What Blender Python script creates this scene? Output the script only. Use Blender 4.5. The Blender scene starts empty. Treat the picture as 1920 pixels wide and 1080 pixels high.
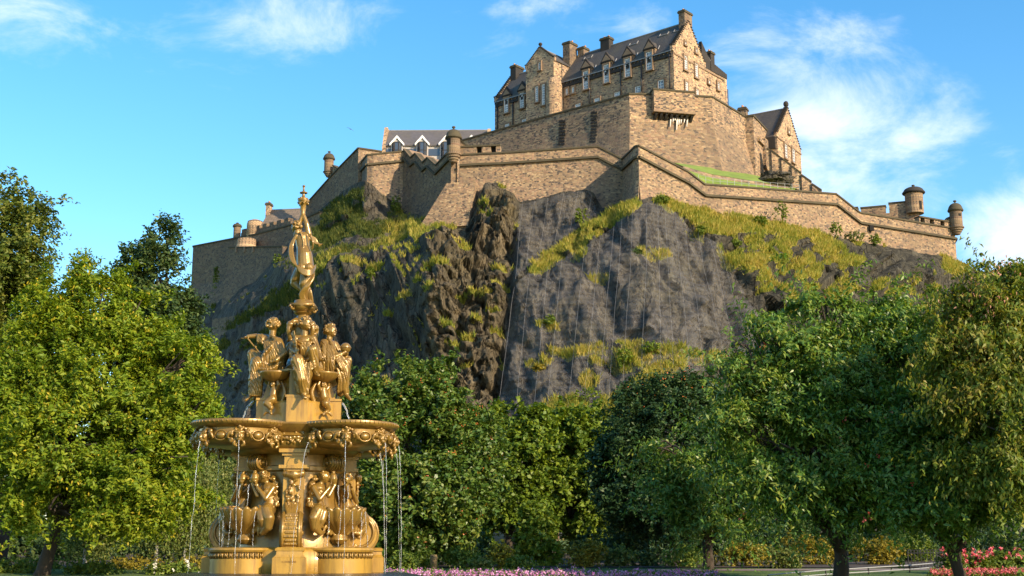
import bpy, bmesh, math, random
import numpy as np
from mathutils import Vector, Matrix

random.seed(7)
rng = np.random.default_rng(11)
SC = bpy.context.scene
COL = SC.collection
R = math.radians
PI = math.pi

# ------------------------------------------------------------------ camera
F, HOR, EYE = 2400.0, 1041.0, 1.6          # focal length and horizon in 1920-wide pixels, eye height
PITCH = math.atan((HOR - 540.0) / F)
cam = bpy.data.cameras.new("camera")
cam.sensor_width = 36.0
cam.lens = 36.0 * F / 1920.0
cam.clip_start = 0.1
cam.clip_end = 8000
camo = bpy.data.objects.new("camera", cam)
camo.location = (0, 0, EYE)
camo.rotation_euler = (PI / 2 + PITCH, 0, 0)
COL.objects.link(camo)
SC.camera = camo

# ------------------------------------------------------------------ light
SUN_AZ, SUN_EL = 46.0, 25.0                # degrees right of straight behind the camera, elevation
SUNV = Vector((math.sin(R(SUN_AZ)) * math.cos(R(SUN_EL)), -math.cos(R(SUN_AZ)) * math.cos(R(SUN_EL)), math.sin(R(SUN_EL))))
sl = bpy.data.lights.new("sun", 'SUN')
sl.energy = 4.9
sl.angle = R(0.5)
sl.color = (1.0, 0.81, 0.57)
so = bpy.data.objects.new("sun", sl)
so.rotation_euler = (-SUNV).to_track_quat('-Z', 'Y').to_euler()
so.location = (60, -80, 60)
COL.objects.link(so)
SC.view_settings.view_transform = 'Standard'
SC.view_settings.look = 'None'
SC.view_settings.exposure = 0.68
SC.view_settings.gamma = 1.0
SC.view_settings.use_curve_mapping = False
SC.cycles.max_bounces = 6
SC.cycles.transparent_max_bounces = 16
SC.cycles.diffuse_bounces = 3
SC.cycles.glossy_bounces = 3

# ------------------------------------------------------------------ pixel <-> world
CP, SP = math.cos(PITCH), math.sin(PITCH)
def ray(px, py):
    u = (px - 960.0) / F; v = (540.0 - py) / F
    return Vector((u, CP - v * SP, SP + v * CP))
def P(px, py, Y):
    d = ray(px, py)
    return Vector((0, 0, EYE)) + d * (Y / d.y)
def P_np(px, py, Y):
    u = (px - 960.0) / F; v = (540.0 - py) / F
    dy = CP - v * SP; dz = SP + v * CP
    return np.stack([u * Y / dy, Y + 0 * u, EYE + dz * Y / dy], -1)
def on_plane(px, py, o, n):
    d = ray(px, py); e = Vector((0, 0, EYE))
    return e + d * ((o - e).dot(n) / d.dot(n))
def zat(py, Y):
    return P(960, py, Y).z

# ------------------------------------------------------------------ world
W = bpy.data.worlds.new("World")
SC.world = W
W.use_nodes = True
def build_world():
    nt = W.node_tree; N = nt.nodes; L = nt.links
    for n in list(N): N.remove(n)
    out = N.new('ShaderNodeOutputWorld')
    bg = N.new('ShaderNodeBackground'); bg.inputs['Strength'].default_value = 0.118
    L.new(bg.outputs[0], out.inputs[0])
    sky = N.new('ShaderNodeTexSky'); sky.sky_type = 'NISHITA'; sky.sun_disc = False
    sky.sun_elevation = R(SUN_EL); sky.sun_rotation = R(180 - SUN_AZ)
    sky.altitude = 100; sky.air_density = 1.0; sky.dust_density = 0.6; sky.ozone_density = 1.6
    hs = N.new('ShaderNodeHueSaturation'); hs.inputs['Hue'].default_value = 0.494
    hs.inputs['Saturation'].default_value = 1.36; hs.inputs['Value'].default_value = 1.52
    L.new(sky.outputs[0], hs.inputs['Color'])
    tc = N.new('ShaderNodeTexCoord')
    mp = N.new('ShaderNodeMapping'); mp.inputs['Rotation'].default_value = (0, R(-14), 0); mp.inputs['Scale'].default_value = (1.0, 0.6, 1.9)
    L.new(tc.outputs['Generated'], mp.inputs[0])
    n1 = N.new('ShaderNodeTexNoise'); n1.inputs['Scale'].default_value = 9.0; n1.inputs['Detail'].default_value = 9; n1.inputs['Roughness'].default_value = 0.64; n1.inputs['Distortion'].default_value = 0.5
    L.new(mp.outputs[0], n1.inputs[0])
    total = None
    # banks of cloud: direction, tightness, weight
    banks = [((520, 40), 120, 0.72, 2.0), ((350, 60), 80, 0.4, 1.6), ((690, 20), 70, 0.5, 1.8), ((20, 25), 110, 0.6, 1.8), ((1520, 240), 170, 1.0, 1.7), ((1690, 270), 120, 0.8, 2.0), ((1560, 340), 120, 0.85, 2.2), ((1930, 440), 140, 1.1, 1.0),
             ((1610, 85), 90, 0.56, 2.0), ((1680, 150), 90, 0.56, 2.0), ((1400, 110), 100, 0.55, 1.4), ((1050, 15), 90, 0.5, 2.2), ((945, 20), 60, 0.5, 1.3), ((860, 60), 70, 0.45, 1.0), ((950, 100), 90, 0.5, 1.6), ((1200, 40), 80, 0.55, 1.0), ((1890, 300), 40, 0.6, 2.2)]
    for (bx, by), rad, wgt, asp in banks:
        d = ray(bx, by).normalized()
        sub = N.new('ShaderNodeVectorMath'); sub.operation = 'SUBTRACT'; sub.inputs[1].default_value = d
        L.new(tc.outputs['Generated'], sub.inputs[0])
        sc = N.new('ShaderNodeVectorMath'); sc.operation = 'MULTIPLY'; sc.inputs[1].default_value = (F / rad / asp, F / rad, F / rad)
        L.new(sub.outputs[0], sc.inputs[0])
        ln = N.new('ShaderNodeVectorMath'); ln.operation = 'LENGTH'; L.new(sc.outputs[0], ln.inputs[0])
        mr = N.new('ShaderNodeMapRange'); mr.interpolation_type = 'SMOOTHSTEP'
        mr.inputs[1].default_value = 1.5; mr.inputs[2].default_value = 0.0; mr.inputs[3].default_value = 0; mr.inputs[4].default_value = wgt
        L.new(ln.outputs['Value'], mr.inputs[0])
        if total is None: total = mr.outputs[0]
        else:
            mx = N.new('ShaderNodeMath'); mx.operation = 'MAXIMUM'; L.new(total, mx.inputs[0]); L.new(mr.outputs[0], mx.inputs[1]); total = mx.outputs[0]
    # density = smoothstep(noise + bank - k)
    ad = N.new('ShaderNodeMath'); ad.operation = 'MULTIPLY_ADD'; ad.inputs[1].default_value = 0.46; L.new(total, ad.inputs[0]); L.new(n1.outputs['Fac'], ad.inputs[2])
    cr = N.new('ShaderNodeMapRange'); cr.interpolation_type = 'SMOOTHSTEP'
    cr.inputs[1].default_value = 0.64; cr.inputs[2].default_value = 1.10; cr.inputs[3].default_value = 0.0; cr.inputs[4].default_value = 0.80
    L.new(ad.outputs[0], cr.inputs[0])
    mix = N.new('ShaderNodeMix'); mix.data_type = 'RGBA'
    L.new(cr.outputs[0], mix.inputs[0]); L.new(hs.outputs[0], mix.inputs[6]); mix.inputs[7].default_value = (6.9, 7.3, 7.9, 1)
    L.new(mix.outputs[2], bg.inputs['Color'])
build_world()

# ------------------------------------------------------------------ noise in numpy
def _h(ix, iy, iz, seed):
    n = (ix.astype(np.int64) * 374761393 + iy.astype(np.int64) * 668265263 + iz.astype(np.int64) * 2147483647 + seed * 1274126177) & 0x7fffffff
    n = ((n ^ (n >> 13)) * 1274126177) & 0x7fffffff
    n = ((n ^ (n >> 15)) * 974711) & 0x7fffffff
    return ((n ^ (n >> 12)) & 0xffff) / 65535.0
def vnoise(x, y, z=None, seed=0):
    if z is None: z = np.zeros_like(x)
    ix, iy, iz = np.floor(x), np.floor(y), np.floor(z)
    fx, fy, fz = x - ix, y - iy, z - iz
    fx = fx * fx * (3 - 2 * fx); fy = fy * fy * (3 - 2 * fy); fz = fz * fz * (3 - 2 * fz)
    def h(a, b, c): return _h(ix + a, iy + b, iz + c, seed)
    x00 = h(0,0,0) * (1 - fx) + h(1,0,0) * fx; x10 = h(0,1,0) * (1 - fx) + h(1,1,0) * fx
    x01 = h(0,0,1) * (1 - fx) + h(1,0,1) * fx; x11 = h(0,1,1) * (1 - fx) + h(1,1,1) * fx
    return (x00 * (1 - fy) + x10 * fy) * (1 - fz) + (x01 * (1 - fy) + x11 * fy) * fz
def fbm(x, y, z=None, oct=4, seed=0):
    s = 0; a = 0.5; f = 1.0
    for o in range(oct):
        s = s + a * vnoise(x * f, y * f, None if z is None else z * f, seed + o * 17); a *= 0.5; f *= 2.03
    return s / (1 - 0.5 ** oct)
def facets(u, v, seed, tilt=0.6):
    """angular blocks: each Voronoi cell carries its own tilted plane"""
    iu, iv = np.floor(u), np.floor(v)
    best = np.full(u.shape, 1e9); val = np.zeros(u.shape); second = np.full(u.shape, 1e9)
    z0 = np.zeros_like(u)
    for a in (-1, 0, 1):
        for b in (-1, 0, 1):
            cu = iu + a; cv = iv + b
            jx = cu + _h(cu, cv, z0, seed); jy = cv + _h(cu, cv, z0, seed + 1)
            d = (u - jx) ** 2 + (v - jy) ** 2
            h = _h(cu, cv, z0, seed + 2) - 0.5
            gx = (_h(cu, cv, z0, seed + 3) - 0.5) * 2 * tilt; gy = (_h(cu, cv, z0, seed + 4) - 0.5) * 2 * tilt
            pv = h + gx * (u - jx) + gy * (v - jy)
            m = d < best
            second = np.where(m, best, np.minimum(second, d))
            val = np.where(m, pv, val); best = np.where(m, d, best)
    edge = np.sqrt(second) - np.sqrt(best)
    return val, edge

def chisel(u, v, seed, tilt=0.7, k=0.55):
    """continuous broken rock: overlapping tilted slabs meeting in sharp clefts"""
    iu, iv = np.floor(u), np.floor(v); z0 = np.zeros_like(u); val = np.full(u.shape, -1e9)
    for a in (-1, 0, 1):
        for b in (-1, 0, 1):
            cu = iu + a; cv = iv + b
            du = u - cu - _h(cu, cv, z0, seed); dv = v - cv - _h(cu, cv, z0, seed + 1)
            h = (_h(cu, cv, z0, seed + 2) - 0.5) * 0.9
            gx = (_h(cu, cv, z0, seed + 3) - 0.5) * 2 * tilt; gy = (_h(cu, cv, z0, seed + 4) - 0.5) * 2 * tilt
            m = np.maximum(np.abs(du), np.abs(dv))
            val = np.maximum(val, h + gx * du + gy * dv - k * np.maximum(m - 0.25, 0) * 2.2)
    return val

# ------------------------------------------------------------------ object helpers
LOC = {}
def thing(name, loc, label, cat, group=None):
    o = bpy.data.objects.new(name, None)
    o.empty_display_size = 0.3
    o.location = loc
    COL.objects.link(o)
    o['label'] = label; o['category'] = cat; o['kind'] = 'thing'
    if group: o['group'] = group
    LOC[o.name] = Vector(loc)
    return o
def tag(o, label=None, cat=None, group=None, kind=None):
    if label: o['label'] = label
    if cat: o['category'] = cat
    if group: o['group'] = group
    if kind: o['kind'] = kind
    elif cat: o['kind'] = 'thing'
    return o
def auto_uv(me):
    n = len(me.loops)
    if n == 0: return
    co = np.empty(len(me.vertices) * 3); me.vertices.foreach_get('co', co); co = co.reshape(-1, 3)
    vi = np.empty(n, np.int32); me.loops.foreach_get('vertex_index', vi)
    nf = len(me.polygons)
    pn = np.empty(nf * 3); me.polygons.foreach_get('normal', pn); pn = pn.reshape(-1, 3)
    tot = np.empty(nf, np.int32); me.polygons.foreach_get('loop_total', tot)
    nl = np.repeat(pn, tot, axis=0)
    t = np.stack([-nl[:, 1], nl[:, 0], np.zeros(n)], -1)
    tl = np.linalg.norm(t, axis=1)
    flat = tl < 0.25
    t[flat] = (1, 0, 0)
    tl[flat] = 1
    t /= tl[:, None]
    b = np.cross(nl, t)
    p = co[vi]
    uv = np.stack([(p * t).sum(1), (p * b).sum(1)], -1)
    lay = me.uv_layers.new(name='UVMap')
    lay.data.foreach_set('uv', uv.ravel().astype(np.float32))
def link_mesh(name, verts, faces, mat, parent=None, smooth=False, uv=True, origin=None):
    """verts in world coordinates; stored relative to the parent thing (or to `origin`)"""
    root = parent
    while root is not None and root.parent is not None: root = root.parent
    off = LOC[root.name] if (root is not None and root.name in LOC) else (Vector(origin) if origin is not None else Vector((0, 0, 0)))
    me = bpy.data.meshes.new(name)
    v = np.asarray(verts, dtype=float).reshape(-1, 3) - np.array(off)
    if isinstance(faces, np.ndarray):
        nf, k = faces.shape
        me.vertices.add(len(v)); me.vertices.foreach_set('co', v.ravel().astype(np.float32))
        me.loops.add(nf * k); me.loops.foreach_set('vertex_index', faces.ravel().astype(np.int32))
        me.polygons.add(nf); me.polygons.foreach_set('loop_start', (np.arange(nf) * k).astype(np.int32))
        me.update(calc_edges=True)
    else:
        me.from_pydata([tuple(q) for q in v], [], [tuple(int(i) for i in f) for f in faces]); me.update()
    if uv: auto_uv(me)
    if smooth:
        me.polygons.foreach_set('use_smooth', np.ones(len(me.polygons), dtype=bool))
    if mat is not None: me.materials.append(mat)
    o = bpy.data.objects.new(name, me)
    COL.objects.link(o)
    if parent is not None: o.parent = parent
    else:
        o.location = off; LOC[o.name] = Vector(off)
    return o

class MB:
    """collects closed shapes into one mesh"""
    def __init__(self): self.v = []; self.f = []
    def add(self, vs, fs):
        b = len(self.v); self.v.extend([Vector(q) for q in vs]); self.f.extend([tuple(i + b for i in f) for f in fs])
    def hexa(self, c):   # eight corners: bottom 4 ccw, top 4 ccw
        self.add(c, [(3,2,1,0),(4,5,6,7),(0,1,5,4),(1,2,6,5),(2,3,7,6),(3,0,4,7)])
    def obox(self, o, ex, ey, ez):   # origin corner and three edge vectors
        o = Vector(o); ex, ey, ez = Vector(ex), Vector(ey), Vector(ez)
        c = [o, o + ex, o + ex + ey, o + ey]
        c += [q + ez for q in c]
        if ex.cross(ey).dot(ez) < 0: c = [c[3], c[2], c[1], c[0], c[7], c[6], c[5], c[4]]
        self.hexa(c)
    def box(self, c, s):
        c = Vector(c); self.obox(c - Vector(s) / 2, (s[0], 0, 0), (0, s[1], 0), (0, 0, s[2]))
    def prism(self, poly, d):      # polygon (3D points) extruded by vector d
        n = len(poly); d = Vector(d); poly = [Vector(q) for q in poly]
        nn = Vector((0, 0, 0))
        for i in range(n): nn += poly[i].cross(poly[(i + 1) % n])
        if nn.dot(d) > 0: poly = poly[::-1]
        vs = poly + [q + d for q in poly]
        fs = [tuple(range(n)), tuple(range(2 * n - 1, n - 1, -1))]
        for i in range(n):
            j = (i + 1) % n; fs.append((j, i, n + i, n + j))
        self.add(vs, fs)
    def lathe(self, c, prof, n=24, ax=None, a0=0.0, a1=2 * PI, cap=True):   # prof: list of (radius, height)
        c = Vector(c); vs = []; full = abs(a1 - a0 - 2 * PI) < 1e-6
        m = n if full else n + 1
        for (r, h) in prof:
            for k in range(m):
                a = a0 + (a1 - a0) * k / n
                vs.append(c + Vector((r * math.cos(a), r * math.sin(a), h)))
        fs = []
        for i in range(len(prof) - 1):
            for k in range(n if full else n):
                k2 = (k + 1) % m if full else k + 1
                fs.append((i * m + k, i * m + k2, (i + 1) * m + k2, (i + 1) * m + k))
        if cap and full:
            fs.append(tuple(range(m - 1, -1, -1))); fs.append(tuple((len(prof) - 1) * m + k for k in range(m)))
        self.add(vs, fs)
    def tube(self, pts, rad, n=8, cap=True):
        pts = [Vector(q) for q in pts]; k = len(pts)
        rad = rad if hasattr(rad, '__len__') else [rad] * k
        vs = []; prev = None
        for i in range(k):
            t = (pts[min(i + 1, k - 1)] - pts[max(i - 1, 0)])
            t = t.normalized() if t.length > 1e-9 else Vector((0, 0, 1))
            if prev is None:
                a = Vector((0, 0, 1)) if abs(t.z) < 0.9 else Vector((1, 0, 0))
                x = t.cross(a).normalized()
            else:
                x = (prev - t * prev.dot(t)); x = x.normalized() if x.length > 1e-6 else t.orthogonal().normalized()
            prev = x; y = t.cross(x)
            for j in range(n):
                a = 2 * PI * j / n
                vs.append(pts[i] + (x * math.cos(a) + y * math.sin(a)) * rad[i])
        fs = []
        for i in range(k - 1):
            for j in range(n):
                j2 = (j + 1) % n
                fs.append((i * n + j, i * n + j2, (i + 1) * n + j2, (i + 1) * n + j))
        if cap:
            fs.append(tuple(range(n - 1, -1, -1))); fs.append(tuple((k - 1) * n + j for j in range(n)))
        self.add(vs, fs)
    def ball(self, c, r, nu=12, nv=8, M=None):    # ellipsoid, r scalar or 3 radii, optional 3x3 orientation
        c = Vector(c); r = (r, r, r) if not hasattr(r, '__len__') else r
        vs = []; M = M or Matrix.Identity(3)
        vs.append(c + M @ Vector((0, 0, -r[2])))
        for i in range(1, nv):
            th = -PI / 2 + PI * i / nv
            for j in range(nu):
                a = 2 * PI * j / nu
                vs.append(c + M @ Vector((r[0] * math.cos(th) * math.cos(a), r[1] * math.cos(th) * math.sin(a), r[2] * math.sin(th))))
        vs.append(c + M @ Vector((0, 0, r[2])))
        fs = []
        for j in range(nu):
            fs.append((0, 1 + (j + 1) % nu, 1 + j))
        for i in range(nv - 2):
            for j in range(nu):
                a = 1 + i * nu + j; b = 1 + i * nu + (j + 1) % nu
                fs.append((a, b, b + nu, a + nu))
        last = len(vs) - 1; base = 1 + (nv - 2) * nu
        for j in range(nu): fs.append((base + j, base + (j + 1) % nu, last))
        self.add(vs, fs)
    def plan(self, pts, section, closed=False):
        """sweep a section [(out, dz)] along plan polyline pts (left to right = outward is to the right hand, i.e. -y for +x).
        dz may be a list per point."""
        pts = [Vector(q) for q in pts]; k = len(pts); m = len(section)
        dirs = []
        for i in range(k if closed else k - 1):
            d = pts[(i + 1) % k] - pts[i]; d.z = 0; dirs.append(d.normalized())
        vs = []
        for i in range(k):
            if closed: d0, d1 = dirs[i - 1], dirs[i]
            else: d0 = dirs[max(i - 1, 0)]; d1 = dirs[min(i, k - 2)]
            n0 = Vector((d0.y, -d0.x, 0)); n1 = Vector((d1.y, -d1.x, 0))
            mm = (n0 + n1)
            mm = mm.normalized() if mm.length > 1e-6 else n0
            mm = mm / max(0.45, mm.dot(n0))
            for (o_, dz) in section:
                o = o_[i] if hasattr(o_, '__len__') else o_
                z = dz[i] if hasattr(dz, '__len__') else dz
                vs.append(pts[i] + mm * o + Vector((0, 0, z)))
        fs = []
        kk = k if closed else k - 1
        for i in range(kk):
            a = i * m; b = ((i + 1) % k) * m
            for j in range(m):
                j2 = (j + 1) % m
                fs.append((a + j, b + j, b + j2, a + j2))
        if not closed:
            fs.append(tuple(range(m))); fs.append(tuple((k - 1) * m + j for j in range(m - 1, -1, -1)))
        self.add(vs, fs)
    def build(self, name, mat, parent=None, smooth=False, uv=True, origin=None, fix=True, bevel=0.0):
        o = link_mesh(name, self.v, self.f, mat, parent, smooth, False, origin)
        if fix or bevel:
            bm = bmesh.new(); bm.from_mesh(o.data)
            if fix: bmesh.ops.recalc_face_normals(bm, faces=bm.faces)
            if bevel:
                bmesh.ops.bevel(bm, geom=[e for e in bm.edges if len(e.link_faces) == 2 and e.calc_face_angle(0) > 0.6], offset=bevel, segments=1, affect='EDGES', clamp_overlap=True)
            bm.to_mesh(o.data); bm.free()
        if uv: auto_uv(o.data)
        return o

# ------------------------------------------------------------------ materials
def newmat(name):
    m = bpy.data.materials.new(name); m.use_nodes = True
    nt = m.node_tree; N = nt.nodes; L = nt.links
    b = N.get('Principled BSDF')
    return m, nt, N, L, b
def node(N, t, **kw):
    n = N.new(t)
    for k, v in kw.items(): setattr(n, k, v)
    return n
def mixc(N, L, fac, a, b, mode='MIX'):
    n = N.new('ShaderNodeMix'); n.data_type = 'RGBA'; n.blend_type = mode
    for i, s in ((0, fac), (6, a), (7, b)):
        if hasattr(s, 'links'): L.new(s, n.inputs[i])
        elif i == 0: n.inputs[0].default_value = s
        else: n.inputs[i].default_value = (*s, 1) if len(s) == 3 else s
    return n.outputs[2]
def ramp(N, L, src, stops, interp='LINEAR'):
    n = N.new('ShaderNodeValToRGB'); n.color_ramp.interpolation = interp
    e = n.color_ramp.elements
    while len(e) < len(stops): e.new(0.5)
    for i, (p, c) in enumerate(stops):
        e[i].position = p; e[i].color = (*c, 1) if hasattr(c, '__len__') else (c, c, c, 1)
    L.new(src, n.inputs[0]); return n.outputs[0]
def noise(N, L, vec, scale, detail=4, rough=0.55, dist=0.0):
    n = N.new('ShaderNodeTexNoise'); n.inputs['Scale'].default_value = scale; n.inputs['Detail'].default_value = detail
    n.inputs['Roughness'].default_value = rough; n.inputs['Distortion'].default_value = dist
    if vec is not None: L.new(vec, n.inputs['Vector'])
    return n.outputs['Fac']
def bump(N, L, h, bsdf, strength=0.5, dist=0.05):
    n = N.new('ShaderNodeBump'); n.inputs['Strength'].default_value = strength; n.inputs['Distance'].default_value = dist
    L.new(h, n.inputs['Height']); L.new(n.outputs[0], bsdf.inputs['Normal'])
def mapping(N, L, src, scale=(1, 1, 1), rot=(0, 0, 0)):
    n = N.new('ShaderNodeMapping'); n.inputs['Scale'].default_value = scale; n.inputs['Rotation'].default_value = rot
    L.new(src, n.inputs[0]); return n.outputs[0]
def plain(name, col, rough=0.7, metal=0.0, var=0.15, vs=2.0, bs=0.0):
    m, nt, N, L, b = newmat(name)
    tc = N.new('ShaderNodeTexCoord')
    nf = noise(N, L, tc.outputs['Object'], vs, 5)
    c = mixc(N, L, nf, tuple(x * (1 - var) for x in col), tuple(min(1, x * (1 + var)) for x in col))
    L.new(c, b.inputs['Base Color']); b.inputs['Roughness'].default_value = rough; b.inputs['Metallic'].default_value = metal
    if bs: bump(N, L, noise(N, L, tc.outputs['Object'], vs * 4, 4), b, bs, 0.05)
    return m
def stone(name, cols, sx=0.62, sy=0.30, soot=0.2, mort=(0.34, 0.27, 0.19), bs=0.6, big=0.25):
    """random rubble masonry on wall UVs in metres"""
    m, nt, N, L, b = newmat(name)
    tc = N.new('ShaderNodeTexCoord')
    wob = N.new('ShaderNodeTexNoise'); wob.inputs['Scale'].default_value = 0.7; wob.inputs['Detail'].default_value = 3
    L.new(tc.outputs['UV'], wob.inputs['Vector'])
    va = N.new('ShaderNodeVectorMath'); va.operation = 'MULTIPLY_ADD'; va.inputs[1].default_value = (0.35, 0.35, 0)
    L.new(wob.outputs['Color'], va.inputs[0]); L.new(tc.outputs['UV'], va.inputs[2])
    mp = mapping(N, L, va.outputs[0], (1 / sx, 1 / sy, 1))
    vo = N.new('ShaderNodeTexVoronoi'); vo.voronoi_dimensions = '2D'; vo.inputs['Scale'].default_value = 1.0; vo.inputs['Randomness'].default_value = 0.85
    L.new(mp, vo.inputs['Vector'])
    ve = N.new('ShaderNodeTexVoronoi'); ve.voronoi_dimensions = '2D'; ve.feature = 'DISTANCE_TO_EDGE'; ve.inputs['Scale'].default_value = 1.0; ve.inputs['Randomness'].default_value = 0.85
    L.new(mp, ve.inputs['Vector'])
    sepc = N.new('ShaderNodeSeparateColor'); L.new(vo.outputs['Color'], sepc.inputs[0])
    k = len(cols)
    c = ramp(N, L, sepc.outputs[0], [(i / k, cols[i]) for i in range(k)], 'CONSTANT')
    # value jitter per stone
    vj = N.new('ShaderNodeMapRange'); vj.inputs[3].default_value = 0.78; vj.inputs[4].default_value = 1.22; L.new(sepc.outputs[1], vj.inputs[0])
    sc = N.new('ShaderNodeVectorMath'); sc.operation = 'SCALE'; L.new(c, sc.inputs[0]); L.new(vj.outputs[0], sc.inputs['Scale'])
    # blackened stones gather in weathered areas
    pn = noise(N, L, mapping(N, L, tc.outputs['UV'], (0.22, 0.40, 1)), 1.0, 6, 0.7)
    th = N.new('ShaderNodeMapRange'); th.inputs[1].default_value = 0.3; th.inputs[2].default_value = 0.75; th.inputs[3].default_value = 0.0; th.inputs[4].default_value = soot * 2.1; L.new(pn, th.inputs[0])
    lt = N.new('ShaderNodeMath'); lt.operation = 'LESS_THAN'; L.new(sepc.outputs[2], lt.inputs[0]); L.new(th.outputs[0], lt.inputs[1])
    sm_ = N.new('ShaderNodeMath'); sm_.operation = 'MULTIPLY'; sm_.inputs[1].default_value = 0.85; L.new(lt.outputs[0], sm_.inputs[0])
    c2 = mixc(N, L, sm_.outputs[0], sc.outputs[0], (0.06, 0.048, 0.042))
    ef = N.new('ShaderNodeMapRange'); ef.inputs[1].default_value = 0.03; ef.inputs[2].default_value = 0.10; ef.inputs[3].default_value = 1.0; ef.inputs[4].default_value = 0.0; L.new(ve.outputs['Distance'], ef.inputs[0])
    mo = N.new('ShaderNodeMath'); mo.operation = 'MULTIPLY'; mo.inputs[1].default_value = 0.5; L.new(ef.outputs[0], mo.inputs[0])
    c3 = mixc(N, L, mo.outputs[0], c2, mort)
    # broad stains
    st = noise(N, L, mapping(N, L, tc.outputs['UV'], (0.10, 0.035, 1)), 1.0, 6, 0.6)
    stf = N.new('ShaderNodeMapRange'); stf.inputs[1].default_value = 0.42; stf.inputs[2].default_value = 0.72; stf.inputs[3].default_value = 0.0; stf.inputs[4].default_value = big * 2; L.new(st, stf.inputs[0])
    c4 = mixc(N, L, stf.outputs[0], c3, (0.085, 0.066, 0.052))
    fine = noise(N, L, tc.outputs['UV'], 5.0, 4)
    c5 = mixc(N, L, 0.35, c4, mixc(N, L, fine, (0.5, 0.5, 0.5), (1.5, 1.5, 1.5)), 'MULTIPLY')
    L.new(c5, b.inputs['Base Color']); b.inputs['Roughness'].default_value = 0.92
    hh = N.new('ShaderNodeMath'); hh.operation = 'MULTIPLY_ADD'; hh.inputs[1].default_value = -1.0
    L.new(ef.outputs[0], hh.inputs[0]); L.new(sepc.outputs[1], hh.inputs[2])
    bump(N, L, hh.outputs[0], b, bs, 0.12)
    return m

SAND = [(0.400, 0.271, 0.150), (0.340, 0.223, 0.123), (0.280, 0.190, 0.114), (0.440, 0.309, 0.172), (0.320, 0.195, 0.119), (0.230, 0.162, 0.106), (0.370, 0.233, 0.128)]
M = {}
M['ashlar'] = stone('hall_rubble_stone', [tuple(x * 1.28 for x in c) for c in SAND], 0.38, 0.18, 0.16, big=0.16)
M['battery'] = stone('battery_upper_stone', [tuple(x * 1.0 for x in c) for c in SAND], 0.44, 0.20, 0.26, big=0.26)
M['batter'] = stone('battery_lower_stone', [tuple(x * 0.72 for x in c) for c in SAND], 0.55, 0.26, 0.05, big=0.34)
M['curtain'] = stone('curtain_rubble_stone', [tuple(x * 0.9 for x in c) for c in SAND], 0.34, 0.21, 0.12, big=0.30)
M['shadedwall'] = stone('shaded_wall_stone', [tuple(x * 0.48 for x in c) for c in SAND], 0.5, 0.3, 0.13, big=0.3)  # same wall stone, darkened in colour to stand for shade on left-facing walls
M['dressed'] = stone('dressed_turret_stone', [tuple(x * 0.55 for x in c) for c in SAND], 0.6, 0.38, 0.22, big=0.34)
M['coping'] = plain('mossy_coping', (0.066, 0.054, 0.030), 0.95, 0, 0.5, 0.8, 0.4)
M['soot'] = plain('sooty_stone', (0.032, 0.027, 0.023), 0.95, 0, 0.5, 0.9, 0.4)
M['trim'] = plain('dressed_sandstone', (0.23, 0.155, 0.095), 0.9, 0, 0.35, 1.2, 0.3)
M['lime'] = plain('lime_streaks', (0.62, 0.56, 0.48), 0.9, 0, 0.2, 2.0)
M['white'] = plain('white_paint', (0.78, 0.78, 0.76), 0.5, 0, 0.04)
M['lead'] = plain('lead_flashing', (0.24, 0.24, 0.24), 0.5, 0.2, 0.15)
M['iron'] = plain('black_iron', (0.02, 0.02, 0.022), 0.5, 0.3, 0.2)
M['dark'] = plain('dark_opening', (0.012, 0.011, 0.010), 0.95, 0, 0.1)
M['pot'] = plain('terracotta_pot', (0.48, 0.24, 0.10), 0.8, 0, 0.2)
M['steel'] = plain('galvanised_steel', (0.35, 0.35, 0.34), 0.5, 0.5, 0.1)
def glassmat():
    m, nt, N, L, b = newmat('window_glass')
    b.inputs['Base Color'].default_value = (0.05, 0.06, 0.075, 1); b.inputs['Roughness'].default_value = 0.08
    b.inputs['Specular IOR Level'].default_value = 0.9
    return m
M['glass'] = glassmat()
def slate(name, c0, c1, sx=0.45, sy=0.3):
    m, nt, N, L, b = newmat(name)
    tc = N.new('ShaderNodeTexCoord')
    br = N.new('ShaderNodeTexBrick'); br.inputs['Scale'].default_value = 1.0; br.inputs['Brick Width'].default_value = sx; br.inputs['Row Height'].default_value = sy
    br.inputs['Mortar Size'].default_value = 0.02; br.inputs['Color1'].default_value = (*c0, 1); br.inputs['Color2'].default_value = (*c1, 1); br.inputs['Mortar'].default_value = (0.02, 0.02, 0.02, 1)
    L.new(tc.outputs['UV'], br.inputs['Vector'])
    nn = noise(N, L, mapping(N, L, tc.outputs['UV'], (0.3, 0.12, 1)), 1.0, 6, 0.65)
    mf = N.new('ShaderNodeMapRange'); mf.inputs[1].default_value = 0.42; mf.inputs[2].default_value = 0.7; mf.inputs[4].default_value = 0.55; L.new(nn, mf.inputs[0])
    c = mixc(N, L, mf.outputs[0], br.outputs['Color'], (0.10, 0.085, 0.05))
    L.new(c, b.inputs['Base Color']); b.inputs['Roughness'].default_value = 0.75
    bump(N, L, br.outputs['Fac'], b, 0.4, 0.03)
    return m
M['slate'] = slate('mossy_slate', (0.050, 0.046, 0.046), (0.075, 0.066, 0.060))
M['slate2'] = slate('grey_slate', (0.10, 0.095, 0.105), (0.14, 0.125, 0.13))
M['rooftile'] = slate('brown_stone_tile', (0.16, 0.12, 0.085), (0.22, 0.16, 0.11), 0.9, 0.7)
# ================================================================== ground
def ground_h(x, y):
    y = np.asarray(y, dtype=float)
    return np.interp(y, [-4000, 18, 24, 30, 40, 60, 90, 115, 160, 9000], [0.0, 0.0, 0.15, 0.55, 1.10, 1.45, 2.2, 3.0, 3.0, 3.0])
def gz(x, y): return float(ground_h(x, y))

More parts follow.
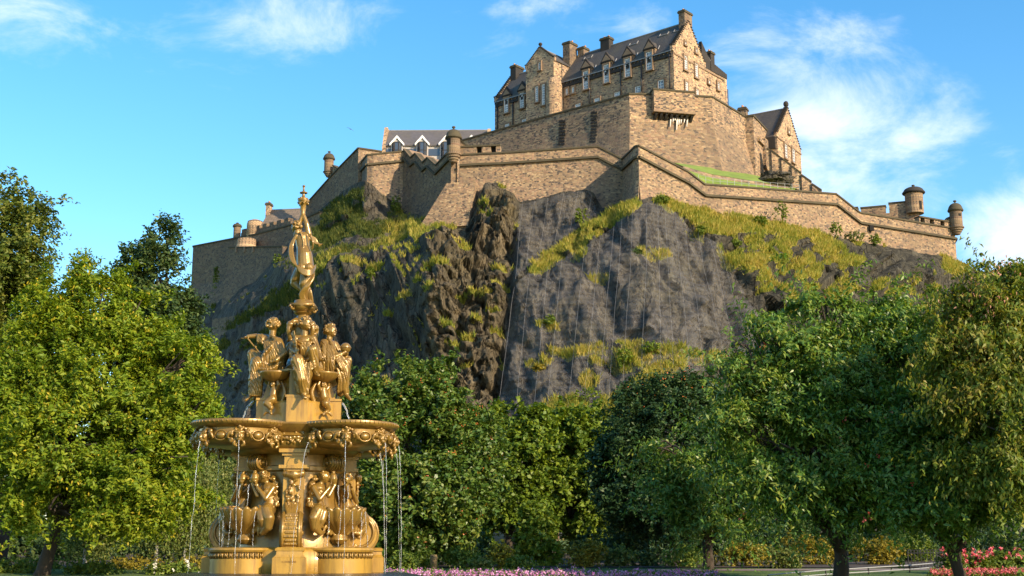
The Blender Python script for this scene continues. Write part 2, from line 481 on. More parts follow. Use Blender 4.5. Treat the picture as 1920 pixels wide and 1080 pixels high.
def ground_mat():
    m, nt, N, L, b = newmat('lawn_grass')
    tc = N.new('ShaderNodeTexCoord')
    a = noise(N, L, tc.outputs['Object'], 0.6, 5); f = noise(N, L, tc.outputs['Object'], 22.0, 5)
    c = ramp(N, L, a, [(0.3, (0.055, 0.10, 0.012)), (0.7, (0.11, 0.16, 0.02))])
    c = mixc(N, L, 0.5, c, mixc(N, L, f, (0.3, 0.3, 0.3), (1.6, 1.6, 1.6)), 'MULTIPLY')
    L.new(c, b.inputs['Base Color']); b.inputs['Roughness'].default_value = 0.9
    bump(N, L, f, b, 0.8, 0.05)
    return m
M['lawn'] = ground_mat()
ys = np.concatenate([np.linspace(-300, 10, 12), np.linspace(14, 170, 79), np.array([250, 500, 1000, 2500, 6000])])
xs = np.concatenate([np.array([-5000, -1500, -500]), np.linspace(-200, 200, 81), np.array([500, 1500, 5000])])
gx, gy = np.meshgrid(xs, ys)
gv = np.stack([gx, gy, ground_h(gx, gy)], -1).reshape(-1, 3)
nx_ = len(xs); ii, jj = np.meshgrid(np.arange(len(ys) - 1), np.arange(nx_ - 1), indexing='ij')
gf = np.stack([ii * nx_ + jj, ii * nx_ + jj + 1, (ii + 1) * nx_ + jj + 1, (ii + 1) * nx_ + jj], -1).reshape(-1, 4)
tag(link_mesh('ground', gv, gf, M['lawn'], smooth=True), 'mown park lawn rising gently toward the crag', None, None, 'structure')

# ================================================================== the crag
# control points: picture column, row -> distance
CT = """300 760 222;150 960 200;-150 1035 185;352 600 230;420 560 217.5;480 528 206;530 470 203.5;590 405 203;640 365 198;686 342 190;700 352 191;757 402 191;800 412 184;820 412 178.5;885 430 173;
900 352 175;930 346 175;975 380 173;1030 370 172.5;1095 356 171.5;1130 390 172.5;1165 384 168;1195 375 164;1240 370 165.5;1300 390 167.6;1400 410 171;1500 430 176.5;1600 455 181.5;1700 470 186;
1808 496 191.5;1850 512 194;1920 585 200;2080 760 200;2400 980 190;
600 470 182;680 400 187;750 430 184;600 497 173.5;700 470 167.5;800 440 166;870 462 165;940 470 164;640 455 181;720 440 178;
620 660 170;700 700 161;850 750 147;600 590 172;720 560 163;850 560 154.5;930 600 153;900 660 149.5;
975 470 160;1040 440 166;1090 420 167;1120 410 166.5;960 560 153;935 760 144;
1100 455 157;1180 400 160;1000 510 154;1100 600 146;1200 500 153;1250 600 146;1330 500 158;1400 600 153;1100 760 138;1250 720 141;1350 690 146;1420 680 150;
1500 500 169;1500 600 160;1600 520 171;1700 560 174;1700 650 164;1800 560 181;1900 640 182;
400 640 206;450 600 197;500 560 188;550 520 180;500 700 176;400 760 192;560 640 177;200 850 215;
300 960 150;500 960 132;700 960 126;900 960 120;1100 960 114;1300 960 118;1500 960 128;1700 960 140;1900 960 150;2150 980 160;100 980 165;
100 1070 120;500 1070 108;900 1070 104;1300 1070 104;1700 1070 112;2150 1070 125"""
ctl = np.array([[float(q) for q in s.split()] for s in CT.replace('\n', '').split(';')])
def rbf_fit(pts, val, lam=1.0):
    x = pts / 100.0
    d = np.linalg.norm(x[:, None] - x[None], axis=-1)
    n = len(x); A = np.zeros((n + 3, n + 3)); A[:n, :n] = d + 0 * np.eye(n)
    A[:n, n] = 1; A[:n, n + 1:] = x; A[n, :n] = 1; A[n + 1:, :n] = x.T
    w = np.linalg.solve(A, np.concatenate([val, np.zeros(3)]))
    def ev(px, py):
        sh = np.shape(px); q = np.stack([np.ravel(px), np.ravel(py)], -1) / 100.0
        out = np.zeros(len(q))
        for s in range(0, len(q), 20000):
            qq = q[s:s + 20000]; dd = np.linalg.norm(qq[:, None] - x[None], axis=-1)
            out[s:s + 20000] = dd @ w[:n] + w[n] + qq @ w[n + 1:]
        return out.reshape(sh)
    return ev
crag_d = rbf_fit(ctl[:, :2], ctl[:, 2])
TOPX = [-150, 150, 300, 352, 420, 480, 530, 560, 590, 640, 686, 700, 757, 800, 820, 872, 890, 908, 930, 975, 1030, 1095, 1115, 1130, 1165, 1195, 1240, 1300, 1400, 1500, 1600, 1700, 1808, 1850, 1920, 2080, 2400]
TOPY = [1035, 960, 760, 600, 560, 528, 470, 436, 402, 362, 338, 350, 398, 408, 410, 434, 395, 347, 342, 378, 368, 352, 362, 388, 384, 372, 368, 388, 408, 428, 452, 468, 494, 512, 585, 760, 980]
def top_y(px): return np.interp(px, TOPX, TOPY)

NXC, NYC = 1200, 430
CX0, CX1 = -150.0, 2400.0
cpx = np.linspace(CX0, CX1, NXC)
tt = np.linspace(0, 1, NYC)
PX = np.repeat(cpx[None], NYC, 0)
T0 = top_y(cpx) + 2.0 * (fbm(cpx / 14, cpx * 0, oct=3, seed=5) - 0.5) * 3
PY = T0[None] + (1066 - T0[None]) * tt[:, None]
D = crag_d(PX, PY)
W0 = P_np(PX, PY, D)
# base normals
def grid_normals(Wg):
    du = np.gradient(Wg, axis=1); dv = np.gradient(Wg, axis=0)
    n = np.cross(du, dv); n /= np.linalg.norm(n, axis=-1, keepdims=True) + 1e-9
    n[n[..., 1] > 0] *= -1
    return n
N0 = grid_normals(W0)
def smooth_grid(A, n):
    for _ in range(n):
        B = np.pad(A, 2, mode='edge')
        A = (B[2:-2, 2:-2] * 2 + B[:-4, 2:-2] + B[4:, 2:-2] + B[2:-2, :-4] + B[2:-2, 4:] + B[1:-3, 2:-2] + B[3:-1, 2:-2] + B[2:-2, 1:-3] + B[2:-2, 3:-1]) / 10
    return A
def big_smooth(A, step, n):
    c = smooth_grid(A[::step, ::step], n)
    yi = np.linspace(0, c.shape[0] - 1, A.shape[0]); xi = np.linspace(0, c.shape[1] - 1, A.shape[1])
    t = np.stack([np.interp(xi, np.arange(c.shape[1]), r) for r in c])
    return np.stack([np.interp(yi, np.arange(t.shape[0]), t[:, k]) for k in range(t.shape[1])], 1)
N0 = np.stack([big_smooth(N0[..., k], 8, 5) for k in range(3)], -1)
N0 = N0 * 0.45 + np.array([0.10, -1.0, 0.10])
N0 /= np.linalg.norm(N0, axis=-1, keepdims=True)
X_, Y_, Z_ = W0[..., 0], W0[..., 1], W0[..., 2]
def blob(cx, cy, rx, ry, rot=0.0, soft=0.35):
    a = R(rot); dx = PX - cx; dy = PY - cy
    u = (dx * math.cos(a) + dy * math.sin(a)) / rx; v = (-dx * math.sin(a) + dy * math.cos(a)) / ry
    r = np.sqrt(u * u + v * v)
    return np.clip((1 + soft - r) / (2 * soft), 0, 1)
def smooth(x, a, b): t = np.clip((x - a) / (b - a), 0, 1); return t * t * (3 - 2 * t)

# --- zones (picture space only names where on the real hill they lie)
left_line = np.interp(PY, [380, 560, 780, 1066], [972, 958, 930, 905])      # left margin of the netted face
right_line = np.interp(PY, [372, 450, 560, 640, 780, 1066], [1236, 1330, 1412, 1446, 1400, 1380])
netted = smooth(PX, left_line - 4, left_line + 6) * (1 - smooth(PX, right_line - 6, right_line + 14)) * (1 - smooth(PY, 770, 800))
crack = smooth(PX, 780, 830) * (1 - smooth(PX, left_line - 12, left_line)) * smooth(PY, 345, 370)
cliffL = smooth(PX, 585, 620) * (1 - smooth(PX, 790, 860)) * smooth(PY, np.interp(PX, [560, 640, 800, 870], [505, 480, 445, 440]), np.interp(PX, [560, 640, 800, 870], [505, 480, 445, 440]) + 14)
slopeR = smooth(PX, right_line - 6, right_line + 20)
farL = 1 - smooth(PX, 570, 620)

amp = 0.75 + 0.5 * crack - 0.12 * cliffL - 0.6 * netted + 0.1 * slopeR - 0.1 * farL
talus = smooth(PY, 820, 900)
amp = amp * (1 - 0.6 * talus)
# slanting strata: shear the rock coordinates
U = X_ + 0.18 * Z_; V = Z_ - 0.1 * X_
US = (X_ * 0.80 + Z_ * 0.60); VS = (-X_ * 0.60 + Z_ * 0.80)      # right slope beds dip to the lower right
f1 = chisel(U / 6.5, V / 9.0, 3, 0.9)
f2 = chisel(U / 2.6 + 0.3 * f1, V / 4.2, 23, 0.9)
f3 = chisel(U / 1.05, V / 1.6, 43, 0.9)
f4 = chisel(U / 0.45, V / 0.7, 63, 0.8)
g1 = chisel(VS / 2.2, US / 9.0, 83, 0.9)
g2 = chisel(VS / 0.9, US / 3.4, 93, 0.9)
rough_ = 2.3 * f1 + 1.5 * f2 + 0.85 * f3 + 0.40 * f4
fc1 = chisel(U / 4.2, V / 5.0, 203, 0.9)
fc2 = chisel(U / 1.7 + 0.25 * fc1, V / 2.0, 213, 1.0)
fc3 = chisel(U / 0.75, V / 0.85, 223, 0.9)
nw = fbm(X_ / 5, Z_ / 5, oct=3, seed=251)
ch1 = chisel((U + 2 * nw) / 5.5, (V + 3 * nw) / 12, 261, 0.7)
ch2 = chisel((U + 2 * nw) / 2.2, (V + 2 * nw) / 5, 271, 0.7)
col1 = chisel(U / 3.0 + 0.04 * V + nw, V / 20, 233, 1.1)
col2 = chisel(U / 1.2 + 0.08 * V + nw, V / 7, 243, 1.0)
beds = 2.8 * g1 + 1.3 * g2 + 0.5 * f3
shelf = 1 - smooth(PY, 470, 510)
fb1, _ = facets(U / 2.4, V / 2.8, 321, 1.0)
fb2, _ = facets(U / 0.95, V / 1.0, 331, 1.0)
disp = amp * ((1 - slopeR) * (rough_ * (1 - 0.6 * crack) * (1 - 0.75 * cliffL) + crack * (1.5 * fc1 + 1.2 * fc2 + 0.5 * fc3 + 1.1 * fb1 + 0.6 * fb2) + cliffL * (3.0 * col1 + 1.2 * col2 + 0.5 * f3)) + slopeR * beds)
fa1, _ = facets((U + 2 * nw) / 3.2, (V + 2 * nw) / 5.5, 281, 0.9)
fa2, _ = facets((U + nw) / 1.25, (V + nw) / 2.2, 291, 0.9)
fa3, _ = facets(U / 0.55, V / 0.9, 301, 0.9)
disp += netted * (1.6 * ch1 + 0.9 * ch2 + 1.0 * fa1 + 0.75 * fa2 + 0.28 * fa3)
# broad folds and gullies
disp += 3.0 * (fbm(X_ / 22, Y_ / 22, Z_ / 22, 3, 101) - 0.5) * (1 - 0.5 * netted)
disp += netted * (2.6 * (fbm(U / 5.5, V / 12, oct=3, seed=131) - 0.5) + 0.5 * (fbm(U / 0.9, V / 6, oct=3, seed=133) - 0.5))
disp += cliffL * 1.5 * (fbm((U + 0.25 * V) / 1.5, V / 16, oct=4, seed=151) - 0.5) * 2
disp += 0.35 * (fbm(X_ / 1.3, Y_ / 1.3, Z_ / 1.3, 4, 171) - 0.5)
# ledge lips on the shattered buttress
led = np.sin(V * 1.15 + 3 * fbm(U / 9, V / 9, oct=2, seed=191))
disp += crack * 0.9 * smooth(led, 0.3, 0.95)
edge_fade = smooth(tt[:, None] * (1066 - T0[None]), 2, 40)
disp = disp * (0.22 + 0.78 * edge_fade)
# gully between shattered buttress and the net
gul = np.exp(-((PX - (left_line - 8)) / 10) ** 2) * smooth(PY, 390, 420) * (1 - smooth(PY, 820, 860))
disp -= 2.2 * gul
W1 = W0 + N0 * disp[..., None]
N1 = grid_normals(W1)

# --- vegetation mask
veg = np.zeros_like(PX)
def addv(*a, w=1.0):
    global veg
    veg = np.maximum(veg, w * blob(*a))
# ramp of long grass up to the bastion foot
addv(1085, 446, 118, 13, -33); addv(1150, 405, 50, 13, -25); addv(1030, 482, 50, 14, -30)
addv(1085, 470, 14, 12); addv(1125, 515, 18, 7); addv(1232, 480, 26, 9); addv(1268, 388, 40, 10, 15); addv(1205, 475, 12, 8)
addv(1028, 612, 20, 7); addv(1078, 660, 28, 9, -8); addv(1010, 680, 24, 9, -10); addv(1125, 650, 16, 8); addv(1120, 675, 14, 7); addv(1040, 655, 14, 6, w=.8)
addv(1180, 665, 40, 30, w=.75); addv(1105, 712, 16, 14); addv(1260, 668, 60, 10, 8); addv(1330, 680, 30, 10, w=.9)
addv(1140, 770, 70, 26, -18); addv(1220, 715, 60, 18, -25); addv(1080, 780, 60, 26)
# right-hand slope: long dry grass between beds of dark rock
addv(1375, 440, 85, 30, 25); addv(1480, 490, 130, 60, 35); addv(1560, 480, 100, 50, 25); addv(1660, 500, 70, 40, 30); addv(1330, 412, 55, 22, 20)
addv(1585, 545, 90, 40, 40); addv(1720, 480, 60, 20, 15); addv(1640, 455, 60, 18, 10); addv(1420, 520, 45, 22, 50); addv(1850, 520, 50, 24); addv(1770, 500, 50, 14, 15)
addv(1500, 440, 90, 20, 12); addv(1420, 420, 60, 16, 15); addv(1370, 480, 40, 18, 50); addv(1640, 570, 80, 40, 40, w=.8); addv(1500, 580, 60, 30, 40, w=.8); addv(1740, 540, 40, 24, 30, w=.6)
for (a, b_, c_, d_, r_) in [(1400, 470, 40, 7, 50), (1590, 462, 40, 8, 40), (1470, 545, 60, 10, 48), (1540, 505, 30, 8, 45), (1640, 500, 70, 12, 42), (1700, 520, 70, 16, 40), (1760, 520, 70, 14, 35), (1560, 600, 60, 14, 45), (1450, 480, 26, 6, 45), (1610, 540, 46, 9, 45), (1510, 470, 20, 5, 40), (1680, 470, 26, 6, 30)]:
    veg *= 1 - 0.95 * blob(a, b_, c_, d_, r_)
# left bowl and ledges
addv(645, 395, 52, 22, -35); addv(640, 430, 60, 26, -25); addv(700, 430, 60, 16, -10); addv(740, 380, 20, 26, w=.8); addv(700, 452, 110, 9, -9); addv(620, 480, 50, 10, -22); addv(760, 435, 30, 10)
addv(550, 545, 60, 12, -32); addv(540, 560, 30, 16); addv(470, 600, 60, 7, -20); addv(520, 630, 50, 12, -35); addv(405, 655, 40, 8, -20); addv(480, 640, 40, 8, -25, w=.8)
# shattered buttress: tufts on ledges
for (a, b_, c_, d_) in [(830,432,24,6),(790,448,16,5),(700,497,16,5),(655,492,30,6),(910,425,14,6),(905,400,10,6),(870,470,18,5),(940,540,16,5),(820,512,20,5),(880,560,22,5),(935,505,14,5),(845,620,16,5),(880,640,14,5),(925,590,14,4),(760,566,14,4),(870,690,16,5),(910,560,14,5),(850,655,14,4),(600,505,14,5),(730,590,10,4),(895,610,12,4),(815,565,10,8),(950,350,20,4),(930,620,10,6),(790,540,10,4)]:
    addv(a, b_, c_, d_, -8, w=0.95)
addv(900, 930, 700, 60, w=0.7); addv(300, 900, 200, 120, w=.6); addv(1750, 850, 250, 130, w=.6)
addv(400, 560, 8, 22, w=.6)
veg *= 1 - 0.9 * blob(712, 392, 30, 34); veg *= 1 - 0.8 * blob(660, 455, 60, 6, -15)
vn = fbm(X_ / 2.2, Y_ / 2.2, Z_ / 2.2, 4, 211)
veg = np.clip(veg * 1.45 - 0.8 * (1 - smooth(vn, 0.26, 0.50)), 0, 1)
# flat ledge tops gather grass everywhere
Nz = N1[..., 2]
ledge = smooth(Nz, 0.62, 0.85) * smooth(vn, 0.45, 0.62)
veg = np.maximum(veg, 0.7 * ledge * (1 - 0.7 * netted) * (1 - 0.55 * crack))
veg = veg * (0.35 + 0.65 * smooth(Nz, -0.2, 0.2))
vn2 = fbm((VS) / 2.4 + 3, (US) / 7.0, oct=4, seed=311)
veg = veg * (1 - slopeR * smooth(PY, 425, 460) * (1 - smooth(vn2, 0.47, 0.58)))
# crest skirt: rows running back under the wall feet
skirt = W1[0] + np.array([0, 9.0, 0.4])
Wall = np.concatenate([skirt[None], W1], 0)
vegall = np.concatenate([veg[:1], veg], 0)
nr = NYC + 1
ii, jj = np.meshgrid(np.arange(nr - 1), np.arange(NXC - 1), indexing='ij')
cf = np.stack([ii * NXC + jj, (ii + 1) * NXC + jj, (ii + 1) * NXC + jj + 1, ii * NXC + jj + 1], -1).reshape(-1, 4)

def rock_mat():
    m, nt, N, L, b = newmat('crag_rock')
    tc = N.new('ShaderNodeTexCoord'); ob = tc.outputs['Object']
    vg = N.new('ShaderNodeAttribute'); vg.attribute_name = 'veg'
    zn = N.new('ShaderNodeAttribute'); zn.attribute_name = 'zone'
    warm = N.new('ShaderNodeSeparateColor'); L.new(zn.outputs['Color'], warm.inputs[0])
    big = noise(N, L, ob, 0.10, 5, 0.6); mid = noise(N, L, mapping(N, L, ob, (1, 1, 0.35)), 0.55, 6, 0.65); fine = noise(N, L, ob, 3.2, 6, 0.7)
    base = ramp(N, L, mid, [(0.30, (0.028, 0.0255, 0.021)), (0.5, (0.076, 0.068, 0.055)), (0.70, (0.155, 0.138, 0.110))])
    brown = ramp(N, L, mid, [(0.30, (0.034, 0.029, 0.022)), (0.5, (0.095, 0.078, 0.050)), (0.72, (0.21, 0.165, 0.10))])
    c = mixc(N, L, warm.outputs[0], base, brown)
    wv = N.new('ShaderNodeTexNoise'); wv.inputs['Scale'].default_value = 0.5; wv.inputs['Detail'].default_value = 4; L.new(ob, wv.inputs['Vector'])
    crk = None
    for sc_, st_, th_ in ((0.42, 0.16, 0.020), (1.05, 0.30, 0.026)):
        av = N.new('ShaderNodeVectorMath'); av.operation = 'MULTIPLY_ADD'; av.inputs[1].default_value = (1.1, 1.1, 2.5); L.new(wv.outputs['Color'], av.inputs[0]); L.new(ob, av.inputs[2])
        vo = N.new('ShaderNodeTexVoronoi'); vo.feature = 'DISTANCE_TO_EDGE'; vo.inputs['Scale'].default_value = sc_; L.new(mapping(N, L, av.outputs[0], (1, 0.7, st_), (0, R(10), 0)), vo.inputs['Vector'])
        mr_ = N.new('ShaderNodeMapRange'); mr_.inputs[1].default_value = 0.004; mr_.inputs[2].default_value = th_; L.new(vo.outputs['Distance'], mr_.inputs[0])
        if crk is None: crk = mr_.outputs[0]
        else:
            mn = N.new('ShaderNodeMath'); mn.operation = 'MULTIPLY'; L.new(crk, mn.inputs[0]); L.new(mr_.outputs[0], mn.inputs[1]); crk = mn.outputs[0]
    lich = N.new('ShaderNodeMapRange'); lich.inputs[1].default_value = 0.5; lich.inputs[2].default_value = 0.72; lich.inputs[4].default_value = 0.7; L.new(big, lich.inputs[0])
    c = mixc(N, L, lich.outputs[0], c, (0.105, 0.092, 0.045))
    c = mixc(N, L, 0.75, c, mixc(N, L, fine, (0.25, 0.25, 0.25), (1.75, 1.72, 1.62)), 'MULTIPLY')
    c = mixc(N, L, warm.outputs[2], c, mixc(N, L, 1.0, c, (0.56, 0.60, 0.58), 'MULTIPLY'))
    c = mixc(N, L, crk, mixc(N, L, 1.0, c, (0.30, 0.29, 0.28), 'MULTIPLY'), c)  # cracks darkened in colour for both their shade and their dirt
    # ground cover
    gcol = ramp(N, L, noise(N, L, ob, 0.28, 5, 0.6), [(0.3, (0.06, 0.11, 0.014)), (0.5, (0.16, 0.18, 0.026)), (0.70, (0.34, 0.27, 0.07))])
    gcol = mixc(N, L, 0.6, gcol, mixc(N, L, noise(N, L, ob, 4.5, 4, 0.7), (0.3, 0.35, 0.3), (1.6, 1.5, 1.4)), 'MULTIPLY')
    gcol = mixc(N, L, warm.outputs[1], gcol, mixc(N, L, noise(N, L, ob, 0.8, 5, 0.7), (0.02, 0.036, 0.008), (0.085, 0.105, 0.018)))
    nf = noise(N, L, ob, 1.1, 5, 0.65)
    sm = N.new('ShaderNodeMath'); sm.operation = 'MULTIPLY_ADD'; sm.inputs[1].default_value = 0.9; L.new(nf, sm.inputs[0]); L.new(vg.outputs['Fac'], sm.inputs[2])
    mf = N.new('ShaderNodeMapRange'); mf.inputs[1].default_value = 0.82; mf.inputs[2].default_value = 1.0; L.new(sm.outputs[0], mf.inputs[0])
    c = mixc(N, L, mf.outputs[0], c, gcol)
    L.new(c, b.inputs['Base Color']); b.inputs['Roughness'].default_value = 0.88
    b.inputs['Specular IOR Level'].default_value = 0.25
    hb = N.new('ShaderNodeMath'); hb.operation = 'MULTIPLY_ADD'; hb.inputs[1].default_value = 0.5; L.new(fine, hb.inputs[0]); L.new(mid, hb.inputs[2])
    hc = N.new('ShaderNodeMath'); hc.operation = 'MULTIPLY_ADD'; hc.inputs[1].default_value = 0.35; L.new(crk, hc.inputs[0]); L.new(hb.outputs[0], hc.inputs[2])
    bump(N, L, hc.outputs[0], b, 1.0, 0.6)
    return m
M['rock'] = rock_mat()
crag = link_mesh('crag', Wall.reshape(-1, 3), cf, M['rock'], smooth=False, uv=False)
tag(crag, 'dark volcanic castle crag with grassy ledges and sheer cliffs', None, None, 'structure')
at = crag.data.attributes.new('veg', 'FLOAT', 'POINT'); at.data.foreach_set('value', vegall.ravel().astype(np.float32))
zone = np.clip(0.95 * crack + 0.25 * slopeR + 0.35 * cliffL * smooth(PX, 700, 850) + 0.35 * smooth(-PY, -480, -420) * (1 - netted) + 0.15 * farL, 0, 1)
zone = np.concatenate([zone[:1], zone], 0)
lush_shade = np.maximum(blob(650, 410, 95, 70, -20), farL)  # greener growth, with the shade of the hollow put into its colour
lush_shade = np.concatenate([lush_shade[:1], lush_shade], 0)
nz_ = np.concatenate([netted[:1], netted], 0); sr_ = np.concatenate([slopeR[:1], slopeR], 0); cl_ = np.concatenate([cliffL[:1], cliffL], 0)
zc = np.stack([zone, lush_shade, np.clip(0.45 * nz_ + 0.8 * sr_ + 0.35 * cl_, 0, 1), zone * 0 + 1], -1).reshape(-1, 4).astype(np.float32)
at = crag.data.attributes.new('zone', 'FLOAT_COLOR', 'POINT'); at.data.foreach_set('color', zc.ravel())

# --- lookup: point of the finished crag for a picture position
def crag_pt(px, py):
    j = int(round((px - CX0) / (CX1 - CX0) * (NXC - 1))); j = max(0, min(NXC - 1, j))
    i = int(round((py - T0[j]) / (1066 - T0[j]) * (NYC - 1))); i = max(0, min(NYC - 1, i))
    return Vector(W1[i, j]), Vector(N1[i, j])

# --- blades of grass standing on the ledges and slopes
def leafmat(name, stops, trans=0.35, rough=0.6, nscale=0.5, nmix=0.5, lobe=None, spec=0.3):
    """leaf colour varies leaf by leaf and slowly through the plant"""
    m, nt, N, L, b = newmat(name)
    geo = N.new('ShaderNodeNewGeometry'); tc = N.new('ShaderNodeTexCoord')
    nn = noise(N, L, tc.outputs['Object'], nscale, 3, 0.6)
    mx = N.new('ShaderNodeMath'); mx.operation = 'MULTIPLY_ADD'; mx.inputs[1].default_value = 1 - nmix
    sc = N.new('ShaderNodeMath'); sc.operation = 'MULTIPLY'; sc.inputs[1].default_value = nmix
    L.new(nn, sc.inputs[0]); L.new(geo.outputs['Random Per Island'], mx.inputs[0]); L.new(sc.outputs[0], mx.inputs[2])
    c = ramp(N, L, mx.outputs[0], stops)
    out = N.get('Material Output')
    L.new(c, b.inputs['Base Color']); b.inputs['Roughness'].default_value = rough; b.inputs['Specular IOR Level'].default_value = spec
    tr = N.new('ShaderNodeBsdfTranslucent'); tcol = mixc(N, L, 1.0, c, (1.25, 1.2, 0.5), 'MULTIPLY'); L.new(tcol, tr.inputs[0])
    ms = N.new('ShaderNodeMixShader'); ms.inputs[0].default_value = trans
    L.new(b.outputs[0], ms.inputs[1]); L.new(tr.outputs[0], ms.inputs[2]); L.new(ms.outputs[0], out.inputs[0])
    return m
M['tuft'] = leafmat('hill_grass_blades', [(0.15, (0.10, 0.155, 0.02)), (0.38, (0.22, 0.255, 0.035)), (0.60, (0.42, 0.35, 0.07)), (0.82, (0.58, 0.43, 0.15))], 0.4, 0.7, 0.22, 0.65)
M['tuft_shade'] = leafmat('shaded_lush_grass_blades', [(0.15, (0.035, 0.06, 0.012)), (0.5, (0.085, 0.11, 0.02)), (0.85, (0.2, 0.18, 0.04))], 0.4, 0.7, 0.22, 0.6)  # greener blades, colour darkened to stand for the hollow's shade
def blades(mask, NT, mat, label, h0, h1, seed):
    rg_ = np.random.default_rng(seed)
    ci, cj = np.nonzero(mask > 0.33)
    wts = mask[ci, cj]; wts = wts / wts.sum()
    pick = rg_.choice(len(ci), NT, p=wts)
    base = W1[ci[pick], cj[pick]] + rg_.normal(0, 0.09, (NT, 3)) * np.array([1, 0.3, 0.5])
    hgt = (h0 + h1 * rg_.random(NT) ** 1.6)[:, None] * (0.5 + 1.0 * fbm(base[:, 0] / 2.2, base[:, 2] / 2.2, oct=2, seed=5))[:, None]
    ang = rg_.random(NT) * 2 * PI
    wd = np.stack([np.cos(ang), np.sin(ang), 0 * ang], -1) * (0.05 + 0.06 * rg_.random(NT))[:, None]
    lean = np.stack([rg_.normal(0, .4, NT), rg_.normal(-0.3, .35, NT), np.ones(NT)], -1)
    gvv = np.stack([base - wd, base + wd, base + lean * hgt], 1).reshape(-1, 3)
    tag(link_mesh('grass', gvv, np.arange(NT * 3).reshape(-1, 3), mat, uv=False), label, 'grass', None, 'stuff')
inview = (PY < 830) & (PX > 330) & (PX < 1920)
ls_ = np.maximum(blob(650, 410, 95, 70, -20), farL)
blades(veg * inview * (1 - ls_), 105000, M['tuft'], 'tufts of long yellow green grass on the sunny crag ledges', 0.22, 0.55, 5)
blades(veg * inview * ls_, 22000, M['tuft_shade'], 'rich green grass, darkened in colour for shade, in the hollow below the left bastion', 0.22, 0.5, 6)

# ================================================================== rock netting with its cables
def netmat():
    m, nt, N, L, b = newmat('wire_netting')
    out = N.get('Material Output'); tc = N.new('ShaderNodeTexCoord')
    b.inputs['Base Color'].default_value = (0.34, 0.32, 0.31, 1); b.inputs['Roughness'].default_value = 0.6; b.inputs['Metallic'].default_value = 0.2
    tr = N.new('ShaderNodeBsdfTransparent'); ms = N.new('ShaderNodeMixShader')
    n1 = noise(N, L, mapping(N, L, tc.outputs['Object'], (1, 1, 0.25)), 0.35, 4)
    w = N.new('ShaderNodeTexWave'); w.wave_type = 'BANDS'; w.bands_direction = 'Z'; w.inputs['Scale'].default_value = 0.42; w.inputs['Distortion'].default_value = 1.0; L.new(tc.outputs['Object'], w.inputs[0])
    mr = N.new('ShaderNodeMapRange'); mr.inputs[1].default_value = 0.3; mr.inputs[2].default_value = 0.75; mr.inputs[3].default_value = 0.02; mr.inputs[4].default_value = 0.15; L.new(n1, mr.inputs[0])
    mu = N.new('ShaderNodeMath'); mu.operation = 'MULTIPLY_ADD'; mu.inputs[1].default_value = 0.05; L.new(w.outputs['Fac'], mu.inputs[0]); L.new(mr.outputs[0], mu.inputs[2])
    L.new(mu.outputs[0], ms.inputs[0]); L.new(tr.outputs[0], ms.inputs[1]); L.new(b.outputs[0], ms.inputs[2]); L.new(ms.outputs[0], out.inputs[0])
    return m
M['net'] = netmat()
M['cable'] = plain('net_cable', (0.24, 0.23, 0.22), 0.5, 0.3, 0.1)
def max_filter(A, n):
    for _ in range(n):
        B = np.pad(A, 1, mode='edge')
        A = np.maximum.reduce([B[1:-1, 1:-1], B[:-2, 1:-1], B[2:, 1:-1], B[1:-1, :-2], B[1:-1, 2:]])
    return A
dn = max_filter(disp, 2); dn = smooth_grid(dn, 3) + 0.10
WN = W0 + N0 * dn[..., None]
nroot = thing('rock_netting', crag_pt(1150, 700)[0], 'grey wire netting with steel cables draped over the sheer rock face', 'netting')
dn2 = big_smooth(max_filter(disp, 8), 6, 2) + 0.12
WN2 = W0 + N0 * dn2[..., None]
def net_pt(px, py, WN=WN):
    fj = (px - CX0) / (CX1 - CX0) * (NXC - 1); j = int(fj)
    fi = (py - T0[j]) / (1066 - T0[j]) * (NYC - 1); fi = min(max(fi, 0), NYC - 2); i = int(fi)
    a, b_ = fi - i, fj - j
    return WN[i, j] * (1 - a) * (1 - b_) + WN[i + 1, j] * a * (1 - b_) + WN[i, j + 1] * (1 - a) * b_ + WN[i + 1, j + 1] * a * b_
# sheets: left strip under the wall and the main face below the grass ramp
LROW = np.linspace(0, 1, 90)
def net_sheet(top, bot, n):
    """top/bot: polylines in picture columns and rows with equal counts, joined by falling lines"""
    tx = np.interp(np.linspace(0, 1, n), np.linspace(0, 1, len(top)), [q[0] for q in top]); ty = np.interp(np.linspace(0, 1, n), np.linspace(0, 1, len(top)), [q[1] for q in top])
    bx = np.interp(np.linspace(0, 1, n), np.linspace(0, 1, len(bot)), [q[0] for q in bot]); by = np.interp(np.linspace(0, 1, n), np.linspace(0, 1, len(bot)), [q[1] for q in bot])
    vs = []
    for k in range(n):
        for t in LROW:
            vs.append(net_pt(tx[k] + (bx[k] - tx[k]) * t, ty[k] + (by[k] - ty[k]) * t))
    m = len(LROW); i2, j2 = np.meshgrid(np.arange(n - 1), np.arange(m - 1), indexing='ij')
    f = np.stack([i2 * m + j2, (i2 + 1) * m + j2, (i2 + 1) * m + j2 + 1, i2 * m + j2 + 1], -1).reshape(-1, 4)
    return np.array(vs), f
SHEETS = [([(974, 384), (1000, 378), (1035, 372), (1075, 360), (1106, 358), (1116, 378)], [(962, 540), (985, 500), (1018, 478), (1058, 446), (1092, 420), (1120, 396)], 6),
          ([(962, 545), (1000, 508), (1055, 482), (1110, 452), (1150, 424), (1180, 394), (1215, 380), (1240, 378), (1268, 400), (1300, 425), (1330, 450), (1352, 470)],
           [(930, 770), (975, 780), (1025, 788), (1075, 782), (1120, 762), (1160, 738), (1205, 722), (1250, 712), (1290, 706), (1335, 700), (1390, 680), (1446, 640)], 17)]
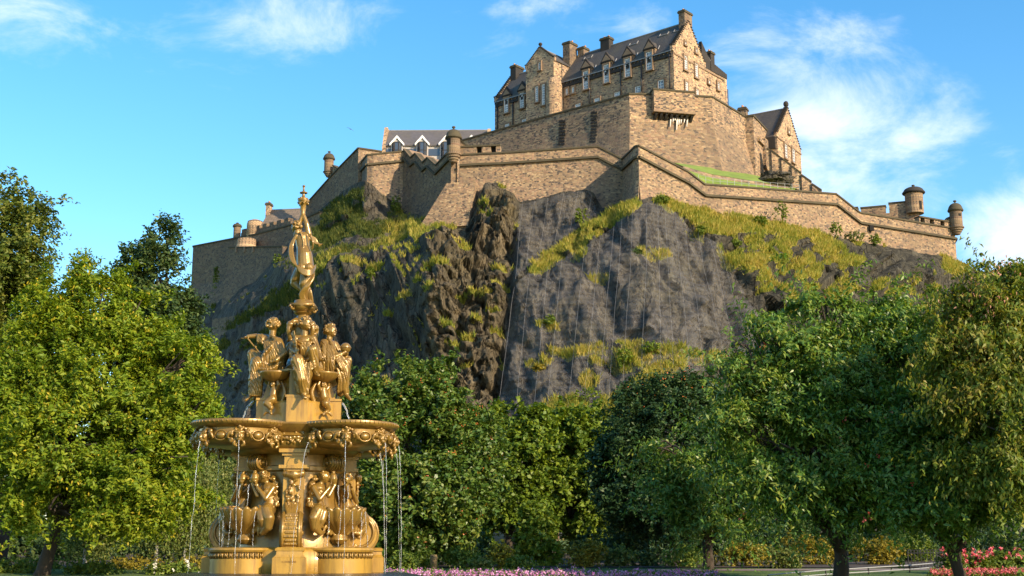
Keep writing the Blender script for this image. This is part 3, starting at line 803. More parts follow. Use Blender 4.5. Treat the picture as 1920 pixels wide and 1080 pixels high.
for NTOP, NBOT, nc in SHEETS:
    nv, nf = net_sheet(NTOP, NBOT, 150)
    link_mesh('net_sheet', nv, nf, M['net'], nroot, smooth=True, uv=False)
    rdn = random.Random(nc)
    for k in range(nc):
        t = (k + 0.1 + rdn.uniform(-.15, .25)) / nc
        t = min(max(t, 0), 1); a = np.linspace(0, 1, len(NTOP))
        x0, y0 = np.interp(t, a, [q[0] for q in NTOP]), np.interp(t, a, [q[1] for q in NTOP])
        x1, y1 = np.interp(t, a, [q[0] for q in NBOT]), np.interp(t, a, [q[1] for q in NBOT])
        pts = [Vector(net_pt(x0 + (x1 - x0) * s, y0 + (y1 - y0) * s, WN2)) + Vector((0, -0.12, 0.03)) for s in np.linspace(0.02, 1, 26)]
        mb = MB(); mb.tube(pts, 0.013, 5); mb.build('cable', M['cable'], nroot, True, False)
# ================================================================== castle helpers
UP = Vector((0, 0, 1))
def hdir(d): d = Vector(d); d.z = 0; return d.normalized()
def front_normal(d):                   # outward (towards the camera side) for a left-to-right direction
    return Vector((d.y, -d.x, 0)).normalized()
def window(root, rect, o, n, arch=False, bars=(2, 4), surround=True, depth=0.14, frame=0.13, sillm=None):
    """sash window placed on the wall plane (o, n); rect in picture px"""
    x0, y0, x1, y1 = rect
    c = on_plane((x0 + x1) / 2, (y0 + y1) / 2, o, n)
    e = Vector((-n.y, n.x, 0)).normalized()
    a = on_plane(x0, (y0 + y1) / 2, o, n); b = on_plane(x1, (y0 + y1) / 2, o, n)
    w = abs((b - a).dot(e))
    t = on_plane((x0 + x1) / 2, y0, o, n); bo = on_plane((x0 + x1) / 2, y1, o, n)
    h = t.z - bo.z
    c = Vector((c.x, c.y, (t.z + bo.z) / 2))
    return window_at(root, c, e, n, w, h, bars, surround, depth, frame)
def window_at(root, c, e, n, w, h, bars=(2, 4), surround=True, depth=0.14, frame=0.13, fm=None):
    n = Vector(n).normalized()
    mb = MB()
    def bx(u0, u1, z0, z1, d0, d1): mb.obox(c + e * u0 + n * d0 + UP * z0, e * (u1 - u0), n * (d1 - d0), UP * (z1 - z0))
    f = frame
    bx(-w/2, -w/2 + f, -h/2, h/2, 0.02, depth); bx(w/2 - f, w/2, -h/2, h/2, 0.02, depth)
    bx(-w/2 + f, w/2 - f, h/2 - f, h/2, 0.02, depth); bx(-w/2 + f, w/2 - f, -h/2, -h/2 + f, 0.02, depth)
    iw = w - 2 * f; ih = h - 2 * f; t = 0.075
    for k in range(1, bars[0] + 1):
        u = -iw/2 + iw * k / (bars[0] + 1); bx(u - t/2, u + t/2, -ih/2, ih/2, 0.07, depth - 0.03)
    for k in range(1, bars[1] + 1):
        z = -ih/2 + ih * k / (bars[1] + 1); bx(-iw/2, iw/2, z - t/2, z + t/2, 0.065, depth - 0.035)
    fo = mb.build('window', fm or M['white'], root)
    g = MB(); g.obox(c - e * (w/2 - f) + n * 0.015 - UP * (h/2 - f), e * iw, n * 0.05, UP * ih)
    po = g.build('pane', M['glass'], fo)
    if surround:
        s = MB(); q = 0.22
        def sx(u0, u1, z0, z1, d1): s.obox(c + e * u0 - n * 0.05 + UP * z0, e * (u1 - u0), n * (d1 + 0.05), UP * (z1 - z0))
        sx(-w/2 - q, -w/2 - 0.004, -h/2, h/2, 0.24); sx(w/2 + 0.004, w/2 + q, -h/2, h/2, 0.24)
        sx(-w/2 - q, w/2 + q, h/2 + 0.004, h/2 + 0.3, 0.25); sx(-w/2 - q - 0.1, w/2 + q + 0.1, -h/2 - 0.24, -h/2 - 0.004, 0.34)
        s.build('surround', M['trim'], fo)
    return fo
def stepped_gable(mb, o, e, thick, w, rise, steps, base, overlap=0.3, ext=0.25):
    """crow-stepped gable: profile in (e, up) through o (left foot at eaves), thickness vector thick"""
    pr = [o - UP * base, o + e * w - UP * base]
    half = []
    for k in range(steps):
        u0 = (w / 2) * k / steps - (ext if k == 0 else 0); z1 = rise * (k + 1) / steps + overlap
        half.append((u0, z1))
    pts = []
    pts.append(o + e * (w + ext) - UP * 0.2)
    for k in range(steps):
        u = (w / 2) * k / steps; un = (w / 2) * (k + 1) / steps; z = rise * (k + 1) / steps + overlap
        pts.append(o + e * (w - (u if k else -ext)) + UP * z)
        pts.append(o + e * (w - un) + UP * z)
    left = []
    for k in range(steps):
        u = (w / 2) * k / steps; un = (w / 2) * (k + 1) / steps; z = rise * (k + 1) / steps + overlap
        left.append(o + e * (u if k else -ext) + UP * z)
        left.append(o + e * un + UP * z)
    poly = [o + e * 0 - UP * base, o + e * w - UP * base, o + e * w - UP * 0.2] + pts + left[::-1] + [o - e * ext - UP * 0.2, o - UP * 0.2]
    # drop duplicates
    out = []
    for q in poly:
        if not out or (q - out[-1]).length > 1e-4: out.append(q)
    mb.prism(out, thick)
def chimney(root, c, e, n, w, d, h, pots=3, body=None, name='chimney'):
    """stack standing on c (centre of its foot), e across, n depth"""
    mb = MB()
    mb.obox(c - e * w/2 - n * d/2, e * w, n * d, UP * h)
    o = mb.build(name, body or M['dressed'], root)
    mb = MB()
    mb.obox(c - e * (w/2 + 0.15) - n * (d/2 + 0.15) + UP * (h + 0.003), e * (w + 0.3), n * (d + 0.3), UP * 0.28)
    mb.obox(c - e * (w/2 + 0.07) - n * (d/2 + 0.07) + UP * (h + 0.286), e * (w + 0.14), n * (d + 0.14), UP * 0.18)
    mb.build('cap', M['coping'], o)
    for k in range(pots):
        q = MB(); q.lathe(c + e * (w * ((k + 0.5) / pots - 0.5)) + UP * (h + 0.45), [(0.16, 0), (0.2, 0.05), (0.15, 0.3), (0.19, 0.36), (0.16, 0.42)], 8)
        q.build('chimney_pot', M['pot'], o, True)
    return o
def pipe(root, px, y0, y1, o, n):
    a = on_plane(px, y0, o, n); b = on_plane(px, y1 + 14, o, n); a = Vector((b.x, b.y, a.z))
    mb = MB(); mb.tube([a + n * 0.2, b + n * 0.2], 0.14, 6)
    mb.obox(a + n * 0.02 - Vector((-n.y, n.x, 0)) * 0.2 - UP * 0.1, Vector((-n.y, n.x, 0)) * 0.4, n * 0.3, UP * 0.45)
    mb.build('downpipe', M['iron'], root, True)

# ================================================================== the great hall on the summit
E0 = P(1262.5, 92, 200)
zE = E0.z
def far_at(px, py, z):                 # point on the ray at a given height
    d = ray(px, py); return Vector((0, 0, EYE)) + d * ((z - EYE) / d.z)
E1 = far_at(928, 191, zE)
e1 = hdir(E1 - E0); LEN = (E1 - E0).length
e2 = Vector((e1.y, -e1.x, 0))
if e2.y < 0: e2 = -e2
nF = -e2; nG = -e1                     # front faces the camera's left, gable end faces right
q = on_plane(1322, 129, E0, nG); GW = (q - E0).dot(e2)
q = on_plane(1283, 40, E0, nG); RISE = q.z - zE
GW = max(8.0, min(12.0, GW))
def HL(s, t, z): return E0 + e1 * s + e2 * t + UP * z
hall = thing('great_hall', HL(0, 0, -16), 'tall stone hall with crow stepped gables and slate roof crowning the crag', 'building')
mb = MB(); mb.obox(HL(0.5, 0, -20), e1 * (LEN - 1.0), e2 * GW, UP * 20); mb.build('wall', M['ashlar'], hall)
mb = MB(); stepped_gable(mb, HL(0, 0, 0), e2, e1 * 0.5, GW, RISE, 15, 20, 0.35); mb.build('gable_end', M['ashlar'], hall)
mb = MB(); stepped_gable(mb, HL(LEN - 0.5, 0, 0), e2, e1 * 0.5, GW, RISE, 15, 20, 0.35); mb.build('gable_end', M['ashlar'], hall)
def step_caps(root, o, e, th, w, rise, steps, overlap, ext=0.25):
    mb = MB(); t_ = Vector(th); tn_ = t_.normalized()
    for k in range(steps):
        for sd in (0, 1):
            u = (w / 2) * k / steps; un = (w / 2) * (k + 1) / steps; z = rise * (k + 1) / steps + overlap
            a_ = (u if not sd else w - un) - 0.08 - (ext if (k == 0 and not sd) else 0); ln = un - u + 0.16 + (ext if k == 0 else 0)
            mb.obox(o + e * a_ - tn_ * 0.1 + UP * (z + 0.003 + 0.002 * sd), e * ln, t_ + tn_ * 0.2, UP * 0.2)
    mb.build('step_caps', M['soot'], root)
step_caps(hall, HL(0, 0, 0), e2, e1 * 0.5, GW, RISE, 15, 0.35); step_caps(hall, HL(LEN - 0.5, 0, 0), e2, e1 * 0.5, GW, RISE, 15, 0.35)
# roof: two slopes with thickness
def roof(root, a, ex, ey, length, w, rise, mat, over=0.25, thick=0.25, name='roof'):
    mb = MB()
    k = rise / (w / 2)
    A = a - ey * over - UP * over * k
    B = a + ey * w / 2 + UP * rise
    C_ = a + ey * (w + over) - UP * over * k
    prof = [A, B, C_, C_ + UP * thick, B + UP * (thick * 1.1), A + UP * thick]
    mb.prism([Vector(p_) for p_ in prof], ex * length)
    r = mb.build(name, mat, root)
    m2 = MB(); m2.tube([B + UP * (thick * 1.1 + 0.05), B + UP * (thick * 1.1 + 0.05) + ex * length], 0.14, 6); m2.build('ridge', M['lead'], r)
    return r
hroof = roof(hall, HL(0.51, 0, 0.02), e1, e2, LEN - 1.02, GW, RISE, M['slate'])
# eaves course and gutter
mb = MB(); mb.obox(HL(0.3, -0.35, -0.30), e1 * (LEN - 0.6), e2 * 0.349, UP * 0.13); mb.build('gutter', M['lead'], hall)
mb = MB(); mb.obox(HL(0.3, -0.22, -1.2), e1 * (LEN - 0.6), e2 * 0.219, UP * 0.55)
for k in range(int(LEN / 0.85)):
    mb.obox(HL(0.4 + k * 0.85, -0.28, -0.66), e1 * 0.42, e2 * 0.279, UP * 0.34)
mb.build('corbel_table', M['soot'], hall)
pF = HL(0, 0, 0)
def dormer(px, y0, y1, hw):
    """wall-head dormer: tall sash under a small stone pediment with a slate roof behind"""
    c = on_plane(px, (y0 + y1) / 2, pF, nF); top = on_plane(px, y0, pF, nF).z; bot = on_plane(px, y1, pF, nF).z
    s = (c - E0).dot(e1); w = hw * 2 * c.y / F / abs(e1.x) * 0.93
    W2 = w / 2 + 0.55
    zt = top - zE + 0.5
    mb = MB()
    mb.obox(HL(s - W2, -0.10, -1.25), e1 * 2 * W2, e2 * 3.2, UP * (zt + 1.25))
    d = mb.build('dormer', M['dressed'], hall)
    apex = zt + W2 * 1.55
    mb = MB(); mb.prism([HL(s - W2 - 0.2, -0.28, zt), HL(s + W2 + 0.2, -0.28, zt), HL(s, -0.28, apex + 0.25)], e2 * 0.5)
    mb.build('pediment', M['soot'], d)
    mb = MB(); mb.prism([HL(s - W2 + 0.15, -0.34, zt + 0.22), HL(s + W2 - 0.15, -0.34, zt + 0.22), HL(s, -0.34, apex - 0.35)], e2 * 0.058)
    mb.build('tympanum', M['trim'], d)
    mb = MB(); mb.prism([HL(s - W2 - 0.1, 0.222, zt), HL(s + W2 + 0.1, 0.222, zt), HL(s, 0.222, apex)], e2 * 4.4)
    mb.build('dormer_roof', M['slate'], d)
    for sg in (-1,):
        mb = MB(); mb.tube([HL(s + sg * (W2 + 0.2), 0.6, zt - 0.1), HL(s + sg * (W2 + 0.14), 1.2, zt + 0.75)], 0.09, 5); mb.build('flashing', M['lead'], d)
    window_at(hall, Vector((c.x, c.y, (top + bot) / 2)) + nF * 0.11, -e1, nF, w, top - bot, (2, 5))
for px, y0, y1, hw in ((1218.5, 98, 132, 5.3), (1178, 111, 145, 5.1), (1138.3, 122, 156, 5), (1100, 134, 168, 4.9), (980.3, 175, 203, 4.3), (951, 185, 212, 4.1)):
    dormer(px, y0, y1, hw)
for r_ in ((1080, 194.8, 1089.6, 202.5), (1115.6, 184.5, 1125.5, 192), (1153, 173, 1163.5, 181), (1192, 162, 1202, 174.5), (1235, 150.5, 1245.6, 169.5), (947.6, 233, 956, 240), (979.5, 223.5, 989, 231)):
    window(hall, r_, pF, nF, bars=(2, 2))
for r_ in ((1062, 166.5, 1066, 178.5), (1073.5, 163.5, 1077.6, 175)):
    window(hall, r_, pF, nF, bars=(1, 2), frame=0.1)
for px, y0, y1 in ((934, 196, 244), (963, 192, 236), (1055.7, 164, 208), (1107, 148, 195), (1165.6, 130, 176), (1205, 118, 175), (1258, 106, 170)):
    pipe(hall, px, y0, y1, pF, nF)
# gable-end windows, string course
for r_, b_ in (((1281.5, 105.5, 1287, 131.5), (1, 5)), ((1302, 119.8, 1307, 146), (1, 5)), ((1283.5, 154, 1288.5, 172), (1, 3)), ((1303.7, 168, 1308.3, 180), (1, 2)), ((1327, 151, 1330, 157.5), (0, 1)), ((1344, 155, 1347.3, 169), (0, 3))):
    window(hall, r_, E0, nG, bars=b_, frame=0.1)
for r_ in ((1282.8, 78.5, 1285.2, 84.5), (1303, 91, 1305.8, 100)):
    window(hall, r_, E0, nG, bars=(0, 1), frame=0.06)
mb = MB(); mb.obox(HL(-0.12, 0.2, zat(103, 200.5) - zE), e1 * 0.119, e2 * (GW + 5.9), UP * 0.3); mb.build('string_course', M['trim'], hall)
# lower range behind the gable end, with its own skew and stack
qx = on_plane(1363, 150, E0, nG); EXT = (qx - E0).dot(e2)
ztop = on_plane(1352, 134, E0, nG).z - zE
mb = MB(); mb.obox(HL(0.05, GW + 0.003, -20), e1 * 12, e2 * (EXT - GW - 0.003), UP * (20 + ztop - 0.9)); rw = mb.build('rear_wing', M['ashlar'], hall)
mb = MB()
for k in range(9):
    t0 = GW + 1.9 + (EXT - GW - 1.9) * k / 9
    mb.obox(HL(-0.05, t0, ztop - 0.9), e1 * 0.7, e2 * ((EXT - GW - 1.9) / 9), UP * (0.95 + 0.10 * (8 - k) - 0.0))
mb.build('skew', M['soot'], hall)
mb = MB(); mb.prism([HL(0.7, GW + 0.1, ztop - 0.87), HL(0.7, EXT + 0.3, ztop - 0.87), HL(0.7, GW + 0.1, ztop + 3.4)], e1 * 11); mb.build('rear_roof', M['slate'], hall)
mb = MB(); mb.prism([HL(0.05, GW - 0.8, ztop - 0.87), HL(0.05, GW + 3.6, ztop - 0.87), HL(0.05, GW - 0.8, ztop + 3.7)], e1 * 0.6); mb.build('rear_gable', M['soot'], hall)
cc = on_plane(1332, 122, HL(1.2, 0, 0), nG); cc.z -= 1.2
chimney(hall, cc, e2, e1, 1.25, 1.0, 3.1, 2, M['soot'])
mb = MB(); mb.tube([HL(-0.4, EXT - 0.55, -8.6), HL(-0.4, EXT - 0.55, -2.4)], 0.085, 6); mb.build('downpipe', M['iron'], hall)
# stacks on the ridge
cw = (on_plane(1295, 40, E0, nG) - on_plane(1272, 40, E0, nG)).length
zc = on_plane(1283, 18, E0, nG).z - zE
chimney(hall, HL(0.62, GW / 2 + 0.05, RISE - 1.9), e2, e1, 2.35, 1.2, zc - RISE + 1.55, 2)
def ridge_s(px, py):
    q = on_plane(px, py, HL(0, GW / 2, 0), nF); return (q - E0).dot(e1), q.z - zE
s_, z_ = ridge_s(1137.5, 74); chimney(hall, HL(s_, GW / 2, RISE - 1.0), e1, e2, 1.9, 1.3, z_ - RISE + 0.75, 2, M['soot'])
s_, z_ = ridge_s(1076, 86); chimney(hall, HL(s_, GW / 2 - 1.2, RISE - 3.0), e1, e2, 1.55, 2.2, z_ - RISE + 2.6, 3)
s_, z_ = ridge_s(1091, 90); chimney(hall, HL(s_, GW / 2 + 0.4, RISE - 2.0), e1, e2, 1.35, 1.6, z_ - RISE + 1.6, 3)
s_, z_ = ridge_s(969, 128); chimney(hall, HL(LEN - 1.2, GW / 2, RISE - 1.3), e2, e1, 2.3, 1.3, z_ - RISE + 1.1, 3, M['soot'])
for px, py in ((1190, 88), (1247, 66), (1274, 52), (1105, 111)):       # rooflights below the ridge
    q = on_plane(px, py, HL(0, GW / 2 - 0.9, RISE - 1.3), nF); s_ = (q - E0).dot(e1); kk = RISE / (GW / 2)
    mb = MB(); base_ = HL(s_, GW / 2 - 1.5, RISE - 1.5 * kk + 0.3); sl_ = (e2 + UP * kk).normalized(); nn_ = (UP * 1 - e2 * kk).normalized()
    mb.obox(base_ - e1 * 0.9, e1 * 1.8, sl_ * 0.12, nn_ * 0.16); mb.obox(base_ - e1 * 0.9, e1 * 0.1, sl_ * 0.9, nn_ * 0.14); mb.obox(base_ + e1 * 0.8, e1 * 0.1, sl_ * 0.9, nn_ * 0.14)
    mb.build('rooflight', M['lead'], hroof)
# projecting stair wing with its own gable
TW = -1.9
def wing_s(px, py): q = on_plane(px, py, HL(0, TW, 0), nF); return (q - E0).dot(e1), q.z - zE
sL, zL = wing_s(986, 127); sR, zR = wing_s(1038, 112); sA, zA = wing_s(1013, 88)
zw = (zL + zR) / 2
WW = sL - sR
wing = MB(); wing.obox(HL(sR, TW + 0.45, -20), e1 * WW, e2 * (GW / 2 - TW - 0.45), UP * (20 + zw)); wing = wing.build('stair_wing', M['ashlar'], hall)
mb = MB(); stepped_gable(mb, HL(sR, TW, zw), e1, e2 * 0.449, WW, zA - zw - 0.35, 13, 20 + zw, 0.3, 0.22); mb.build('wing_gable', M['ashlar'], wing)
roof(wing, HL(sR, TW + 0.46, zw + 0.02), e2, e1, GW / 2 - TW + 1.2, WW, zA - zw - 0.35, M['slate'], 0.2, 0.2, 'wing_roof')
mb = MB(); mb.lathe(HL((sR + sL) / 2, TW + 0.25, zA + 0.0), [(0.12, 0), (0.14, 0.3), (0.32, 0.45), (0.36, 0.65), (0.28, 0.85), (0.08, 0.95)], 10); mb.build('finial', M['soot'], wing, True)
# crow-step copings darkened: thin caps along the wing gable
mb = MB()
for k in range(13):
    for sd in (0, 1):
        u = (WW / 2) * k / 13; un = (WW / 2) * (k + 1) / 13; z = zw + (zA - zw - 0.35) * (k + 1) / 13 + 0.3
        a_ = sR + (u if not sd else WW - un) - (0.28 if (k == 0 and not sd) else 0.06); ln = un - u + 0.12 + (0.22 if k == 0 else 0)
        mb.obox(HL(a_, TW - 0.08, z + 0.003), e1 * ln, e2 * 0.6, UP * 0.14)
mb.build('step_caps', M['soot'], wing)
mb = MB(); mb.lathe(HL(sR + 0.55, TW + 0.75, -20), [(1.45, 0), (1.45, 20 + zw - 4.6), (1.3, 20 + zw - 3.9), (0.7, 20 + zw - 3.0), (0.1, 20 + zw - 2.6)], 20); mb.build('stair_turret', M['ashlar'], hall, False)
pW = HL(0, TW, 0)
for r_, b_ in (((1005, 162.5, 1010.2, 191.5), (1, 6)), ((1017, 158.5, 1022.6, 197), (1, 7))):
    window(wing, r_, pW, nF, bars=b_, frame=0.12)
window(wing, (1010.6, 117.5, 1014.3, 131.5), pW, nF, bars=(0, 3), frame=0.1)
pipe(hall, 991.7, 196, 226, HL(0, -0.2, 0), nF)
mb = MB(); a_ = HL(sR - 0.08, TW + 2.3, zw - 6.5); mb.tube([a_, a_ + UP * 6.3], 0.08, 6); mb.build('downpipe', M['iron'], wing)

# ================================================================== upper battery wall below the hall
def along(p, q, n): return [p.lerp(q, k / n) for k in range(n + 1)]
def masonry(root, name, tops, drop, batter, mat, thick=1.6, b0=0.0):
    mb = MB()
    mb.plan(tops, [(0, 0), (b0, -drop * 0.3), (batter, -drop), (-thick, -drop), (-thick, 0)])
    return mb.build(name, mat, root)
def course(root, name, tops, z0, z1, o0, o1, mat):
    mb = MB(); mb.plan(tops, [(o1, z1), (o1, z0), (o0, z0), (o0, z1)]); return mb.build(name, mat, root)
BT = [P(862, 266, 209.5), P(1020, 221, 198.5), P(1180, 178, 188), P(1221, 178, 188.8), P(1335, 183, 191), P(1402, 223, 200)]
batt = thing('battery_wall', P(1180, 290, 187), 'high battered battery wall of blackened stone below the hall', 'wall')
mb = MB(); mb.plan(BT, [(0, 0), (0.05, -4.4), (-2.0, -4.4), (-2.0, 0)]); mb.build('wall', M['battery'], batt)
mb = MB(); mb.plan(BT, [(0.10, -4.403), (2.6, -17), (-2.0, -17), (-2.0, -4.403)]); mb.build('batter', M['batter'], batt)
course(batt, 'coping', BT, 0.003, 0.28, -1.9, 0.16, M['coping'])
# the machicolated box
dB = hdir(BT[4] - BT[3]); nB = front_normal(dB)
bl = on_plane(1221, 190, BT[3], nB); br = on_plane(1297, 190, BT[3], nB)
zt_ = on_plane(1258, 172.5, BT[3] + nB, nB).z; zb_ = on_plane(1258, 209, BT[3] + nB, nB).z
L_ = (br - bl).dot(dB); bl0 = Vector((bl.x, bl.y, 0))
mb = MB(); mb.obox(bl0 + UP * zb_ + nB * 0.12, dB * L_, nB * 1.2, UP * (zt_ - zb_)); box_ = mb.build('machicolation', M['battery'], batt)
mb = MB(); mb.obox(bl0 + UP * (zt_ + 0.003) - nB * 0.3 - dB * 0.15, dB * (L_ + 0.3), nB * 1.75, UP * 0.26); mb.build('coping', M['coping'], box_)
mb = MB(); mb.obox(bl0 + UP * (zb_ - 0.32) - nB * 0.1 - dB * 0.1, dB * (L_ + 0.2), nB * 1.55, UP * 0.317); mb.build('corbel_course', M['trim'], box_)
for k in range(8):
    u = L_ * (k + 0.35) / 8
    mb = MB(); a_ = bl0 + dB * u - nB * 0.3
    mb.prism([a_ + UP * (zb_ - 0.325), a_ + UP * (zb_ - 1.5), a_ + nB * 0.75 + UP * (zb_ - 1.05), a_ + nB * 1.35 + UP * (zb_ - 0.6), a_ + nB * 1.45 + UP * (zb_ - 0.325)], dB * 0.36)
    mb.build('corbel', M['soot'], box_)
# pale lime streaks running down below it
for k, (px, y1, wd_) in enumerate(((1258, 238, 2.2), (1263, 229, 2.6), (1270, 244, 3), (1274, 234, 3), (1278, 232, 2.6), (1284, 230, 2.6), (1289, 238, 2.2), (1267, 226, 3))):
    a_ = on_plane(px, 221, BT[3] + nB * 0.3, nB); b_ = on_plane(px - 1.5, y1, BT[3] + nB * 0.8, nB)
    w_ = wd_ * 0.5 * 188 / F * 1.4
    mb = MB(); mb.prism([a_ - dB * w_ - nB * 0.3, a_ + dB * w_ - nB * 0.3, b_ + dB * w_ * 0.2 - nB * 0.28, b_ - dB * w_ * 0.2 - nB * 0.28], nB * 0.36); mb.build('lime_streak', M['lime'], batt)
# ladders of blackened tusk stones
for pxl, ya, yb in ((1055, 228, 272), (1115, 212, 270)):
    dd = hdir(BT[2] - BT[0]); nn = front_normal(dd)
    mb = MB(); y_ = ya; k = 0
    while y_ < yb:
        for sgn in ((-1, 1) if k % 2 else (-1, 0, 1)):
            q = on_plane(pxl + sgn * 3.2, y_, BT[1], nn); off = 0.05 + max(0, (BT[1].z - q.z - 4)) * 0.17
            mb.obox(q - dd * 0.27 - UP * 0.15 + nn * (off - 0.3), dd * (0.5 + 0.08 * ((k * 7 + sgn) % 3)), nn * 0.52, UP * 0.34)
        y_ += 6.2; k += 1
    mb.build('tusk_stones', M['soot'], batt)
# square tower closing the wall on the right
tn = P(1412, 218, 198.6); tl = P(1401, 217, 203); tr_ = P(1437, 233, 206)
d1 = hdir(tr_ - tn); d0 = Vector((-d1.y, d1.x, 0));
if d0.x > 0: d0 = -d0
wt = (tr_ - tn).dot(d1)
tower = thing('square_tower', tn - UP * 12, 'narrow square flanking tower at the right end of the battery wall', 'tower')
mb = MB(); mb.obox(tn - UP * 17, d1 * wt, d0 * 4.2, UP * 17); mb.build('wall', M['battery'], tower)
mb = MB(); mb.obox(tn - d1 * 0.15 - d0 * 0.15 + UP * 0.003, d1 * (wt + 0.3), d0 * 4.5, UP * 0.3); mb.build('coping', M['coping'], tower)
nT = front_normal(d1)
mb = MB(); mb.obox(tn + d1 * (wt * 0.62) - UP * 7.4 + nT * 0.02, d1 * (wt * 0.38 + 0.1), nT * 0.5, UP * 5.2); mb.obox(tn + d1 * (wt * 0.25) - UP * 3.6 + nT * 0.02, d1 * (wt * 0.36), nT * 0.4, UP * 0.7); mb.build('bretasche', M['battery'], tower)
mb = MB(); mb.obox(tn + d1 * (wt * 0.72) - UP * 5.6 + nT * 0.523, d1 * 0.45, nT * 0.02, UP * 1.4); mb.build('slit', M['dark'], tower)
chim = thing('chimney_stack', P(1394, 222, 206), 'small sooty chimney stack rising behind the battery wall', 'chimney')
chimney(chim, P(1394, 226, 206), d1, d0, 1.3, 1.3, zat(208, 206) - zat(226, 206), 2, M['dressed'], 'stack')

# ================================================================== gabled house on the right
g0 = P(1457, 254, 204); g1 = far_at(1501.5, 287, g0.z)
dG = hdir(g1 - g0); GWd = (g1 - g0).length; nH = front_normal(dG); bG = -nH
rg = on_plane(1473, 203, g0, nH).z - g0.z
house = thing('gabled_house', g0 - UP * 8, 'stone house with a steep crow stepped gable right of the battery', 'building')
mb = MB(); mb.obox(g0 + bG * 0.5 - UP * 12, dG * GWd, bG * 16, UP * 12); mb.build('wall', M['ashlar'], house)
mb = MB(); stepped_gable(mb, g0, dG, bG * 0.5, GWd, rg, 17, 12, 0.28, 0.1); mb.build('gable_end', M['ashlar'], house)
step_caps(house, g0, dG, bG * 0.5, GWd, rg, 17, 0.28, 0.1)
roof(house, g0 + bG * 0.51 + UP * 0.02, bG, dG, 15, GWd, rg, M['slate'], 0.25, 0.22)
mb = MB(); mb.obox(g0 + bG * 0.3 - dG * 0.3 - UP * 2.2, dG * 0.295, bG * 15, UP * 2.0); mb.build('corbel_table', M['soot'], house)
mb = MB(); mb.lathe(g0 + dG * GWd / 2 + bG * 0.25 + UP * (rg + 0.25), [(0.3, 0), (0.3, 0.4), (0.44, 0.6), (0.46, 0.9), (0.36, 1.2), (0.15, 1.35)], 8); mb.build('finial', M['soot'], house)
for r_ in ((1470, 271, 1474.5, 297), (1484, 280, 1488.5, 305)):
    window(house, r_, g0, nH, bars=(1, 4), frame=0.1)
window(house, (1476.8, 244, 1479.3, 251), g0, nH, bars=(0, 1), frame=0.05)
mb = MB(); zc_ = on_plane(1475, 271, g0, nH).z; mb.obox(Vector((g0.x, g0.y, zc_)) + nH * 0.003 - dG * 0.1, dG * (GWd + 0.2), nH * 0.12, UP * 0.25); mb.build('string_course', M['trim'], house)

# stepped flank wall running down to the right below the house
FW = [P(1437, 278, 200.5), P(1541, 361, 199)]
flank = thing('stepped_wall', P(1490, 345, 199), 'stepped crenellated wall descending to the right below the gabled house', 'wall')
dW = hdir(FW[1] - FW[0]); nW = front_normal(dW)
segs = [(1437, 279, 1446, 284), (1446.5, 283, 1464.5, 297), (1465, 297, 1484, 311), (1484.5, 312, 1502.5, 326), (1503, 329, 1522, 342), (1523, 346, 1541, 358)]
for k, (xa, ya, xb, yb) in enumerate(segs):
    Ya = 200.5 - 1.5 * (xa - 1437) / 104; Yb = 200.5 - 1.5 * (xb - 1437) / 104
    A_, B_ = P(xa, ya, Ya), P(xb, yb, Yb)
    mb = MB(); mb.plan([A_, B_], [(0, 0), (0, -4 if k < 5 else -3), (0.5, -12), (-1.4, -12), (-1.4, 0)]); wl = mb.build('wall', M['ashlar'], flank)
    mb = MB(); mb.plan([A_, B_], [(0.12, 0.25), (0.12, 0.003), (-1.3, 0.003), (-1.3, 0.25)]); mb.build('coping', M['coping'], wl)
    if k:
        mb = MB(); mb.obox(A_ - dW * 0.17 - UP * 4.2 + nW * 0.02, dW * 0.16, nW * 0.2, UP * 4.3); mb.build('buttress', M['soot'], wl)  # thin dark strip put in to draw the shadow between wall steps

# ================================================================== outer curtain walls
def curtain(name, tops, drop, batter, label, mat=None, parapet=1.35, thick=1.4, cordon=True):
    mat = mat or M['curtain']
    root = thing(name, tops[len(tops) // 2] - UP * 6, label, 'wall')
    masonry(root, 'wall', tops, drop, batter, mat, thick, 0.0)
    course(root, 'coping', tops, 0.003, 0.24, -(thick - 0.1), 0.16, M['coping'])
    if cordon: course(root, 'cordon', tops, -parapet - 0.32, -parapet, 0.0 - 0.2, 0.34, M['coping'])
    return root
MC = [P(862, 292, 177.6), P(905, 289.5, 177.2), P(938, 288.5, 176.8), P(1121, 276, 174.8), P(1167, 299.5, 174.2)]
BL_ = [P(1167, 299.5, 174.2), P(1191, 276.5, 165.4), P(1197, 274.5, 165.0)]
RC = [P(1197, 274.5, 165.0), P(1290, 323.5, 168.4), P(1321, 347, 169.8), P(1567, 365, 182.6), P(1612, 400, 185), P(1790, 430, 192)]
main_w = curtain('curtain_wall', MC, 16, 1.5, 'long front curtain wall between the middle sentry turret and the sharp bastion')
bast = curtain('bastion_wall', BL_, 16, 1.4, 'shaded left flank of the sharp bastion rising to its point')
right_w = curtain('curtain_wall', RC, 17, 1.6, 'sunlit curtain wall stepping down from the sharp bastion to the right corner turret')
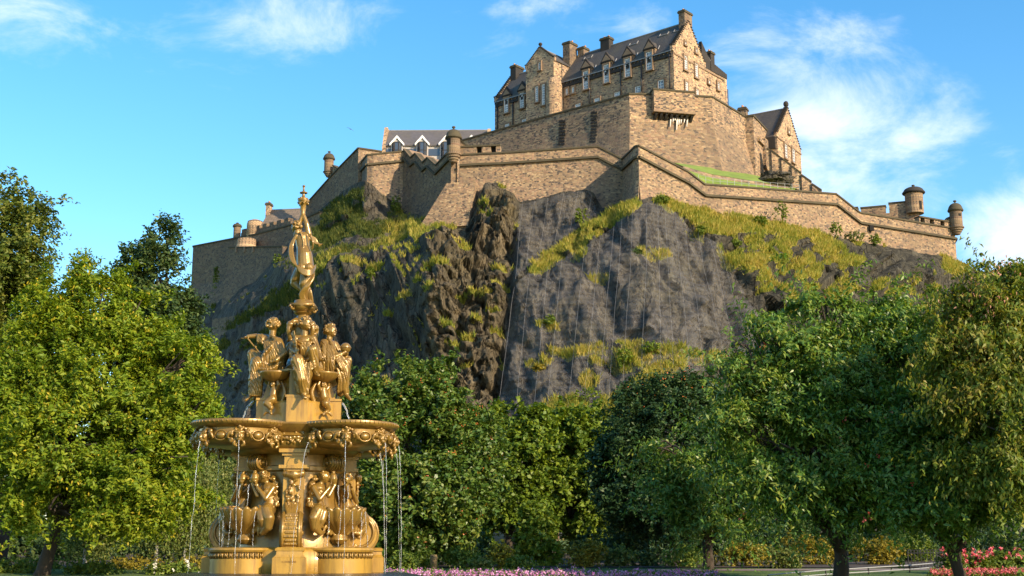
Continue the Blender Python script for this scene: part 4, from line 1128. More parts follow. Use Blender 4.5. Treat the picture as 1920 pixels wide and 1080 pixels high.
# raised parapets with gun openings by the turrets
def embrasured(root, a, b, h, holes, mat, n):
    """raised parapet from a to b (foot on the coping) with square openings at fractions holes"""
    d = b - a; L0 = d.length; e = d.normalized(); hd = hdir(d)
    xs = [0.0]
    for c, w in holes: xs += [c * L0 - w / 2, c * L0 + w / 2]
    xs.append(L0)
    mb = MB()
    for k in range(0, len(xs) - 1, 2):
        mb.obox(a + e * xs[k] - n * 1.0, e * (xs[k + 1] - xs[k]), n * 1.0, UP * h)
    pr_ = mb.build('parapet', mat, root)
    mb = MB(); mb.obox(a - n * 1.1 + UP * (h + 0.003), e * L0, n * 1.25, UP * 0.24); mb.build('coping', M['coping'], pr_)
    for c, w in holes:
        mb = MB(); mb.obox(a + e * (c * L0 - w / 2) - n * 0.9, e * w, n * 0.2, UP * (h - 0.003)); mb.build('opening', M['dark'], pr_)
nM = front_normal(hdir(MC[2] - MC[0]))
embrasured(main_w, MC[0] + UP * 0.25 - UP * 0.2, MC[2] + UP * 0.05, 1.15, [(0.48, 0.75), (0.83, 0.75)], M['curtain'], nM)
ra = RC[4].lerp(RC[5], 0.62); nR_ = front_normal(hdir(RC[5] - RC[4]))
embrasured(right_w, ra + UP * 0.05, RC[5] + UP * 0.05, 0.9, [(0.1, 0.8), (0.36, 0.8), (0.66, 0.8)], M['curtain'], nR_)
mb = MB(); q = on_plane(1634, 428, RC[4] + nR_ * 0.35, nR_); mb.box(q, (0.6, 0.5, 0.8)); mb.build('drain_hole', M['dark'], right_w)
# corner of the right wall turning back
rc2 = [RC[5], RC[5] + Vector((3.5, 16, 0.5))]
curtain('curtain_wall', rc2, 17, 1.6, 'short return of the wall behind the right corner turret')
# zigzag recess left of the middle turret: saw-tooth coping over a shaded wall
ZX = [(757, 281), (770, 297), (779, 289), (792.5, 306), (801.5, 297), (817, 311.5), (846, 281)]
ZY = [192.0, 190.2, 188.6, 186.2, 184.6, 182, 177.8]
ZZ = [P(x, y, Yv) for (x, y), Yv in zip(ZX, ZY)]
zig = curtain('sawtooth_wall', ZZ, 20, 1.6, 'shaded recessed wall with a saw tooth coping left of the middle turret', M['shadedwall'], 1.1, 1.0)
for k in (0, 2, 4):                      # sloping stone caps running back from each tooth
    a_, b_ = ZZ[k], ZZ[k + 1]
    mb = MB(); mb.prism([a_ + UP * 0.27, b_ + UP * 0.27, b_ + UP * 0.0, a_ + UP * 0.0], Vector((-5.5, 0.5, -0.2)) * -0.0 + Vector((2.6, 4.2, 0.55))); mb.build('tooth_cap', M['trim'], zig)
wb = curtain('curtain_wall', [P(846, 277, 178.4) + Vector((0, 5, 0)), P(800, 297, 186) + Vector((1, 9, 0))][::-1], 6, 0.2, 'short inner parapet wall rising to the middle turret', M['curtain'], 1.2, 1.0, False)
LB = [P(689, 291.5, 190.6), P(757, 285, 192.2)]
lb = curtain('bastion_wall', LB, 15, 1.6, 'half shaded end wall of the left bastion with a diagonal shadow')
LS = [P(671, 313, 203), P(689, 291.5, 190.6)]
curtain('bastion_wall', LS, 15, 1.2, 'narrow shaded side wall of the left bastion', M['shadedwall'], 1.3, 1.0)
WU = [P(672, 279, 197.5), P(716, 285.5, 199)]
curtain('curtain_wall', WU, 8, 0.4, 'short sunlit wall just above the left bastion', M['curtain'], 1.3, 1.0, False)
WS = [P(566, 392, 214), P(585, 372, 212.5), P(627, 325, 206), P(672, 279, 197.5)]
curtain('west_wall', WS, 26, 4.0, 'steep shaded west wall climbing to the left bastion', M['shadedwall'], 1.3, 1.0, False)
# stepped stone buttress at the foot of the middle turret
ba = [P(838, 352, 176.4), P(893, 350, 175.6)]
root = thing('stepped_buttress', P(860, 440, 172), 'stepped sloping stone buttress at the foot of the middle turret', 'buttress')
bd = hdir(ba[1] - ba[0]); bn = front_normal(bd)
zt0 = ba[0].z + 0.6; zb0 = zat(440, 172.5)
st = MB(); NS = 30
for k in range(NS):
    z1 = zt0 + (zb0 + 1.2 - zt0) * k / NS; z0 = zt0 + (zb0 + 1.2 - zt0) * (k + 1) / NS
    out = 0.3 + 0.13 * k; lx = 0.10 * k; rx_ = -0.03 * k
    o_ = Vector((ba[0].x, ba[0].y, z0 - 0.004 * k)) - bd * lx - bn * 2
    st.obox(o_, bd * ((ba[1] - ba[0]).length + lx + rx_ * 0.3), bn * (2 + out), UP * (z1 - z0 - 0.002))
st.obox(Vector((ba[0].x, ba[0].y, zb0 - 6)) - bd * 3.2 - bn * 2, bd * ((ba[1] - ba[0]).length + 2.6), bn * (2 + 3.6), UP * 7.1)
st.build('masonry', M['curtain'], root)

# ------------------------------------------------------------------ sentry turrets
def turret(px, y_fin, y_eave, y_corb, y_foot, r_px, Y, label, corbel=True, name='sentry_turret', win=(), rmat=None, bmat=None, dome=0.95):
    c = P(px, y_eave, Y); r = r_px * c.y / F
    z = lambda y: zat(y, Y)
    root = thing(name, Vector((c.x, c.y, z(y_foot))), label, 'turret', None)
    mb = MB(); zb = z(y_corb)
    mb.lathe((c.x, c.y, zb), [(r, 0), (r, c.z - zb)], 20); mb.build('drum', bmat or M['dressed'], root, False)
    H = (z(y_fin) - c.z) * 0.72
    mb = MB(); pf = [(r * 0.9, -0.12), (r * 1.24, -0.05), (r * 1.30, 0.10), (r * 1.22, 0.26)]
    for k in range(1, 9):
        a = k / 9 * PI / 2; pf.append((r * 1.15 * math.cos(a) ** dome, 0.26 + (H - 0.26) * math.sin(a)))
    pf.append((0.1, H + 0.02))
    mb.lathe((c.x, c.y, c.z), pf, 20); mb.build('dome', rmat or M['coping'], root, True)
    mb = MB(); fz = z(y_fin) - c.z - H; mb.lathe((c.x, c.y, c.z + H - 0.05), [(0.13, 0), (0.1, fz * 0.35), (0.24, fz * 0.5), (0.28, fz * 0.72), (0.2, fz * 0.95), (0.04, fz)], 10); mb.build('finial', M['coping'], root, True)
    if corbel:
        mb = MB(); zf = z(y_foot); n = 4; pf = [(0.15, zf - zb)]
        for k in range(n):
            rr = r * (0.35 + 0.85 * (k + 1) / n); z0 = (zf - zb) * (1 - (k + 0.25) / n); z1 = (zf - zb) * (1 - (k + 1) / n)
            pf += [(rr * 0.86, z0), (rr, z0 + 0.06), (rr, z1 - 0.02)]
        pf += [(r * 1.02, 0.02)]
        mb.lathe((c.x, c.y, zb), pf, 20); mb.build('corbel', M['dressed'], root, False)
    for ang, yw, w, h in win:
        a = R(ang); dn_ = Vector((math.sin(a), -math.cos(a), 0)); e = Vector((math.cos(a), math.sin(a), 0))
        q = Vector((c.x, c.y, z(yw))) + dn_ * (r * 0.9)
        mb = MB(); mb.obox(q - e * w / 2 - UP * h / 2, e * w, dn_ * (r * 0.1 + 0.03), UP * h); mb.build('opening', M['dark'], root)
    return root
turret(850.5, 236, 260, 289, 306, 13.2, 177.0, 'domed sentry turret above the stepped buttress in the middle', win=((-42, 268, 0.7, 1.0),))
turret(1791.5, 375, 396, 426, 441, 11.7, 191.6, 'domed sentry turret hanging on the far right corner of the wall', win=((20, 405, 0.4, 0.4),), bmat=M['dressed'])
turret(617, 283, 299, 322, 333, 9.2, 210.0, 'domed sentry turret above the shaded west wall', rmat=M['coping'])
turret(445, 417, 425.5, 446, 450, 7.0, 221, 'smallest sentry turret on the low wall far left', corbel=False)
turret(1713, 346, 363, 401, 402, 17.0, 203, 'broad round watch tower with a domed cap behind the right wall', corbel=False, name='watch_tower', win=((25, 388, 0.5, 1.4),), bmat=M['curtain'], rmat=M['soot'])
# curved parapets sweeping up to turrets
def sweep_parapet(a, b, label, hs):
    n = len(hs); pts = [a.lerp(b, k / (n - 1)) for k in range(n)]
    root = thing('parapet_wall', a.lerp(b, 0.5), label, 'wall')
    mb = MB(); mb.plan(pts, [(0, list(hs)), (0, -1.0), (-0.9, -1.0), (-0.9, list(hs))]); mb.build('wall', M['curtain'], root)
    mb = MB(); mb.plan(pts, [(0.1, [h + 0.2 for h in hs]), (0.1, [h + 0.003 for h in hs]), (-1.0, [h + 0.003 for h in hs]), (-1.0, [h + 0.2 for h in hs])]); mb.build('coping', M['coping'], root)
sweep_parapet(P(862, 287, 177.9), P(884, 288, 177.6), 'parapet curving up to the middle sentry turret', [2.1, 1.55, 1.2, 1.05, 1.0])
sweep_parapet(P(1768, 427, 191.6), P(1782, 428, 191.9), 'parapet curving up to the right corner turret', [0.95, 1.0, 1.25, 1.7])
sweep_parapet(P(623, 332, 209), P(640, 322, 207), 'parapet curving down from the west wall turret', [2.0, 1.3, 0.7, 0.3])
# crenellated wall behind the right curtain
cren = thing('crenellated_wall', P(1660, 400, 203), 'low crenellated wall beside the round watch tower', 'wall')
cA, cB = P(1600, 398, 206), P(1722, 388, 202.4); dC = hdir(cB - cA); nC = front_normal(dC)
mb = MB(); mb.plan([cA, cB], [(0, -0.6), (0, -6), (-1.2, -6), (-1.2, -0.6)]); mb.build('wall', M['curtain'], cren)
for xa, xb in ((1598, 1608), (1614.5, 1660.5), (1667.5, 1720)):
    qa = on_plane(xa, 396, cA, nC); qb = on_plane(xb, 396, cA, nC)
    za = zat(386.5 if xa < 1665 else 382.5, 204)
    za = za if xa > 1610 else zat(391, 206)
    a_ = Vector((qa.x, qa.y, cA.z - 1.2)); mb = MB(); mb.obox(a_ - nC * 1.2, dC * (qb - qa).dot(dC), nC * 1.203, UP * (za - a_.z)); me_ = mb.build('merlon', M['curtain'], cren)
    mb = MB(); mb.obox(a_ - nC * 1.3 + UP * (za - a_.z + 0.003) - dC * 0.1, dC * ((qb - qa).dot(dC) + 0.2), nC * 1.4, UP * 0.25); mb.build('coping', M['coping'], me_)

# ------------------------------------------------------------------ pale building with dormers, left of the battery
b0 = P(722, 272, 214); b1 = far_at(917, 271, b0.z); dD = hdir(b1 - b0); nD = front_normal(dD); bD = -nD; LD = (b1 - b0).length
rz = zat(247, 217.5) - b0.z
barr = thing('slate_roofed_building', b0 - UP * 4, 'pale building with grey slate roof and white framed dormers behind the left walls', 'building')
M['harl'] = plain('pale_harling', (0.42, 0.39, 0.36), 0.9, 0, 0.1)
mb = MB(); mb.obox(b0 - UP * 9, dD * LD, bD * 8, UP * 9); mb.build('wall', M['harl'], barr)
roof(barr, b0 + UP * 0.02, dD, bD, LD, 8, rz, M['slate2'], 0.3, 0.25)
mb = MB(); mb.obox(b0 - UP * 2.0 + nD * 0.003, dD * LD, nD * 0.08, UP * 1.25); mb.build('window_band', M['glass'], barr)
for xa, xb, ys_ in ((717.5, 724, 240), (913, 919.5, 243.5)):
    qa = on_plane(xa, 250, b0, nD); qb = on_plane(xb, 250, b0, nD)
    mb = MB(); zt2 = zat(ys_, 217) - b0.z; zf_ = zat(276, 214) - b0.z
    w_ = (qb - qa).dot(dD)
    o_ = Vector((qa.x, qa.y, b0.z))
    mb.prism([o_ - bD * 0.5 - UP * 9, o_ - bD * 0.5 + UP * zf_, o_ + bD * 2.6 + UP * zt2, o_ + bD * 4.6 + UP * zt2, o_ + bD * 8.5 + UP * zf_, o_ + bD * 8.5 - UP * 9], dD * w_)
    mb.build('gable_end', M['ashlar'], barr)
for px in (744, 791.5, 836, 884):
    c = on_plane(px, 284, b0 + nD * 0.5, nD); zt3 = zat(252.5, 213) - c.z; hw = 14.5 * 213 / F; ze = zat(267, 213) - c.z
    o_ = Vector((c.x, c.y, c.z))
    mb = MB(); mb.prism([o_ - dD * (hw - 0.25) - UP * 2.5, o_ + dD * (hw - 0.25) - UP * 2.5, o_ + dD * (hw - 0.25) + UP * ze, o_ + UP * (zt3 - 0.2), o_ - dD * (hw - 0.25) + UP * ze], bD * 4.5); dm = mb.build('dormer', M['harl'], barr)
    for sg in (-1, 1):
        mb = MB(); a_ = o_ + dD * sg * hw + UP * (ze - 0.12) + nD * 0.25; b_ = o_ + UP * zt3 + nD * 0.25
        mb.prism([a_, b_, b_ - UP * 0.5, a_ - UP * 0.36 - dD * sg * 0.05], bD * 0.5); mb.build('bargeboard', M['white'], dm)
        mb = MB(); mb.prism([a_ + bD * 0.503 + UP * 0.02, b_ + bD * 0.503 + UP * 0.02, b_ + bD * 0.503 - UP * 0.2, a_ + bD * 0.503 - UP * 0.2], bD * 5); mb.build('dormer_roof', M['slate2'], dm)
    # canted bay window
    pts = [o_ - dD * (hw * 0.60) + nD * 0.02, o_ - dD * (hw * 0.28) + nD * 0.55, o_ + dD * (hw * 0.28) + nD * 0.55, o_ + dD * (hw * 0.60) + nD * 0.02]
    zt4 = zat(266.5, 213) - c.z
    mb = MB(); mb.prism([p_ - UP * 2.2 for p_ in pts], UP * (2.2 + zt4)); wn = mb.build('bay_window', M['glass'], dm)
    mb = MB()
    for p_ in pts: mb.box(p_ + UP * ((zt4 - 2.2) / 2), (0.13, 0.13, 2.2 + zt4 + 0.05))
    for i in range(3):
        for zz in (zt4, 0.1, -1.2):
            mb.obox(pts[i] + UP * (zz - 0.05), pts[i + 1] - pts[i], nD * 0.07, UP * 0.1)
    mb.build('frame', M['soot'], wn)

# ------------------------------------------------------------------ low western defences, far left
LW = [P(362, 463, 232), P(445, 447, 220), P(478, 441, 215.4), P(545, 423, 206), P(600, 398, 198.5)]
lw = curtain('west_wall', LW, 24, 4.5, 'low shaded wall at the far left end of the rock', M['shadedwall'], 1.2, 1.4, False)
curtain('west_wall', [LW[0] + Vector((-1.5, 25, 0)), LW[0]], 26, 4.0, 'return of the low wall at its far left corner', M['shadedwall'], 1.2, 1.4, False)
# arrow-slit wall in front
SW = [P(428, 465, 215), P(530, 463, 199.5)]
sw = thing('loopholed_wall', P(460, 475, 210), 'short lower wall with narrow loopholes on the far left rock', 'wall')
masonry(sw, 'wall', SW, 12, 1.0, M['shadedwall'], 1.5)
course(sw, 'coping', SW, 0.003, 0.2, -1.4, 0.15, M['coping'])
for px in (442, 457.5, 473.5):
    nS = front_normal(hdir(SW[1] - SW[0])); q = on_plane(px, 473, SW[0] + nS * 0.14, nS); mb = MB(); dS = hdir(SW[1] - SW[0]); mb.obox(q - dS * 0.22 - nS * 0.3, dS * 0.44, nS * 0.33, UP * 0.95); mb.build('loophole', M['trim'], sw)
mb = MB(); c = P(462, 464, 214); mb.lathe((c.x, c.y, c.z - 1), [(1.9, 0), (1.75, 1.0), (1.6, 2.4), (1.0, 2.5)], 18)
tag(mb.build('round_bastion', M['ashlar'], None, False, origin=(c.x, c.y, c.z - 1)), 'small sunlit round bastion above the loopholed wall', 'bastion')
# crenellated stretch and tiled house on the far left
cw_ = thing('crenellated_wall', P(500, 435, 214), 'small crenellated wall in front of the tiled roof far left', 'wall')
ca_, cb_ = P(452, 437, 221), P(545, 414, 208); dc_ = hdir(cb_ - ca_); nc_ = front_normal(dc_)
mb = MB(); mb.plan([ca_, cb_], [(0, 0), (0, -5), (-1, -5), (-1, 0)]); mb.build('wall', M['shadedwall'], cw_)
for k in range(7):
    a_ = ca_.lerp(cb_, (k + 0.1) / 7) + UP * 0.003; b_ = ca_.lerp(cb_, (k + 0.68) / 7) + UP * 0.003
    mb = MB(); mb.plan([a_, b_], [(0.0, 0.62), (0.0, 0), (-1, 0), (-1, 0.62)]); mb.build('merlon', M['shadedwall'], cw_)
t0 = P(489, 425, 217); t1 = far_at(556, 419, t0.z + 0.3); dt = hdir(t1 - t0); nt_ = front_normal(dt); bt = -nt_
tiled = thing('tiled_house', t0 - UP * 3, 'low house with a brown stone tiled roof and one tall stack far left', 'building')
zr = zat(398, 221) - t0.z
mb = MB(); mb.obox(t0 - UP * 6, dt * 11, bt * 8, UP * 6); mb.build('wall', M['ashlar'], tiled)
tr2 = roof(tiled, t0 + UP * 0.02, dt, bt, 11, 8, zr, M['rooftile'], 0.3, 0.25)
chimney(tiled, t0 + dt * 0.1 + bt * 3.4 + UP * (zr * 0.55), dt, bt, 0.75, 1.3, zat(388, 221) - t0.z - zr * 0.55, 1, M['ashlar'])
mb = MB(); c = P(478, 432, 218); mb.lathe((c.x, c.y, c.z - 2), [(1.5, 0), (1.45, 3), (1.3, 3.6), (0.6, 3.9)], 16); tag(mb.build('stair_turret', M['ashlar'], None, True, origin=(c.x, c.y, c.z - 2)), 'small rounded stair turret left of the tiled roof', 'turret')
# low retaining wall on the left rock
rw_ = [P(398, 598, 207), P(440, 592, 199), P(478, 590, 192), P(492, 600, 190)]
rt = thing('retaining_wall', P(440, 600, 199), 'overgrown stone retaining wall low on the left of the rock', 'wall')
masonry(rt, 'wall', rw_, 5.5, 0.9, M['shadedwall'], 1.6)

# ------------------------------------------------------------------ lawn terrace between the walls, its railing, the outcrop
def terrace_mat():
    m, nt, N, L, b = newmat('terrace_grass'); tc = N.new('ShaderNodeTexCoord')
    L.new(ramp(N, L, noise(N, L, tc.outputs['Object'], 0.8, 5), [(0.3, (0.11, 0.17, 0.02)), (0.7, (0.19, 0.25, 0.035))]), b.inputs['Base Color']); b.inputs['Roughness'].default_value = 0.95
    return m
M['terr'] = terrace_mat()
def grid_sheet(name, rows, mat, label, kind='structure'):
    vs = []; m = len(rows[0])
    for r_ in rows: vs += [P(*q) for q in r_]
    fs = [(i * m + j, i * m + j + 1, (i + 1) * m + j + 1, (i + 1) * m + j) for i in range(len(rows) - 1) for j in range(m - 1)]
    o = link_mesh(name, vs, fs, mat, smooth=False)
    return tag(o, label, None, None, kind)
grid_sheet('lawn_terrace', [[(1278, 345, 170), (1330, 356, 172), (1400, 362, 176.5), (1500, 370, 182)],
                            [(1280, 321, 171), (1330, 341, 174), (1400, 346, 178), (1490, 354, 184)],
                            [(1282, 317, 174), (1335, 333.5, 177), (1398, 343, 181), (1480, 353.5, 186)]], M['terr'], 'lower strip of lawn behind the right curtain wall')
grid_sheet('terrace_bank', [[(1282, 318, 174.2), (1335, 334.5, 177.2), (1398, 344, 181.2), (1480, 354, 186.2)], [(1280, 311, 174.5), (1335, 327, 177.5), (1398, 337, 181.5), (1482, 351, 186.5)]], M['batter'], 'low earthen bank across the lawn terrace')
grid_sheet('lawn_terrace', [[(1278, 310.8, 174.4), (1335, 326.8, 177.4), (1398, 336.8, 181.4), (1484, 352, 186.4)], [(1262, 304, 190), (1345, 315, 193), (1428, 331, 198), (1500, 356, 200)]], M['terr'], 'bright upper lawn at the foot of the battery wall')
rail = thing('terrace_railing', P(1400, 340, 177), 'thin metal railing along the lawn terrace behind the right curtain wall', 'railing')
rpts = []
for k in range(15):
    px = 1310 + k * 13.5; Yr = 171.2 + (px - 1310) / 190 * 12
    foot = np.interp(px, [1300, 1330, 1400, 1500, 1520], [340, 347, 353, 360.5, 361.5])
    a_ = P(px, foot, Yr); rpts.append(a_ + UP * 1.15)
    mb = MB(); mb.tube([a_ - UP * 0.4, a_ + UP * 1.15], 0.032, 5); mb.build('post', M['steel'], rail)
for dz in (0.0, -0.5):
    mb = MB(); mb.tube([p_ + UP * dz for p_ in rpts], 0.026, 5); mb.build('rail', M['steel'], rail)
def boulder(name, c, r, label, seed, mat=None):
    bm = bmesh.new(); bmesh.ops.create_icosphere(bm, subdivisions=5, radius=1.0)
    v = np.array([q.co[:] for q in bm.verts])
    f_, e_ = facets(v[:, 0] * 1.3 + v[:, 1] * 1.1 + 5, v[:, 2] * 1.4 + v[:, 1] * 0.7, seed, 0.9); f2_, _ = facets(v[:, 0] * 3.1 + v[:, 1] * 2 + 5, v[:, 2] * 3, seed + 9, 0.9)
    s = 1 + 0.5 * f_ + 0.2 * f2_
    v = v * s[:, None] * np.array(r) + np.array(c)
    fs = [[q.index for q in f.verts] for f in bm.faces]; bm.free()
    return tag(link_mesh(name, v, fs, mat or M['rock'], uv=False, origin=c), label, 'rock')
boulder('rock_outcrop', P(1452, 340, 192), (2.6, 1.8, 1.25), 'dark rock outcrop poking through the terrace below the tower', 3)
# ================================================================== the cast-iron fountain
def goldmat(name, c0, c1, rough=0.36, metal=0.35, rust=0.0, bs=0.12):
    m, nt, N, L, b = newmat(name)
    tc = N.new('ShaderNodeTexCoord'); ob = tc.outputs['Object']
    n1 = noise(N, L, ob, 1.8, 5, 0.6); n2 = noise(N, L, mapping(N, L, ob, (1, 1, 0.12)), 7.0, 5, 0.65)
    c = mixc(N, L, n1, c0, c1)
    mr = N.new('ShaderNodeMapRange'); mr.inputs[1].default_value = 0.47; mr.inputs[2].default_value = 0.72; mr.inputs[4].default_value = 0.62 + rust * 0.5; L.new(n2, mr.inputs[0])
    c = mixc(N, L, mr.outputs[0], c, (0.11, 0.055, 0.016))
    L.new(c, b.inputs['Base Color']); b.inputs['Metallic'].default_value = metal
    rr_ = N.new('ShaderNodeMapRange'); rr_.inputs[3].default_value = rough - 0.1; rr_.inputs[4].default_value = rough + 0.18; L.new(n2, rr_.inputs[0]); L.new(rr_.outputs[0], b.inputs['Roughness'])
    b.inputs['Coat Weight'].default_value = 0.35; b.inputs['Coat Roughness'].default_value = 0.15
    bump(N, L, noise(N, L, ob, 26, 4), b, bs, 0.02)
    return m
M['gold'] = goldmat('bronze_gold_paint', (0.18, 0.104, 0.020), (0.33, 0.188, 0.034), 0.32, 0.3)
M['ochre'] = goldmat('ochre_iron_paint', (0.30, 0.168, 0.022), (0.44, 0.25, 0.030), 0.45, 0.12, 0.2)
M['goldstat'] = goldmat('statue_bronze_paint', (0.19, 0.110, 0.022), (0.33, 0.190, 0.036), 0.25, 0.3)
M['wetstone'] = plain('wet_dark_stone', (0.03, 0.03, 0.032), 0.25, 0, 0.4, 3, 0.3)

FY, ROT = 28.0, 6.5
FA = P(551, 1060, FY); FA.z = 0
fount = thing('fountain', Vector((FA.x, FA.y, gz(0, FY))), 'tall ornate golden cast iron fountain with statues and a broad lobed basin', 'fountain')
LEANX = 0.0
def zf(py, r=0.0): return zat(py, FY - r)
def frame(phi_deg):
    a = R(phi_deg + ROT)
    out = Vector((math.cos(a), math.sin(a), 0)); tan = Vector((-math.sin(a), math.cos(a), 0))
    return Matrix(((tan.x, out.x, 0, FA.x), (tan.y, out.y, 0, FA.y), (0, 0, 1, 0), (0, 0, 0, 1)))
PIER = [-90, 0, 90, 180]; DIAG = [-45, 45, 135, 225]
def put(mb, Mx, name, mat, smooth=True, parent=None):
    n = MB(); n.v = [Mx @ q for q in mb.v]; n.f = list(mb.f)
    return n.build(name, mat, parent or fount, smooth)
def autosmooth(o, ang=40):
    me = o.data
    try: me.set_sharp_from_angle(angle=R(ang))
    except Exception: pass
    return o
class Sculpt(MB):
    def cap(self, p0, r0, p1, r1, n=16):
        self.tube([p0, p1], [r0, r1], n); self.ball(p0, r0 * 0.995, n, 10); self.ball(p1, r1 * 0.995, n, 10)
    def chain(self, pts, rad, n=16):
        for i in range(len(pts) - 1): self.cap(pts[i], rad[i], pts[i + 1], rad[i + 1], n)
    def spline(self, pts, r0, r1=None, sub=5, n=7, bulge=True):
        pts = [Vector(q) for q in pts]; out = []
        for i in range(len(pts) - 1):
            p0 = pts[max(i - 1, 0)]; p1 = pts[i]; p2 = pts[i + 1]; p3 = pts[min(i + 2, len(pts) - 1)]
            for k in range(sub):
                t = k / sub
                out.append(0.5 * ((2 * p1) + (p2 - p0) * t + (2 * p0 - 5 * p1 + 4 * p2 - p3) * t * t + (3 * p1 - p0 - 3 * p2 + p3) * t ** 3))
        out.append(pts[-1]); k = len(out); r1 = r0 if r1 is None else r1
        rad = [(r0 + (r1 - r0) * i / (k - 1)) * ((0.45 + 0.55 * math.sin(PI * (0.12 + 0.76 * i / (k - 1)))) if bulge else 1) for i in range(k)]
        self.tube(out, rad, n)
    def folds(self, A, B, n, r, jit=0.25, seed=0):
        rd = random.Random(seed)
        for k in range(n):
            t = (k + 0.5 + rd.uniform(-jit, jit)) / n
            self.spline([Vector(a).lerp(Vector(b), t) for a, b in zip(A, B)], r * rd.uniform(0.75, 1.2))
    def finish(self, name, mat, parent, voxel=0.012, it=2, Mx=None, cloth=None):
        if Mx is not None: self.v = [Mx @ q for q in self.v]
        o = self.build(name, mat, parent, True, False)
        m = o.modifiers.new('r', 'REMESH'); m.mode = 'VOXEL'; m.voxel_size = voxel
        if it: s = o.modifiers.new('s', 'SMOOTH'); s.factor = 0.5; s.iterations = it
        dg = bpy.context.evaluated_depsgraph_get(); dg.update()
        me = bpy.data.meshes.new_from_object(o.evaluated_get(dg), depsgraph=dg)
        old = o.data; o.modifiers.clear(); o.data = me; bpy.data.meshes.remove(old); me.name = name
        if cloth:                       # pleats pressed into the dressed parts; bare skin (spheres given) stays smooth
            amp, skin = cloth; off = np.array(LOC[fount.name]); n_ = len(me.vertices)
            co = np.empty(n_ * 3); me.vertices.foreach_get('co', co); co = co.reshape(-1, 3); nn = np.empty(n_ * 3); me.vertices.foreach_get('normal', nn); nn = nn.reshape(-1, 3)
            w = co + off; a_ = np.ones(n_)
            for c, r in skin: a_ *= smooth(np.linalg.norm(w - np.array(c), axis=1), r, r * 1.25)
            u = w[:, 0] * 0.9 + w[:, 1] * 0.75 + 0.35 * w[:, 2] + 0.22 * fbm(w[:, 0] * 2.2, w[:, 1] * 2.2, w[:, 2] * 2.2, 2, 7)
            ph = fbm(u * 15, w[:, 2] * 1.6, oct=2, seed=9); fold = np.abs(np.sin(u * 58 + ph * 9)) ** 0.7 - 0.6
            co = co + nn * (amp * a_ * fold * (0.5 + fbm(w[:, 0] * 5, w[:, 1] * 5, w[:, 2] * 3, 2, 3)))[:, None]
            me.vertices.foreach_set('co', co.ravel()); me.update()
        me.polygons.foreach_set('use_smooth', np.ones(len(me.polygons), dtype=bool))
        return o
def head(sc, c, r, look, up=Vector((0, 0, 1)), hair=1.0, seed=0, bun=True):
    """skull, jaw, nose, brow, lips, ears, and curls on the side away from the face"""
    f = Vector(look).normalized(); s = f.cross(up).normalized(); u = s.cross(f).normalized()
    Mx = Matrix((s, f, u)).transposed()
    sc.ball(c, (r * 0.82, r * 0.98, r * 1.05), 16, 12, Mx)
    sc.ball(c + f * r * 0.42 - u * r * 0.55, (r * 0.52, r * 0.46, r * 0.52), 12, 8, Mx)
    sc.cap(c + f * r * 0.95 + u * r * 0.12, r * 0.10, c + f * r * 1.12 - u * r * 0.26, r * 0.15, 8)
    for k in (-1, 1):
        sc.cap(c + f * r * 0.86 + u * r * 0.25 + s * k * r * 0.1, r * 0.12, c + f * r * 0.7 + u * r * 0.22 + s * k * r * 0.5, r * 0.13, 8)
        sc.ball(c + f * r * 0.74 - u * r * 0.02 + s * k * r * 0.32, r * 0.13, 8, 6)
        sc.ball(c + s * k * r * 0.84 - u * r * 0.1, (r * 0.1, r * 0.2, r * 0.26), 8, 6, Mx)
        sc.ball(c + f * r * 0.55 - u * r * 0.35 + s * k * r * 0.38, r * 0.26, 8, 6)
    sc.cap(c + f * r * 0.88 - u * r * 0.5 - s * r * 0.14, r * 0.09, c + f * r * 0.88 - u * r * 0.5 + s * r * 0.14, r * 0.09, 6)
    sc.ball(c + f * r * 0.72 - u * r * 0.85, r * 0.2, 8, 6)
    rd = random.Random(seed)
    for k in range(46):
        th = rd.uniform(0, 2 * PI); ph = rd.uniform(-0.5, 1.5)
        d = s * math.cos(th) * math.cos(ph) + f * math.sin(th) * math.cos(ph) + u * math.sin(ph)
        if d.dot(f) > 0.42 and d.dot(u) < 0.72: continue
        if d.dot(u) < -0.45: continue
        sc.ball(c + Vector((d.x, d.y, d.z)) * r * 0.98 * hair, r * rd.uniform(0.16, 0.26), 7, 5)
    if bun: sc.ball(c - f * r * 1.05 * hair + u * r * 0.0, r * 0.42, 10, 7)
def hand(sc, wrist, d, side, r, curl=0.5, grip=None):
    """palm, four unequal bent fingers and a thumb leaving the side of the palm"""
    d = Vector(d).normalized(); side = Vector(side); side = (side - d * side.dot(d)).normalized(); nn = d.cross(side).normalized()
    palm = wrist + d * r * 1.6
    sc.cap(wrist, r * 0.62, palm, r * 0.8, 8); sc.ball(palm, r * 0.85, 8, 6)
    for k, ln in enumerate((1.5, 1.75, 1.65, 1.25)):
        b = palm + side * r * (0.66 - 0.44 * k) + d * r * 0.4
        m_ = b + d * r * ln * (1 - 0.25 * curl) + nn * r * curl * 0.5
        t = m_ + d * r * ln * 0.8 * (1 - curl) + nn * r * ln * 0.75 * curl
        sc.chain([b, m_, t], [r * 0.26, r * 0.24, r * 0.19], 6)
    tb = wrist + d * r * 0.8 + side * r * 0.7; tm = tb + side * r * 0.55 + d * r * 0.75 + nn * r * 0.3; sc.chain([tb, tm, tm + d * r * 0.8 + nn * r * 0.5], [r * 0.3, r * 0.26, r * 0.2], 6)

